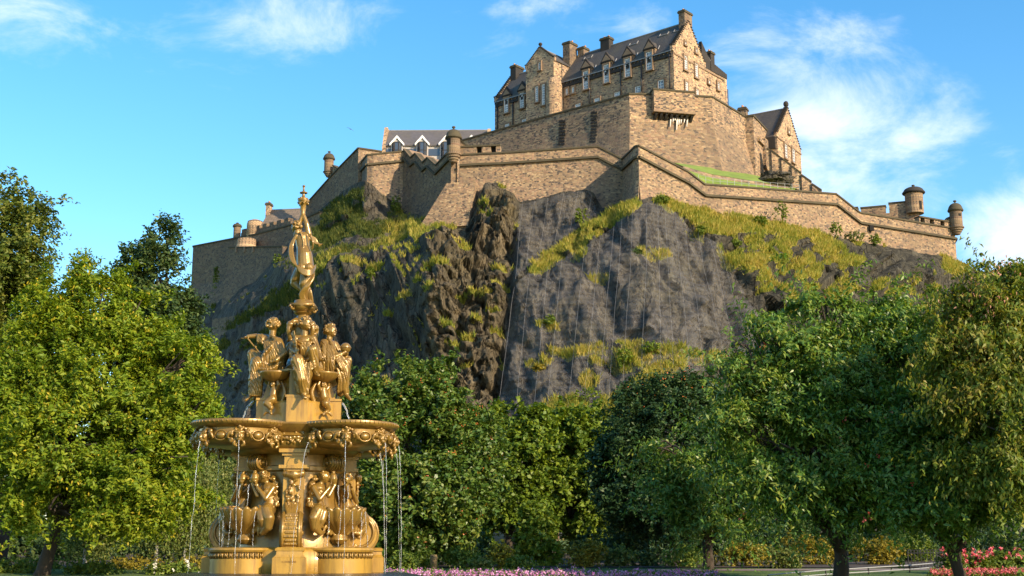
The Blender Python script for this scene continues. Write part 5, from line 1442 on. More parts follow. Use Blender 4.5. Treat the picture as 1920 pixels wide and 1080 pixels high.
# ---- plinth --------------------------------------------------------
ZB, ZT = zf(1076, 2.0), zf(1026, 2.0)
mb = MB(); mb.lathe((FA.x, FA.y, 0), [(3.05, 0.1), (3.0, ZB - 0.13), (2.92, ZB - 0.10), (2.4, ZB - 0.005)], 64); mb.build('stone_step', M['wetstone'], fount, False)
mb = MB(); mb.lathe((0, 0, 0), [(1.62, ZB - 0.2), (1.62, ZT - 0.1), (1.5, ZT)], 48); put(mb, frame(0), 'plinth_core', M['ochre'])
RD, RR = 1.37, 0.685
for a in DIAG:
    h = ZT - ZB
    mb = MB(); mb.lathe((0, RD, 0), [(RR, ZB), (RR, ZB + h * 0.55), (RR - 0.015, ZB + h * 0.58), (RR - 0.02, ZB + h * 0.80), (RR + 0.03, ZB + h * 0.83), (RR + 0.05, ZB + h * 0.90), (RR + 0.03, ZB + h * 0.97), (RR - 0.06, ZT)], 56)
    d = autosmooth(put(mb, frame(a), 'drum', M['ochre']))
    mb = MB(); n = 84
    for k in range(n):
        al = 2 * PI * k / n; o_ = Vector((math.cos(al), math.sin(al), 0)); t_ = Vector((-math.sin(al), math.cos(al), 0)); c = Vector((0, RD, 0)) + o_ * (RR - 0.005)
        if o_.y < -0.6: continue
        tw = (1 if k % 2 else -1) * 0.012
        mb.tube([c + UP * (ZB + h * 0.57) + t_ * tw, c + o_ * 0.022 + UP * (ZB + h * 0.68) - t_ * tw, c + o_ * 0.004 + UP * (ZB + h * 0.80)], [0.008, 0.022, 0.012], 5)
    put(mb, frame(a), 'leaf_band', M['gold'], True, d)
for a in PIER:
    w0, w1 = 0.335, 0.255; h = ZT - ZB
    prof = [(w0, ZB), (w0, ZB + h * 0.60), (w0 - 0.03, ZB + h * 0.63), (w1 + 0.01, ZB + h * 0.72), (w1, ZB + h * 0.86), (w1 + 0.03, ZB + h * 0.865), (w1 + 0.035, ZB + h * 0.95), (w1 - 0.02, ZB + h * 1.0)]
    mb = MB(); vs = []; fs = []
    for (w, z) in prof: vs += [(-w, 1.2, z), (w, 1.2, z), (w, 1.72 + w * 0.55, z), (-w, 1.72 + w * 0.55, z)]
    for i in range(len(prof) - 1):
        for j in range(4): fs.append((i * 4 + j, i * 4 + (j + 1) % 4, i * 4 + 4 + (j + 1) % 4, i * 4 + 4 + j))
    fs.append((3, 2, 1, 0)); fs.append(tuple((len(prof) - 1) * 4 + j for j in range(4)))
    mb.add(vs, fs); pr = put(mb, frame(a), 'pier', M['ochre'], False)
    if a == -90:
        cu = bpy.data.curves.new('inscription', 'FONT'); cu.body = 'A. DURENNE'; cu.size = 0.05; cu.extrude = 0.004; cu.align_x = 'CENTER'
        to = bpy.data.objects.new('tmp', cu); COL.objects.link(to); dg = bpy.context.evaluated_depsgraph_get(); dg.update()
        me = bpy.data.meshes.new_from_object(to.evaluated_get(dg)); bpy.data.objects.remove(to)
        Mx = frame(a); base_ = Mx @ Vector((0, 1.72 + w0 * 0.55 + 0.004, ZB + h * 0.42)); tv = Mx.to_3x3() @ Vector((1, 0, 0)); ov = Mx.to_3x3() @ Vector((0, 1, 0))
        vv = [base_ + tv * q.co.x + UP * q.co.y + ov * q.co.z for q in me.vertices]; ff = [tuple(p_.vertices) for p_ in me.polygons]
        link_mesh('inscription', vv, ff, goldmat('raised_letter_paint', (0.26, 0.12, 0.02), (0.32, 0.15, 0.03)), pr, False, False)

# ---- middle stage --------------------------------------------------
Z2 = zf(966, 1.2); Z3 = zf(880, 1.2); Z4 = zf(838, 1.3); Z5 = zf(806, 1.6)
mb = MB(); mb.lathe((0, 0, 0), [(1.28, ZT - 0.02), (1.26, zf(990, 1.2)), (1.18, zf(982, 1.2)), (1.08, Z2), (1.02, zf(940)), (1.02, zf(890)), (1.06, Z3), (1.06, Z3 + 0.04), (1.06, Z3 + 0.08), (1.0, Z3 + 0.1), (0.98, zf(850, 1)), (1.16, zf(846, 1)), (1.22, Z4), (1.42, Z4 + 0.05), (1.45, Z4 + 0.1), (1.36, Z4 + 0.13), (1.55, Z4 + 0.22), (1.3, Z4 + 0.5)], 64)
autosmooth(put(mb, frame(0), 'core', M['gold']))
mb = MB()
for k in range(72):
    al = 2 * PI * k / 72; mb.ball((math.cos(al) * 1.44, math.sin(al) * 1.44, Z4 + 0.085), (0.05, 0.05, 0.045), 6, 5)
put(mb, frame(0), 'bead_band', M['gold'])
def leafspray(sc, c, out, tan, w, h, n=5, r=0.03):
    for k in range(n):
        t = (k / (n - 1) - 0.5) * 2
        sc.spline([c, c + tan * t * w * 0.6 + UP * h * 0.5 * (1 - 0.3 * abs(t)) + out * 0.05, c + tan * t * w + UP * h * (1 - 0.5 * abs(t)) + out * 0.02], r, r * 0.6)
U_, O_ = Vector((1, 0, 0)), Vector((0, 1, 0))
for a in PIER:
    Mx = frame(a)
    # pilaster with capital
    mb = MB(); mb.box((0, 1.10, (Z2 - 0.1 + Z3) / 2), (0.42, 0.34, Z3 - Z2 + 0.2)); mb.box((0, 1.10, (Z3 + 0.1 + zf(857, 1.3)) / 2 + 0.02), (0.40, 0.36, zf(857, 1.3) - Z3 - 0.02))
    z_ = zf(857, 1.3); mb.box((0, 1.12, z_ + 0.06), (0.50, 0.42, 0.06)); mb.box((0, 1.14, z_ + 0.13), (0.62, 0.50, 0.075)); mb.box((0, 1.02, Z3 + 0.05), (0.62, 0.60, 0.07))
    pl = put(mb, Mx, 'pilaster', M['ochre'], False)
    sc = Sculpt(); rd = random.Random(5)
    sc.lathe((0, 1.29, Z3 - 0.10), [(0.1, -0.06), (0.12, 0), (0.1, 0.06)], 12)
    sc.tube([Vector((-0.2, 1.30, Z3 - 0.08)), Vector((0, 1.33, Z3 - 0.14)), Vector((0.2, 1.30, Z3 - 0.08))], [0.06, 0.08, 0.06], 8)
    for k in (-1, 1): sc.ball((k * 0.17, 1.30, Z3 - 0.09), 0.075, 8, 6)
    zz = Z3 - 0.2
    for k in range(44):
        t = k / 43; w = 0.05 + 0.10 * math.sin(PI * min(1, t * 1.1)) ; sc.ball((rd.uniform(-w, w), 1.29 + rd.uniform(0, 0.03), zz - t * (zz - Z2 - 0.05)), rd.uniform(0.025, 0.05), 6, 5)
    sc.tube([Vector((0, 1.28, zz + 0.1)), Vector((0, 1.28, Z2))], 0.035, 6)
    sc.finish('garland', M['gold'], pl, 0.016, 1, Mx)
    # scroll console: profile in (out, z) swept across its width
    cz, cr, co = zf(999, 1.4), 0.41, 1.36
    pr = []
    for k in range(26):
        t = R(-118 + 235 * k / 25); pr.append((co + cr * math.cos(t), cz + cr * math.sin(t)))
    pr += [(1.24, cz + cr + 0.16), (1.20, Z2 + 0.02), (0.9, Z2 + 0.02), (0.9, ZT)]
    mb = MB(); mb.prism([(-0.19, x, z) for x, z in pr], (0.38, 0, 0)); cs = put(mb, Mx, 'console', M['ochre'], False)
    sc = Sculpt()
    for sd in (-1, 1):
        pts = []; rad = []
        for k in range(60):
            t = k / 59; an = R(100 - 640 * t); rr_ = cr * (0.90 - 0.82 * t); pts.append(Vector((sd * 0.195, co + rr_ * math.cos(an), cz + rr_ * math.sin(an)))); rad.append(0.042 * (1 - 0.35 * t))
        sc.tube(pts, rad, 7)
        sc.ball((sd * 0.2, co, cz), 0.055, 8, 6)
        for k in range(7):
            t = k / 6; an = R(165 + 75 * t); b_ = Vector((sd * 0.19, co + (cr + 0.02) * math.cos(an), cz + (cr) * math.sin(an))); sc.spline([b_, b_ + Vector((sd * 0.03, 0.08, 0.02)), b_ + Vector((sd * 0.02, 0.16, -0.03 + 0.03 * k))], 0.035)
        sc.tube([Vector((sd * 0.165, co + (cr + 0.0) * math.cos(R(-100 + 200 * k / 20)), cz + cr * math.sin(R(-100 + 200 * k / 20)))) for k in range(21)], 0.035, 7)
    sc.finish('scroll', M['gold'], cs, 0.014, 1, Mx)
    sc = Sculpt()
    for i in range(13):
        an = R(-58 + 140 * i / 12)
        for j in range(6):
            x = (j - 2.5 + 0.5 * (i % 2)) * 0.047
            if abs(x) > 0.13: continue
            sc.ball((x, co + (cr - 0.012) * math.cos(an), cz + (cr - 0.012) * math.sin(an)), 0.036, 7, 5)
    for k in range(5):
        x = (k - 2) * 0.06; sc.spline([Vector((x * 0.6, co + cr * 0.5, cz + cr * 0.9)), Vector((x, 1.36, cz + cr + 0.10)), Vector((x * 1.2, 1.27, cz + cr + 0.22))], 0.04)
    sc.ball((0, co + cr * 0.4, cz - cr * 0.92), (0.15, 0.08, 0.07), 10, 6)
    sc.finish('fish_scales', M['gold'], cs, 0.013, 1, Mx)
for a in DIAG:
    Mx = frame(a)
    # shell bowl on its foot
    zt = zf(960, 1.4); n = 144; mb = MB(); pf = [(0.10, -0.46), (0.16, -0.42), (0.2, -0.36), (0.34, -0.26), (0.44, -0.14), (0.50, 0.0), (0.50, 0.05), (0.44, 0.02), (0.1, -0.1)]
    vs = []; fs = []
    for i, (r, z) in enumerate(pf):
        for k in range(n):
            al = 2 * PI * k / n; fl = 1.06 + (0.07 * abs(math.cos(9 * al)) - 0.03 if 2 <= i <= 7 else 0); dz = 0.06 * abs(math.cos(9 * al)) if i in (5, 6, 7) else 0
            vs.append((r * fl * math.cos(al), 1.36 + r * fl * math.sin(al), zt + z + dz))
    for i in range(len(pf) - 1):
        for k in range(n): fs.append((i * n + k, i * n + (k + 1) % n, (i + 1) * n + (k + 1) % n, (i + 1) * n + k))
    fs.append(tuple(range(n - 1, -1, -1))); fs.append(tuple((len(pf) - 1) * n + k for k in range(n)))
    mb.add(vs, fs); put(mb, Mx, 'shell_bowl', M['gold'])
    sc = Sculpt(); rd = random.Random(3)
    for k in range(26):
        x = rd.uniform(-0.62, 0.62); z = zf(980, 1.2) + rd.uniform(-0.12, 0.1) - 0.1 * abs(x); b_ = Vector((x, 1.22, z))
        sc.spline([b_, b_ + Vector((rd.uniform(-.08, .08), 0.12, 0.04)), b_ + Vector((rd.uniform(-.12, .12), 0.14, -0.12))], 0.04)
    sc.ball((0, 1.36, zt - 0.47), (0.16, 0.14, 0.08), 10, 7); sc.lathe((0, 1.34, zt - 0.55), [(0.1, -0.1), (0.2, 0), (0.12, 0.15)], 14)
    sc.finish('acanthus', M['gold'], fount, 0.017, 1, Mx)
    # two mermaids raising vases above the shell
    for s in (-1, 1):
        sc = Sculpt(); V_ = lambda x, r, z: Vector((s * x, r, z))
        z0 = zt
        sc.chain([V_(.43, 1.13, z0 + .10), V_(.42, 1.08, z0 + .30), V_(.40, 1.12, z0 + .47)], [.155, .125, .15])
        sc.cap(V_(.26, 1.14, z0 + .52), .065, V_(.52, 1.12, z0 + .50), .07)
        for k in (-1, 1): sc.ball(V_(.385 + k * .075, 1.235, z0 + .42), .068)
        sc.cap(V_(.38, 1.13, z0 + .52), .06, V_(.35, 1.17, z0 + .66), .055)
        head(sc, V_(.33, 1.20, z0 + .74), .115, V_(-.55, .75, -.25), UP, 1.02, 4, False)
        sc.chain([V_(.25, 1.15, z0 + .52), V_(.30, 1.33, z0 + .34), V_(.16, 1.36, z0 + .58)], [.062, .05, .036]); hand(sc, V_(.16, 1.36, z0 + .58), V_(-.2, .05, 1), V_(0, 1, 0), .04, .5)
        sc.chain([V_(.53, 1.12, z0 + .50), V_(.52, 1.30, z0 + .27), V_(.33, 1.36, z0 + .50)], [.064, .052, .036]); hand(sc, V_(.33, 1.36, z0 + .50), V_(-.4, .05, 1), V_(0, 1, 0), .04, .5)
        sc.lathe(V_(.19, 1.33, z0 + .60), [(.03, -.04), (.075, .03), (.095, .10), (.07, .18), (.035, .22), (.05, .26)], 12)
        # thick curling tail swung to the outside of the shell
        sc.chain([V_(.44, 1.14, z0 + .05), V_(.60, 1.34, z0 + .02), V_(.72, 1.36, z0 - .12), V_(.70, 1.36, z0 - .30), V_(.56, 1.38, z0 - .42), V_(.42, 1.36, z0 - .40)], [.15, .135, .115, .095, .06, .025])
        sc.chain([V_(.42, 1.16, z0 + .03), V_(.52, 1.42, z0 - .01), V_(.58, 1.44, z0 - .16), V_(.60, 1.40, z0 - .30)], [.13, .105, .09, .05])
        for k in range(4): sc.spline([V_(.33 + .06 * k, 1.22, z0 + .10), V_(.46 + .05 * k, 1.42, z0 + .13 - .03 * k), V_(.60 + .03 * k, 1.44, z0 + .02 - .05 * k)], .024)
        rd = random.Random(8)
        for k in range(40):
            t = rd.random(); sc.ball(V_(.44 + .16 * t + rd.uniform(-.03, .05), 1.06 + rd.uniform(-.05, .05), z0 + .74 - .62 * t), rd.uniform(.03, .05), 6, 5)
        sc.finish('mermaid', M['goldstat'], fount, 0.0115, 2, Mx)
    # rolled bracket above the niche
    mb = MB(); zc = zf(866, 1.1)
    pts = []
    for k in range(40):
        t = k / 39; an = R(60 - 560 * t); rr_ = 0.17 * (1 - 0.75 * t); pts.append((1.10 + rr_ * math.cos(an), zc + rr_ * math.sin(an)))
    prf = [(1.08 + 0.17 * math.cos(R(k * 15)), zc + 0.17 * math.sin(R(k * 15))) for k in range(24)]
    mb.prism([(-0.13, x, z) for x, z in prf], (0.26, 0, 0))
    for sd in (-1, 1): mb.tube([Vector((sd * 0.135, x, z)) for x, z in pts], 0.024, 6); mb.ball((sd * 0.14, 1.08, zc), 0.05, 8, 6)
    for k in range(3): mb.tube([Vector((-0.07 + 0.07 * k, 1.08 + 0.175 * math.cos(R(j * 20)), zc + 0.175 * math.sin(R(j * 20)))) for j in range(-4, 6)], 0.022, 6)
    put(mb, Mx, 'bracket', M['gold'])

# ---- the broad four-lobed basin --------------------------------------
ZR = zf(786, 2.0)
RL, RB = 1.60, 1.02
def rimlathe(mb, c, r, dz):
    mb.lathe(c, [(r * 0.40, ZR - 0.54 + dz), (r * 0.64, ZR - 0.51 + dz), (r * 0.79, ZR - 0.455 + dz), (r * 0.845, ZR - 0.37 + dz), (r * 0.83, ZR - 0.25 + dz), (r * 0.835, ZR - 0.17 + dz), (r * 0.87, ZR - 0.145 + dz), (r * 0.955, ZR - 0.115 + dz), (r * 0.985, ZR - 0.085 + dz), (r, ZR - 0.045 + dz), (r * 0.985, ZR - 0.005 + dz), (r * 0.93, ZR + dz), (r * 0.85, ZR - 0.05 + dz), (r * 0.2, ZR - 0.1 + dz)], 72)
for i, a in enumerate(DIAG):
    mb = MB(); rimlathe(mb, (0, RL, 0), RB, 0.002 * i); lb_ = autosmooth(put(mb, frame(a), 'lobe_bowl', M['gold']), 50)  # basin takes the darker bronze instead of ochre, standing in for shade underneath
    mb = MB()
    for k in range(64):
        al = 2 * PI * k / 64; o_ = Vector((math.cos(al), math.sin(al), 0))
        if o_.y < -0.72: continue
        c = Vector((0, RL, 0)) + o_ * (RB * 0.993); t_ = Vector((-o_.y, o_.x, 0))
        mb.tube([c + UP * (ZR - 0.085) - o_ * 0.02 - t_ * 0.03, c + o_ * 0.012 + UP * (ZR - 0.045) - t_ * 0.03 + t_ * 0.004, c - o_ * 0.02 + UP * (ZR - 0.004) - t_ * 0.028], [0.008, 0.012, 0.008], 5)
    put(mb, frame(a), 'gadroon_rim', M['gold'], True, lb_)
mb = MB(); mb.lathe((0, 0, 0), [(1.25, ZR - 0.62), (1.42, ZR - 0.50), (1.47, ZR - 0.42), (1.47, ZR - 0.22), (1.52, ZR - 0.20), (1.62, ZR - 0.10), (1.66, ZR - 0.05), (1.62, ZR - 0.008), (1.5, ZR - 0.006), (0.4, ZR - 0.07)], 72); autosmooth(put(mb, frame(0), 'basin_centre', M['gold']))
for a in PIER:
    sc = Sculpt(); rd = random.Random(2)
    for k in range(24):
        t = k / 23 - 0.5; an = t * 0.62; c = Vector((math.sin(an) * 1.48, math.cos(an) * 1.48, ZR - 0.32 + 0.05 * math.sin(k * 1.3)))
        sc.tube([c, c + Vector((0.05, 0.02, 0.06 * math.cos(k * 1.7))), c + Vector((0.1, 0.0, 0.02))], [0.03, 0.036, 0.02], 6)
        sc.ball(c + Vector((0, 0.01, rd.uniform(-.08, .08))), 0.035, 6, 5)
    sc.finish('frieze', M['gold'], fount, 0.014, 1, frame(a))
# grotesque masks and bosses round every lobe
def make_mask():
    sc = Sculpt(); rd = random.Random(4)
    sc.ball((0, 0.05, 0), (0.10, 0.10, 0.125), 14, 10); sc.ball((0, 0.11, -0.075), (0.06, 0.06, 0.045), 10, 7); sc.cap(Vector((0, 0.14, 0.03)), 0.022, Vector((0, 0.165, -0.025)), 0.03, 8)
    for k in (-1, 1):
        sc.ball((k * 0.05, 0.12, 0.035), 0.022, 8, 6); sc.cap(Vector((k * 0.015, 0.14, 0.065)), 0.018, Vector((k * 0.085, 0.11, 0.075)), 0.022, 8); sc.ball((k * 0.06, 0.115, -0.025), 0.035, 8, 6)
    for k in range(34):
        an = rd.uniform(0, 2 * PI); rr_ = rd.uniform(0.12, 0.20); sc.ball((math.cos(an) * rr_ * 1.05, rd.uniform(0.0, 0.06), math.sin(an) * rr_ * 0.95 + 0.01), rd.uniform(0.026, 0.045), 7, 5)
    for k in (-1, 1):
        sc.spline([Vector((k * 0.11, 0.05, 0.1)), Vector((k * 0.2, 0.06, 0.06)), Vector((k * 0.24, 0.03, -0.05))], 0.035); sc.spline([Vector((k * 0.08, 0.08, -0.1)), Vector((k * 0.1, 0.07, -0.17)), Vector((k * 0.04, 0.05, -0.21))], 0.032)
    o = sc.finish('mask', M['gold'], None, 0.0105, 1)
    return o
mk = make_mask(); LOC.pop('mask', None)
MOUTHS = []
first = True
froot = LOC[fount.name]
for a in DIAG:
    for k, rel in enumerate((-98, -49, 0, 49, 98)):
        al = R(rel); Mx = frame(a)
        loc = Mx @ Vector((math.sin(al) * RB * 0.85, RL + math.cos(al) * RB * 0.85, ZR - 0.345))
        o = mk if first else mk.copy()
        if not first: COL.objects.link(o)
        first = False
        d = Mx.to_3x3() @ Vector((math.sin(al), math.cos(al), 0))
        o.parent = fount; o.location = loc - froot; o.rotation_euler = (0, 0, math.atan2(d.y, d.x) - PI / 2)
        MOUTHS.append((loc + d * 0.16 - UP * 0.10, d, a, rel))
mb = MB(); mb.ball((0, 0.0, 0), (0.10, 0.06, 0.075), 14, 8)
ring_ = [Vector((0.13 * math.cos(2 * PI * k / 24), 0.0, 0.10 * math.sin(2 * PI * k / 24))) for k in range(25)]
mb.tube(ring_, 0.018, 6)
bs = mb.build('boss', M['gold'], None, True, False); first = True
for a in DIAG:
    for rel in (-73.5, -24.5, 24.5, 73.5):
        al = R(rel); Mx = frame(a); loc = Mx @ Vector((math.sin(al) * RB * 0.875, RL + math.cos(al) * RB * 0.875, ZR - 0.33)); d = Mx.to_3x3() @ Vector((math.sin(al), math.cos(al), 0))
        o = bs if first else bs.copy()
        if not first: COL.objects.link(o)
        first = False
        o.parent = fount; o.location = loc - froot; o.rotation_euler = (0, 0, math.atan2(d.y, d.x) - PI / 2)

# ---- upper pedestal ---------------------------------------------------
AX = P(562, 745, FY); SHIFT = Matrix.Translation((AX.x - FA.x, 0, 0))
def frame2(phi): return SHIFT @ frame(phi)
ZP0, ZP1, ZP2 = ZR - 0.08, zf(749, 0.8), zf(692, 0.5)
mb = MB(); mb.lathe((0, 0, 0), [(0.87, ZP0), (0.87, ZP0 + 0.07), (0.82, ZP0 + 0.10), (0.82, ZP1 - 0.06), (0.79, ZP1 - 0.02), (0.66, ZP1), (0.60, ZP1 + 0.05), (0.55, ZP1 + 0.12), (0.54, ZP2 - 0.1), (0.62, ZP2 - 0.04), (0.62, ZP2), (0.2, ZP2 + 0.02)], 8)
put(mb, frame2(22.5), 'pedestal', M['ochre'], False)
for a in PIER:
    mb = MB(); w = 0.23
    mb.prism([(-w - 0.06, 0, ZP0), (w + 0.06, 0, ZP0), (w + 0.06, 0.95, ZP0), (-w - 0.06, 0.95, ZP0)], (0, 0, 0.10)); mb.box((0, 0.455, (ZP0 + 0.10 + ZP1 + 0.04) / 2), (2 * w, 0.91, ZP1 - ZP0 - 0.06)); mb.box((0, 0.43, ZP1 + 0.065), (2 * w + 0.05, 0.98, 0.05))
    mb.prism([(-0.19, 0.2, ZP1 + 0.09), (-0.19, 0.78, ZP1 + 0.09), (-0.19, 0.62, ZP2 - 0.05), (-0.19, 0.2, ZP2 - 0.05)], (0.38, 0, 0))
    put(mb, frame2(a), 'pedestal_pier', M['ochre'], False)
for a in DIAG:
    mb = MB(); zt = zf(699, 0.7); n = 60; pf = [(0.06, -0.19), (0.14, -0.165), (0.24, -0.11), (0.305, -0.035), (0.315, -0.01), (0.33, 0.015), (0.31, 0.035), (0.2, -0.01)]
    vs = []; fs = []
    for i, (r, z) in enumerate(pf):
        for k in range(n):
            al = 2 * PI * k / n; fl = 1 + (0.03 * math.cos(20 * al) if 1 <= i <= 3 else 0); vs.append((r * fl * math.cos(al), 0.74 + r * fl * math.sin(al), zt + z))
    for i in range(len(pf) - 1):
        for k in range(n): fs.append((i * n + k, i * n + (k + 1) % n, (i + 1) * n + (k + 1) % n, (i + 1) * n + k))
    fs.append(tuple(range(n - 1, -1, -1))); fs.append(tuple((len(pf) - 1) * n + k for k in range(n)))
    mb.add(vs, fs); put(mb, frame2(a), 'small_bowl', M['gold'])
    # boy bearing the bowl on his head, fish-tailed
    sc = Sculpt(); zz = zt - 0.19
    head(sc, Vector((0, 0.76, zz - 0.05)), 0.075, Vector((0.2, 1, -0.2)), UP, 1.02, 6, False)
    sc.chain([Vector((0, .73, zz - .15)), Vector((0, .76, zz - .27)), Vector((0.02, .78, zz - .37))], [.085, .085, .095])
    for k in (-1, 1): sc.chain([Vector((k * .09, .73, zz - .15)), Vector((k * .16, .75, zz - .06)), Vector((k * .11, .76, zz + .05))], [.04, .036, .028]); hand(sc, Vector((k * .11, .76, zz + .05)), Vector((-k * .3, 0, 1)), Vector((0, 1, 0)), .026)
    sc.chain([Vector((0.03, .80, zz - .38)), Vector((-.05, .88, zz - .46)), Vector((0.06, .86, zz - .56)), Vector((0, .84, zz - .66))], [.10, .085, .06, .035])
    for k in (-1, 1): sc.spline([Vector((0, .84, zz - .64)), Vector((k * .08, .88, zz - .66)), Vector((k * .13, .9, zz - .72))], .035)
    for k in (-1, 1): sc.spline([Vector((k * .12, .66, zz + .02)), Vector((k * .22, .62, zz - .22)), Vector((k * .15, .66, zz - .48)), Vector((k * .24, .74, zz - .58))], .05)
    sc.finish('fish_tailed_boy', M['goldstat'], fount, 0.010, 2, frame2(a))
# ---- baluster carrying the crowning figure -----------------------------
cA = P(567, 640, FY)
zz = lambda py: zat(py, FY)
mb = MB(); mb.lathe((cA.x, cA.y, 0), [(0.36, zz(694)), (0.34, zz(688)), (0.22, zz(680)), (0.20, zz(650)), (0.25, zz(632)), (0.26, zz(615)), (0.17, zz(600)), (0.13, zz(592)), (0.2, zz(588)), (0.15, zz(585))], 28); bal = autosmooth(mb.build('baluster', M['gold'], fount, True))
sc = Sculpt(); rd = random.Random(9); c0 = Vector((cA.x, cA.y, 0))
for k in range(4):
    an = R(45 + 90 * k); o_ = Vector((math.cos(an), math.sin(an), 0)); t_ = Vector((-o_.y, o_.x, 0))
    sc.spline([c0 + o_ * .16 + UP * zz(600), c0 + o_ * .34 + UP * zz(612), c0 + o_ * .36 + UP * zz(628), c0 + o_ * .26 + UP * zz(648)], .075, .05)
    sc.ball(c0 + o_ * .34 + UP * zz(612), .085); sc.spline([c0 + o_ * .28 + UP * zz(640), c0 + o_ * .36 + t_ * .1 + UP * zz(655), c0 + o_ * .30 + UP * zz(668)], .05)
    for j in range(9): sc.ball(c0 + o_ * rd.uniform(.2, .34) + t_ * rd.uniform(-.14, .14) + UP * zz(rd.uniform(600, 650)), rd.uniform(.03, .055), 7, 5)
sc.finish('dolphins', M['goldstat'], bal, 0.013, 1)
mb = MB(); q = c0 + UP * 0
mb.lathe((cA.x, cA.y, 0), [(0.14, zz(588)), (0.22, zz(582)), (0.28, zz(576)), (0.22, zz(571)), (0.2, zz(564)), (0.1, zz(563))], 20)
mb.box((cA.x, cA.y, (zz(577) + zz(572)) / 2), (0.54, 0.54, zz(572) - zz(577)))
for k in range(4):
    an = R(45 + 90 * k); o_ = Vector((math.cos(an), math.sin(an), 0)); t_ = Vector((-o_.y, o_.x, 0))
    pts = [c0 + o_ * (.30 + .07 * (1 - j / 22) * math.cos(R(j * 28))) + UP * (zz(579) + .07 * (1 - j / 22) * math.sin(R(j * 28))) for j in range(22)]
    mb.tube(pts, 0.028, 7)
mb.build('capital', M['gold'], fount, True, bevel=0)

# ---- statues: joints given as (column, row, depth from the axis in metres)
def J(px, py, d): return P(px, py, FY + d)
def rp(x): return x * FY / F
def robe(sc, A, B, n, r, seed): sc.folds([J(q[0], q[1], q[2] - .03) for q in A], [J(q[0], q[1], q[2] - .03) for q in B], n, rp(r), 0.25, seed)
# middle seated figure with a tablet
def seated_middle(Mx=None, label=None):
    sc = Sculpt()
    sc.chain([J(570, 680, -.42), J(570, 660, -.38), J(570, 643, -.42)], [rp(15), rp(12), rp(14)])
    sc.cap(J(556, 634, -.42), rp(6), J(587, 635, -.44), rp(6.5)); sc.ball(J(563, 645, -.56), rp(6.2)); sc.ball(J(578, 645, -.57), rp(6.2))
    sc.cap(J(571, 632, -.42), rp(6.2), J(572, 617, -.42), rp(6)); head(sc, J(573, 607, -.44), rp(12.5), Vector((.75, -.6, .12)), UP, 1.05, 11)
    sc.chain([J(555, 636, -.42), J(547, 655, -.5), J(556, 661, -.72)], [rp(6.5), rp(5.5), rp(4)]); hand(sc, J(556, 661, -.72), Vector((.4, -.5, .3)), UP, rp(3.2))
    sc.chain([J(588, 637, -.44), J(596, 660, -.5), J(602, 674, -.72)], [rp(6.5), rp(5.5), rp(4)]); hand(sc, J(602, 674, -.72), Vector((.6, -.4, -.15)), UP, rp(3.2))
    sc.chain([J(561, 684, -.5), J(557, 676, -1.0), J(566, 712, -1.05), J(569, 736, -1.0)], [rp(14), rp(12), rp(10), rp(6)])
    sc.chain([J(579, 682, -.5), J(586, 656, -.98), J(590, 686, -.92), J(592, 700, -.88)], [rp(14), rp(9.5), rp(8), rp(5)])
    sc.chain([J(570, 690, -.7), J(574, 700, -.85), J(568, 728, -.92)], [rp(15), rp(14), rp(9)])
    sc.cap(J(569, 741, -1.02), rp(4), J(572, 746, -1.2), rp(3)); sc.cap(J(592, 702, -.9), rp(4), J(597, 704, -1.05), rp(3))
    robe(sc, [(556, 672, -.95), (552, 695, -.95), (558, 738, -.95)], [(584, 682, -1.02), (582, 705, -1.0), (578, 740, -1.0)], 9, 2.6, 1)
    robe(sc, [(562, 664, -.66), (575, 672, -.85), (590, 658, -1.02)], [(556, 690, -.9), (572, 700, -1.0), (592, 690, -.98)], 6, 2.4, 2)
    robe(sc, [(556, 640, -.52), (564, 652, -.62), (561, 672, -.55)], [(586, 640, -.54), (580, 652, -.62), (580, 668, -.55)], 8, 1.9, 3)
    sc.spline([J(553, 637, -.5), J(566, 643, -.62), J(588, 641, -.52)], rp(3)); sc.spline([J(551, 646, -.48), J(546, 664, -.6), J(556, 676, -.7)], rp(4)); sc.spline([J(590, 642, -.5), J(599, 662, -.55), J(596, 688, -.6), J(600, 700, -.5)], rp(4.5))
    robe(sc, [(588, 672, -.8), (594, 690, -.7), (596, 702, -.6)], [(600, 676, -.6), (604, 690, -.55), (606, 700, -.5)], 4, 2.6, 4)
    # tablet
    sc.prism([J(548.5, 620, -.70), J(552, 620, -.74), J(559, 664, -.80), J(555, 665, -.76)], Vector((-0.02, 0.16, 0.0)))
    return sc.finish('seated_woman', M['goldstat'], fount, 0.0105, 2, Mx, (0.020, [((Mx @ q) if Mx is not None else q, r) for q, r in ((J(573, 608, -.44), .30), (J(602, 675, -.74), .14), (J(556, 661, -.74), .12), (J(570, 745, -1.05), .1))]))
seated_middle(); 
c2 = Vector((AX.x, AX.y, 0)); seated_middle(Matrix.Translation(c2) @ Matrix.Rotation(PI, 4, 'Z') @ Matrix.Translation(-c2))
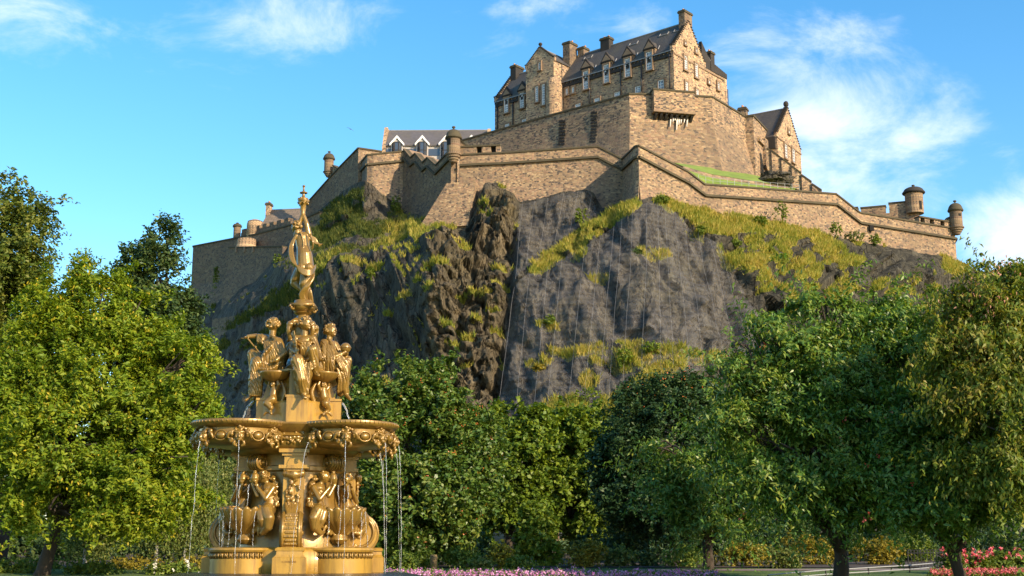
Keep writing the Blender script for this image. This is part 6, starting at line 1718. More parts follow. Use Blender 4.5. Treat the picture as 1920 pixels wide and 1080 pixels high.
def seated_left():
    sc = Sculpt()
    sc.chain([J(514, 688, 0), J(512, 665, .02), J(511, 645, .04)], [rp(17), rp(14), rp(15)])
    sc.cap(J(500, 634, .16), rp(7), J(523, 640, -.16), rp(7)); sc.cap(J(511, 630, .02), rp(6.8), J(512, 617, .02), rp(6.5))
    head(sc, J(512, 609, .02), rp(12.5), Vector((-.55, .8, .05)), UP, 1.06, 21, False)
    sc.chain([J(499, 634, .16), J(481, 630, .18), J(465, 631, .14)], [rp(7), rp(5.2), rp(3.8)]); hand(sc, J(465, 631, .14), Vector((-1, 0, -.5)), Vector((0, -1, 0)), rp(3.3), .6)
    sc.tube([J(464, 634, .1), J(488, 664, .05)], rp(1.7), 7); sc.ball(J(479, 651, .07), rp(2.6)); 
    robe(sc, [(500, 630, .1), (482, 628, .1)], [(501, 640, .1), (482, 645, .12)], 6, 2.2, 5); robe(sc, [(482, 626, .12), (480, 640, .1)], [(494, 626, .1), (494, 646, .05)], 6, 2.2, 15)
    sc.chain([J(524, 642, -.18), J(533, 662, -.26), J(518, 676, -.36)], [rp(7), rp(6), rp(4.5)]); hand(sc, J(518, 676, -.36), Vector((-1, -.2, -.3)), UP, rp(3))
    sc.chain([J(510, 688, -.12), J(482, 680, -.22), J(476, 712, -.22), J(472, 738, -.2)], [rp(14), rp(12), rp(10), rp(6)])
    sc.chain([J(508, 684, .12), J(474, 664, .16), J(477, 700, .16), J(482, 738, .14)], [rp(13), rp(10.5), rp(9), rp(6)])
    sc.chain([J(492, 692, -.02), J(480, 715, -.05), J(482, 738, -.05)], [rp(14), rp(13), rp(10)])
    sc.cap(J(470, 742, -.2), rp(4), J(461, 750, -.24), rp(2.8)); sc.cap(J(484, 742, .14), rp(4), J(476, 748, .14), rp(2.8))
    robe(sc, [(494, 640, -.2), (495, 665, -.25), (492, 692, -.24)], [(522, 640, -.28), (528, 665, -.28), (530, 694, -.2)], 9, 2.5, 6)
    robe(sc, [(474, 668, -.12), (470, 700, -.28), (468, 742, -.3)], [(500, 690, -.28), (492, 712, -.32), (490, 744, -.26)], 9, 2.7, 7)
    robe(sc, [(530, 670, -.2), (512, 690, -.36), (486, 690, -.36)], [(534, 694, -.1), (512, 700, -.3), (488, 706, -.3)], 5, 2.8, 8)
    sc.spline([J(520, 634, -.2), J(508, 650, -.3), J(494, 668, -.3), J(493, 690, -.3)], rp(4)); sc.spline([J(505, 628, -.1), J(520, 640, -.24), J(532, 668, -.3)], rp(3.5))
    sc.finish('seated_man', M['goldstat'], fount, 0.0105, 2, None, (0.020, [(J(512, 610, .02), .24), (J(466, 632, .14), .24), (J(464, 748, -.24), .1)]))
seated_left()
def seated_right():
    sc = Sculpt()
    sc.chain([J(620, 690, 0), J(617, 668, 0), J(616, 648, 0)], [rp(16), rp(13.5), rp(13)])
    sc.cap(J(607, 642, -.14), rp(6.5), J(626, 645, .16), rp(6.5)); sc.cap(J(617, 638, 0), rp(6.2), J(619, 627, 0), rp(6))
    head(sc, J(620, 620, 0), rp(12), Vector((.72, -.45, .12)), UP, 1.06, 31)
    sc.chain([J(607, 644, -.16), J(622, 672, -.32), J(640, 664, -.26)], [rp(7), rp(6), rp(4.2)]); hand(sc, J(640, 664, -.26), Vector((.8, .2, .5)), Vector((.2, .2, -1)), rp(3.2), .7)
    sc.chain([J(628, 646, .16), J(642, 668, .14), J(650, 662, .04)], [rp(6.5), rp(5.5), rp(4)])
    sc.chain([J(624, 690, -.12), J(646, 682, -.18), J(646, 712, -.18), J(649, 738, -.16)], [rp(14), rp(11.5), rp(9), rp(5)])
    sc.chain([J(622, 688, .14), J(650, 676, .16), J(642, 712, .14), J(638, 738, .12)], [rp(13), rp(10), rp(8.5), rp(6)])
    sc.chain([J(634, 694, 0), J(642, 714, -.02), J(638, 732, 0)], [rp(13), rp(10), rp(7)])
    sc.cap(J(650, 741, -.17), rp(4), J(657, 749, -.28), rp(2.6))
    robe(sc, [(606, 644, -.22), (602, 668, -.3), (602, 696, -.26)], [(622, 648, -.2), (628, 672, -.34), (626, 698, -.32)], 9, 2.4, 9)
    robe(sc, [(622, 652, -.2), (632, 680, -.32), (640, 694, -.3)], [(642, 668, -.28), (652, 680, -.24), (654, 700, -.22)], 7, 2.4, 10)
    robe(sc, [(630, 690, -.3), (634, 712, -.26), (632, 738, -.2)], [(654, 684, -.24), (652, 708, -.24), (646, 730, -.2)], 7, 2.2, 12)
    sc.spline([J(616, 634, -.1), J(627, 655, -.22), J(636, 672, -.28)], rp(3)); sc.spline([J(604, 642, -.16), J(600, 668, -.2), J(598, 696, -.16)], rp(4.5))
    o = sc.finish('seated_woman', M['goldstat'], fount, 0.0105, 2, None, (0.020, [(J(620, 620, 0), .22), (J(643, 663, -.26), .14), (J(655, 747, -.25), .1)]))
    c = J(648, 652.5, -.14); mb = MB(); mb.ball(c, rp(10), 20, 14); rr_ = rp(10.6); mb.tube([c + Vector((rr_ * math.cos(2 * PI * k / 32), rr_ * math.sin(2 * PI * k / 32), 0)) for k in range(33)], rp(0.9), 6)
    mb.build('globe', M['gold'], o, True)
seated_right()
# crowning figure: nude woman seen from behind, arms raised to a torch-like vase
def crowning():
    sc = Sculpt()
    sc.chain([J(572, 497, 0), J(571, 480, -.02), J(568, 464, .02), J(567, 448, .03)], [rp(17), rp(15.5), rp(12.5), rp(14.5)])
    sc.ball(J(566, 503, -.08), rp(11.5)); sc.ball(J(579, 503, -.08), rp(11.5))
    sc.cap(J(557, 441, .02), rp(5.5), J(578, 440, .02), rp(5.5)); sc.cap(J(564, 438, .02), rp(4.5), J(561, 430, .04), rp(4.5))
    head(sc, J(556, 425, .04), rp(10.5), Vector((-.75, .6, .12)), UP, 1.08, 41)
    sc.chain([J(556, 440, .02), J(561, 420, .02), J(566, 405, .0)], [rp(6), rp(5), rp(3.6)]); sc.chain([J(579, 439, .02), J(575, 420, 0), J(570, 405, 0)], [rp(6.2), rp(5), rp(3.6)])
    hand(sc, J(566, 406, .0), Vector((.1, 0, 1)), Vector((1, 0, 0)), rp(2.2)); hand(sc, J(570, 406, .0), Vector((-.1, 0, 1)), Vector((-1, 0, 0)), rp(2.2))
    sc.chain([J(577, 503, -.02), J(571, 532, -.06), J(574, 562, .02)], [rp(13.5), rp(10.5), rp(6)])
    sc.chain([J(567, 503, .04), J(555, 524, .10), J(553, 530, .12), J(568, 545, -.02)], [rp(13), rp(10.5), rp(9), rp(5)])
    sc.cap(J(574, 564, 0), rp(4.5), J(571, 567, .14), rp(3))
    for k in range(6):
        o = k - 2.5
        sc.spline([J(556 + o * .4, 440, -.10), J(546 + o * 1.1, 462, -.12), J(549 + o * 1.2, 488, -.24), J(564, 507 + o * 1.7, -.31), J(583, 511 + o * 1.9, -.25), J(592, 499 + o * 1.2, -.04)], rp(2.3), rp(1.8))
    for k in range(5):
        o = k - 2
        sc.spline([J(588, 506, -.02), J(586 + o, 520, -.1), J(576 + o * 1.5, 536, -.16), J(566 + o * 1.8, 552, -.12), J(572 + o * 2.5, 570, -.06)], rp(2.5))
        sc.spline([J(572 + o, 528, .02), J(580 + o * 1.2, 545, -.06), J(584 + o * 1.3, 568, .0)], rp(2.4))
    for k in range(5): sc.spline([J(581, 442 + k * 1.4, .02), J(592, 448 + k * 2.2, .05), J(600 + k * 1.6 - 1, 463 - k * 1.4, .06)], rp(2.3), rp(1.2))
    rd = random.Random(3)
    for k in range(22): t = k / 21; sc.ball(J(578 + 9 * math.sin(t * 2.2), 438 + 28 * t, -.14 - .05 * math.sin(PI * t)), rp(1.9), 6, 5)
    for k in range(20): t = k / 19; sc.ball(J(561 + 8 * math.sin(t * 2), 430 + 34 * t, -.14), rp(1.7), 6, 5)
    sc.finish('crowning_nude', M['goldstat'], fount, 0.0085, 2)
crowning()
vc = P(568, 400, FY)
mb = MB(); z0 = zat
prof = [(3, 410), (4.2, 404), (5.2, 400), (4.6, 398), (5.6, 394), (5.8, 385), (6.8, 383), (9.5, 381), (10.5, 376), (9, 372), (5, 371), (3.2, 369), (2.6, 364), (3, 362), (7.5, 362.5), (7.8, 361), (4, 360), (2, 358), (1.6, 352), (2.6, 351), (2.8, 348), (1.8, 347.5)]
mb.lathe((vc.x, vc.y, 0), [(rp(r), zat(y, FY)) for r, y in prof], 20); vz = autosmooth(mb.build('torch_vase', M['gold'], fount, True))
sc = Sculpt(); rd = random.Random(6)
for k in range(40):
    an = rd.uniform(0, 2 * PI); sc.ball(Vector((vc.x + rp(9.5) * math.cos(an), vc.y + rp(9.5) * math.sin(an), zat(rd.uniform(373, 384), FY))), rp(rd.uniform(1.6, 2.8)), 6, 5)
sc.finish('fruit_wreath', M['gold'], vz, 0.011, 1)

# ---- falling water ------------------------------------------------------
def watermat():
    m, nt, N, L, b = newmat('falling_water')
    out = N.get('Material Output')
    b.inputs['Base Color'].default_value = (0.85, 0.88, 0.92, 1); b.inputs['Roughness'].default_value = 0.05; b.inputs['IOR'].default_value = 1.33; b.inputs['Transmission Weight'].default_value = 0.75
    tr = N.new('ShaderNodeBsdfTransparent'); ms = N.new('ShaderNodeMixShader'); ms.inputs[0].default_value = 0.72
    L.new(tr.outputs[0], ms.inputs[1]); L.new(b.outputs[0], ms.inputs[2]); L.new(ms.outputs[0], out.inputs[0])
    return m
M['water'] = watermat()
def jet(p, v, zend, seed, r=0.013, t_solid=0.45, name='water_jet'):
    rd = random.Random(seed); mb = MB(); g = 9.8
    T = (v.z + math.sqrt(max(0, v.z ** 2 + 2 * g * (p.z - zend)))) / g
    pos = lambda t: p + v * t - UP * (0.5 * g * t * t)
    n = 46; lat = Vector((0, 0, 0)); pts = []; rad = []
    for k in range(n + 1):
        t = T * k / n; lat += Vector((rd.gauss(0, .004), rd.gauss(0, .004), 0)) * (0.3 + k / n)
        pts.append(pos(t) + lat); f = k / n
        w = r * (1.2 - 0.45 * f)
        if f > t_solid: w *= rd.choice((0.25, 0.4, 0.7, 1.1, 1.25))
        rad.append(w)
    mb.tube(pts, rad, 6)
    tag(mb.build(name, M['water'], fount, True, False), kind='stuff')
    # loose drops thrown off the stream
for k, (m_, d, a, rel) in enumerate(MOUTHS):
    if (m_.y - FA.y) > 1.2 and abs(m_.x - FA.x) < 1.2: continue
    if (m_.x - FA.x) < -1.7 and rel != 0: continue
    if k % 4 == 3 and abs(rel) > 60: continue
    zend = zf(960, 1.4) if (abs(rel) < 10 and False) else (zf(985, 1.3) if (m_ - Vector((FA.x, FA.y, m_.z))).length < 1.75 else ZB)
    jet(m_, d * (0.16 if abs(rel) < 60 else 0.45) + UP * 0.0, zend, 100 + k, 0.0075, 0.3 if abs(rel) < 60 else 0.4)
for a in DIAG:
    for s in (-1, 1): jet(frame(a) @ Vector((s * .14, 1.44, zf(908, 1.4))), frame(a).to_3x3() @ Vector((0, .10, -.2)), zf(955, 1.4), 300 + int(a) + s, 0.010, 0.7)
    for k in range(6): an = R(-70 + 28 * k); jet(frame(a) @ Vector((math.sin(an) * .53, 1.36 + math.cos(an) * .53, zf(958, 1.4))), Vector((0, 0, 0)), ZT + 0.01, 340 + int(a) + k, 0.008, 0.35)
for k, (px, py, dx) in enumerate(((476, 752, -.75), (639, 756, .7))):
    jet(P(px, py, FY), Vector((dx, -.1, .1)), ZR, 400 + k, 0.02, 0.8)
# ================================================================== trees
def nrm(a): return a / (np.linalg.norm(a, axis=-1, keepdims=True) + 1e-9)
def leaves_obj(name, c, d, n, ln, wd, mat, parent, fold=0.25):
    d = nrm(d); s = nrm(np.cross(d, n)); n = nrm(np.cross(s, d))
    ln = np.broadcast_to(ln, (len(c),))[:, None]; wd = np.broadcast_to(wd, (len(c),))[:, None]
    m = c - d * ln * 0.08
    v = np.stack([c - d * ln / 2, m + s * wd / 2 + n * wd * fold, c + d * ln / 2 - n * ln * 0.12, m - s * wd / 2 + n * wd * fold], 1).reshape(-1, 3)
    f = np.arange(len(c) * 4).reshape(-1, 4)
    return link_mesh(name, v, f, mat, parent, False, False)
def bark(name, c0, c1, sc=6.0):
    m, nt, N, L, b = newmat(name); tc = N.new('ShaderNodeTexCoord')
    nn = noise(N, L, mapping(N, L, tc.outputs['Object'], (1, 1, 0.2)), sc, 6, 0.65)
    L.new(mixc(N, L, nn, c0, c1), b.inputs['Base Color']); b.inputs['Roughness'].default_value = 0.95; bump(N, L, nn, b, 0.9, 0.06); return m
M['bark'] = bark('brown_bark', (0.016, 0.012, 0.009), (0.075, 0.055, 0.036)); M['barkpale'] = bark('pale_birch_bark', (0.10, 0.09, 0.08), (0.5, 0.48, 0.45), 3.0); M['barkgrey'] = bark('grey_twig_bark', (0.12, 0.10, 0.085), (0.24, 0.21, 0.18))
def curve_pts(a, b, bow, n=6, seed=0):
    rd = random.Random(seed); a, b = Vector(a), Vector(b); L_ = (b - a).length; out = []
    for k in range(n + 1):
        t = k / n; q = a.lerp(b, t) + Vector(bow) * math.sin(PI * t)
        if 0 < k < n: q += Vector((rd.gauss(0, .03), rd.gauss(0, .03), rd.gauss(0, .02))) * L_ * 0.5
        out.append(q)
    return out
def lobe_world(lobes, Y):
    out = []
    for (px, py, rx, ry, dy) in lobes:
        c = P(px, py, Y + dy); k = (Y + dy) / F
        out.append((np.array(c), np.array([rx * k, (rx + ry) * 0.5 * k * 0.9, ry * k * 1.0])))
    return out
def crown_points(lb, nspray, seed, shell=0.45, gap=0.42, gscale=1.0, bump_=0.22, back=0.35, zs=1.0):
    rg = np.random.default_rng(seed); A = np.array([(r[0] * r[1] * r[2]) ** (2 / 3) for _, r in lb]); A /= A.sum()
    P_, O_ = [], []
    for (c, r), w in zip(lb, A):
        m = int(nspray * w * 2.4) + 8
        u = nrm(rg.normal(size=(m, 3)))
        keep = (u[:, 1] < 0.25) | (rg.random(m) < back); u = u[keep]; m = len(u)
        rad = 1 - shell * rg.random(m) ** 1.8
        bm_ = 1 + bump_ * (fbm(u[:, 0] * 2.3 + c[0], u[:, 1] * 2.3 + c[1], u[:, 2] * 2.3 + c[2], 3, seed) - 0.5) * 2
        q = c + u * r * (rad * bm_)[:, None]
        g = fbm(q[:, 0] / gscale, q[:, 1] / gscale, q[:, 2] / (gscale * zs), 3, seed + 3)
        ok = g > gap - 0.07 * rg.random(m)
        q, u = q[ok], u[ok]
        k = int(nspray * w); 
        if len(q) > k: q, u = q[:k], u[:k]
        P_.append(q); O_.append(u)
    return np.concatenate(P_), np.concatenate(O_)
def spray_leaves(q, o, k, twig, lsize, lw, seed, droop=0.2, up=0.6, spread=0.5, hang=0.0, layer=0.0):
    """k leaves set along a short twig at every spray point"""
    rg = np.random.default_rng(seed + 77); m = len(q)
    ax = nrm(o * np.array([1, 1, 1 - layer]) * 0.8 + rg.normal(0, 0.45, (m, 3)) * np.array([1, 1, 1 - 0.6 * layer]) + np.array([0, 0, -droop]))
    t = (np.arange(k) + 0.5) / k - 0.4
    tw = twig * (0.6 + 0.8 * rg.random(m))
    c = q[:, None] + ax[:, None] * (t[None, :, None] * tw[:, None, None]) + rg.normal(0, twig * 0.11, (m, k, 3))
    c[..., 2] -= droop * 0.5 * (t[None] + .4) ** 2 * tw[:, None]
    side = nrm(np.cross(ax, np.array([0, 0, 1.0]) + 0.3 * rg.normal(size=(m, 3))))
    sg = np.where(np.arange(k) % 2, 1, -1)[None, :, None]
    d = ax[:, None] * 0.6 + side[:, None] * sg * 0.9 + rg.normal(0, spread, (m, k, 3)); d[..., 2] -= hang
    n = o[:, None] * 0.55 + np.array([0, 0, up]) + rg.normal(0, 0.45, (m, k, 3))
    L_ = lsize * (0.65 + 0.7 * rg.random((m, k)))
    return c.reshape(-1, 3), d.reshape(-1, 3), n.reshape(-1, 3), L_.ravel(), L_.ravel() * lw
def bough_points(q, o, nb, ln, seed, droop=0.15):
    """sprays along boughs that reach out past the crown"""
    rg = np.random.default_rng(seed + 501); idx = rg.choice(len(q), nb)
    d = nrm(o[idx] * np.array([1, 1, .75]) + rg.normal(0, .35, (nb, 3)) + np.array([0, 0, .15])); L_ = ln * (0.4 + 0.9 * rg.random(nb))
    Q, O = [], []
    for t in np.linspace(-0.15, 1, 7):
        Q.append(q[idx] + d * (L_ * t)[:, None] - np.array([0, 0, 1.0]) * (droop * L_ * t * t)[:, None] + rg.normal(0, 0.05, (nb, 3))); O.append(nrm(d + rg.normal(0, .2, (nb, 3))))
    return np.concatenate(Q), np.concatenate(O)
def tree(name, label, base, Y, trunk_px, lobes, mat, nspray, k, twig, lsize, lw=0.5, cat='tree', group=None, seed=1, barkm=None, trunk_top=None, limbs=True, gz_=None, trunk_bow=(0, 0, 0), twigs=0, boughs=0, blen=1.0, **kw):
    """base: column of the trunk foot; trunk_px: trunk width in picture px at the foot"""
    kw2 = {a: kw.pop(a) for a in ('shell', 'gap', 'gscale', 'bump_', 'back', 'zs') if a in kw}
    b = P(base, 1060, Y); b.z = (gz(b.x, Y) if gz_ is None else gz_)
    root = thing(name, b, label, cat, group)
    lb = lobe_world(lobes, Y)
    top = Vector(lb[0][0]) if trunk_top is None else P(trunk_top[0], trunk_top[1], Y)
    r0 = trunk_px * 0.5 * Y / F
    bm_ = barkm or M['bark']
    mb = MB(); tp = curve_pts(b - UP * 0.3, top, trunk_bow, 8, seed); nT = len(tp)
    mb.tube(tp, [r0 * (1.35 if i == 0 else 1.0) * (1 - 0.72 * i / (nT - 1)) for i in range(nT)], 10)
    tr = mb.build('trunk', bm_, root, True)
    if limbs:
        rd = random.Random(seed + 5)
        for i, (c, r) in enumerate(lb):
            s = tp[min(nT - 1, max(2, int(nT * rd.uniform(0.35, 0.7))))]
            mb = MB(); e = Vector(c) + Vector((rd.uniform(-.3, .3) * r[0], -0.2 * r[1], 0.1 * r[2]))
            cp = curve_pts(s, e, (0, 0, 0.06 * (e - s).length), 6, seed + i); mb.tube(cp, [r0 * 0.5 * (1 - 0.75 * j / 6) for j in range(7)], 7)
            for t_ in range(twigs):
                s2 = cp[rd.randint(2, 6)]; e2_ = Vector(c) + Vector((rd.uniform(-.8, .8) * r[0], -rd.uniform(0, .8) * r[1], rd.uniform(-.7, .55) * r[2]))
                q_ = curve_pts(s2, e2_, (0, 0, 0.1), 5, seed + t_); mb.tube(q_, [r0 * 0.16 * (1 - 0.7 * j / 5) + 0.006 for j in range(6)], 5)
            mb.build('branch', bm_, tr, True)
    q, o = crown_points(lb, nspray, seed, **kw2)
    if boughs:
        bq, bo = bough_points(q, o, boughs, blen, seed); q = np.concatenate([q, bq]); o = np.concatenate([o, bo])
    c, d, n, L_, W_ = spray_leaves(q, o, k, twig, lsize, lw, seed, **kw)
    leaves_obj('crown', c, d, n, L_, W_, mat, root)
    return root, q, o
def berries(root, name, q, o, n, r, mat, seed, cluster=4, off=0.05):
    rg = np.random.default_rng(seed); idx = rg.choice(len(q), min(n, len(q)), replace=False)
    front = q[idx] + o[idx] * off * 2
    c = (front[:, None] + rg.normal(0, r * 2.0, (len(front), cluster, 3))).reshape(-1, 3)
    d = rg.normal(size=(len(c), 3)); nn = np.tile(np.array([0.3, -1.0, 0.4]), (len(c), 1)) + 0.4 * rg.normal(size=(len(c), 3))
    return leaves_obj(name, c, d, nn, r * 2.2, r * 2.2, mat, root, 0.1)
G = {}
G['acacia'] = leafmat('yellow_green_leaves', [(0.12, (0.070, 0.139, 0.012)), (0.42, (0.155, 0.238, 0.015)), (0.68, (0.278, 0.320, 0.017)), (0.9, (0.433, 0.410, 0.022))], 0.38, 0.55, 0.45, 0.6)
G['pods'] = leafmat('yellow_seed_pods', [(0.2, (0.42, 0.34, 0.02)), (0.8, (0.62, 0.46, 0.03))], 0.35, 0.5)
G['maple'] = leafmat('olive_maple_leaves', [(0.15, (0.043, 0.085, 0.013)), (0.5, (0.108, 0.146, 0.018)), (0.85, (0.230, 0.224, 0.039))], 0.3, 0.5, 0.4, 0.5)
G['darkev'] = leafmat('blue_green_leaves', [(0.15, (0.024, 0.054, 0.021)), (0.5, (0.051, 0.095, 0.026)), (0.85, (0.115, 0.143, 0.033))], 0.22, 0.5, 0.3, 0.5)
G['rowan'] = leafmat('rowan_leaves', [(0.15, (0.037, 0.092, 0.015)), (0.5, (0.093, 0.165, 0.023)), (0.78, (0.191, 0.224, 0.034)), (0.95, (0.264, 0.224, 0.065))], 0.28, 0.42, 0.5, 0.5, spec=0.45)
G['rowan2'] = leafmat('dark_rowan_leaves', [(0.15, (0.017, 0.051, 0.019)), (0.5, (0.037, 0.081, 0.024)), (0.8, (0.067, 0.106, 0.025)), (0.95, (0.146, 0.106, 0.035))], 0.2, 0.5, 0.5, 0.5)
G['orange'] = plain('orange_berries', (0.48, 0.12, 0.02), 0.4, 0, 0.2)
G['redb'] = plain('red_leaves', (0.42, 0.06, 0.035), 0.5, 0, 0.3)
G['syc'] = leafmat('sycamore_leaves', [(0.15, (0.049, 0.100, 0.012)), (0.5, (0.120, 0.186, 0.017)), (0.85, (0.239, 0.287, 0.022))], 0.32, 0.5, 0.5, 0.5)
G['cherry'] = leafmat('cherry_leaves', [(0.12, (0.045, 0.113, 0.019)), (0.45, (0.102, 0.203, 0.025)), (0.72, (0.213, 0.276, 0.037)), (0.93, (0.374, 0.332, 0.071))], 0.3, 0.42, 0.6, 0.45, spec=0.45)
G['bronze'] = leafmat('bronzing_leaves', [(0.12, (0.056, 0.113, 0.014)), (0.42, (0.134, 0.197, 0.022)), (0.66, (0.224, 0.219, 0.026)), (0.86, (0.379, 0.251, 0.084))], 0.35, 0.5, 0.55, 0.6)
G['pink'] = leafmat('pinkish_leaf_tips', [(0.2, (0.42, 0.19, 0.12)), (0.8, (0.55, 0.30, 0.20))], 0.3, 0.5)
G['birch'] = leafmat('birch_leaves', [(0.15, (0.070, 0.119, 0.022)), (0.5, (0.140, 0.182, 0.042)), (0.85, (0.280, 0.280, 0.077))], 0.35, 0.5, 0.5, 0.4)
G['golden'] = leafmat('golden_shrub_leaves', [(0.15, (0.096, 0.102, 0.012)), (0.5, (0.240, 0.198, 0.022)), (0.85, (0.408, 0.312, 0.036))], 0.3, 0.5, 0.6, 0.5)
G['shrub'] = leafmat('green_shrub_leaves', [(0.15, (0.052, 0.098, 0.018)), (0.5, (0.119, 0.183, 0.024)), (0.85, (0.253, 0.281, 0.038))], 0.3, 0.5, 0.6, 0.5)
G['lime'] = leafmat('lime_green_leaves', [(0.15, (0.078, 0.137, 0.018)), (0.5, (0.156, 0.229, 0.026)), (0.85, (0.286, 0.320, 0.039))], 0.38, 0.45, 0.6, 0.4)
G['whitefl'] = plain('white_blossom', (0.62, 0.60, 0.50), 0.6, 0, 0.1)

# --- left side
r_, q, o = tree('maple_tree', 'tall olive green tree at the left edge, cut by the frame', -20, 47, 40, [(10, 470, 88, 138, 0), (-60, 520, 130, 190, 1), (40, 600, 80, 130, .5), (-40, 760, 150, 200, 0)], G['maple'], 5200, 11, 0.55, 0.17, 0.55, seed=2, gap=0.450, boughs=160, blen=0.9, gscale=1.3, bump_=0.3)
lobA = [(190, 780, 170, 200, 0.4), (110, 650, 60, 90, -.6), (190, 580, 44, 70, -.2), (160, 520, 26, 46, 0), (212, 530, 18, 40, 0), (262, 640, 70, 80, .2), (255, 585, 24, 40, 0), (330, 700, 62, 76, -.5), (350, 790, 58, 100, -.8), (110, 850, 120, 150, -.9), (280, 890, 110, 100, -.9), (130, 560, 26, 40, 0), (378, 655, 28, 24, -.6), (398, 690, 20, 18, -.6), (60, 740, 80, 140, -.2), (70, 590, 40, 60, 0), (95, 960, 66, 60, -1.2), (230, 950, 90, 55, -1.2), (310, 640, 30, 40, 0)]
r_, q, o = tree('laburnum_tree', 'broad bright yellow green tree hung with yellow pods left of the fountain', 75, 38.5, 30, lobA, G['acacia'], 9000, 14, 0.46, 0.14, 0.42, seed=3, gap=0.490, boughs=330, blen=0.75, gscale=1.0, bump_=0.34, shell=0.5, twigs=5, droop=0.25, trunk_top=(130, 860))
rg = np.random.default_rng(5); sel = rg.choice(len(q), 1500, replace=False); sel = sel[o[sel][:, 1] < 0.3]
pc = q[sel] + o[sel] * 0.12; pc = (pc[:, None] + rg.normal(0, 0.06, (len(pc), 2, 3))).reshape(-1, 3)
leaves_obj('seed_pods', pc, np.tile([0, 0, -1.0], (len(pc), 1)) + 0.6 * rg.normal(size=(len(pc), 3)), np.tile([0.2, -1, .2], (len(pc), 1)) + .4 * rg.normal(size=(len(pc), 3)), 0.12, 0.045, G['pods'], r_)
tree('dark_tree', 'tall dark blue green conical tree behind the yellow green tree', 300, 76, 24, [(300, 520, 46, 105, 0), (290, 600, 80, 70, 0), (300, 680, 85, 110, 0), (340, 590, 34, 44, 0), (248, 510, 30, 55, 0), (318, 452, 22, 40, 0), (345, 660, 40, 60, -1), (240, 580, 30, 50, 0), (285, 800, 100, 120, 0)], G['darkev'], 4600, 10, 0.8, 0.28, 0.5, seed=4, gap=0.425, boughs=110, blen=1.0, gscale=1.6, bump_=0.4, droop=-0.25)
for i, (px, w, ly, lob, lab) in enumerate((
    (478, 8, 46, [(400, 905, 34, 60, 0), (415, 960, 30, 50, 0), (385, 860, 24, 30, 0), (440, 900, 20, 40, .5)], 'weeping pale birch showing left of the fountain drum'),
    (158, 9, 43, [(165, 985, 40, 34, .5), (200, 960, 40, 40, .5)], 'slim pale birch trunk below the left tree, farthest left'),
    (288, 9, 43.5, [(300, 975, 42, 44, .5), (330, 945, 44, 60, .5)], 'slim pale birch trunk below the left tree, middle one'),
    (340, 8, 44, [(360, 970, 34, 50, .5), (370, 920, 40, 60, .6)], 'slim pale birch trunk below the left tree, nearest the fountain'))):
    tree('birch_tree', lab, px if i else 455, ly, w, lob, G['birch'], 520, 16, 0.7, 0.085, 0.6, seed=40 + i, barkm=M['barkpale'], droop=1.2, hang=0.8, gap=0.40, gscale=0.7, limbs=False, group='weeping birches behind the fountain')
# --- centre
lobB = [(780, 880, 148, 168, 0), (745, 740, 88, 70, -.3), (800, 735, 70, 58, -.2), (835, 700, 30, 30, 0), (700, 800, 70, 90, -.8), (860, 860, 70, 110, -.5), (760, 930, 130, 110, -1), (850, 960, 75, 60, -.6), (680, 900, 50, 100, -.4), (800, 1000, 100, 30, -.4)]
r_, q, o = tree('rowan_tree', 'rounded green rowan with scattered orange berries right of the fountain', 775, 47, 26, lobB, G['rowan'], 6400, 12, 0.46, 0.17, 0.5, seed=6, gap=0.480, boughs=240, blen=0.5, gscale=0.9, bump_=0.26)
berries(r_, 'berry_foliage', q, o, 560, 0.020, G['orange'], 3, 5)
tree('sycamore_tree', 'mid green sycamore just right of the rowan with orange berries', 955, 61, 16, [(955, 880, 62, 92, 0), (940, 800, 40, 36, 0), (1000, 820, 40, 60, -.4), (930, 900, 40, 90, 0), (985, 950, 50, 50, 0)], G['syc'], 3000, 11, 0.5, 0.20, 0.75, seed=7, gap=0.480, boughs=110, blen=0.8, gscale=0.9, bump_=0.32)
tree('sycamore_tree', 'yellowish green sycamore below the wire netting left of the dark rowan', 1075, 63, 16, [(1085, 870, 74, 100, 0), (1050, 810, 42, 40, 0), (1110, 820, 40, 50, 0), (1040, 900, 50, 90, -.5), (1100, 950, 60, 60, -.3)], G['syc'], 3400, 11, 0.5, 0.20, 0.75, seed=8, gap=0.480, boughs=120, blen=0.8, gscale=0.9, bump_=0.32)
lobC = [(1240, 860, 128, 150, 0), (1270, 760, 80, 56, 0), (1180, 800, 66, 76, -.2), (1330, 800, 60, 80, .4), (1170, 900, 60, 90, -.6), (1260, 940, 120, 70, -.8), (1230, 740, 40, 28, 0), (1310, 730, 38, 24, 0)]
r_, q, o = tree('rowan_tree', 'dense dark green rowan with reddish top below the grassy ledge', 1265, 50, 20, lobC, G['rowan2'], 5200, 12, 0.46, 0.15, 0.5, seed=9, gap=0.470, boughs=160, blen=0.5, gscale=0.9, bump_=0.24)
hi = q[:, 2] > np.percentile(q[:, 2], 70); berries(r_, 'berry_foliage', q[hi], o[hi], 150, 0.022, G['orange'], 4, 4)
tree('sapling', 'bright green young tree standing among the low shrubs in the centre', 1008, 46, 7, [(1010, 1000, 34, 46, 0), (1000, 960, 22, 20, 0), (1025, 1040, 26, 26, -.2), (985, 1020, 20, 26, 0)], G['lime'], 420, 10, 0.32, 0.16, 0.7, seed=10, gap=0.40, gscale=0.5)
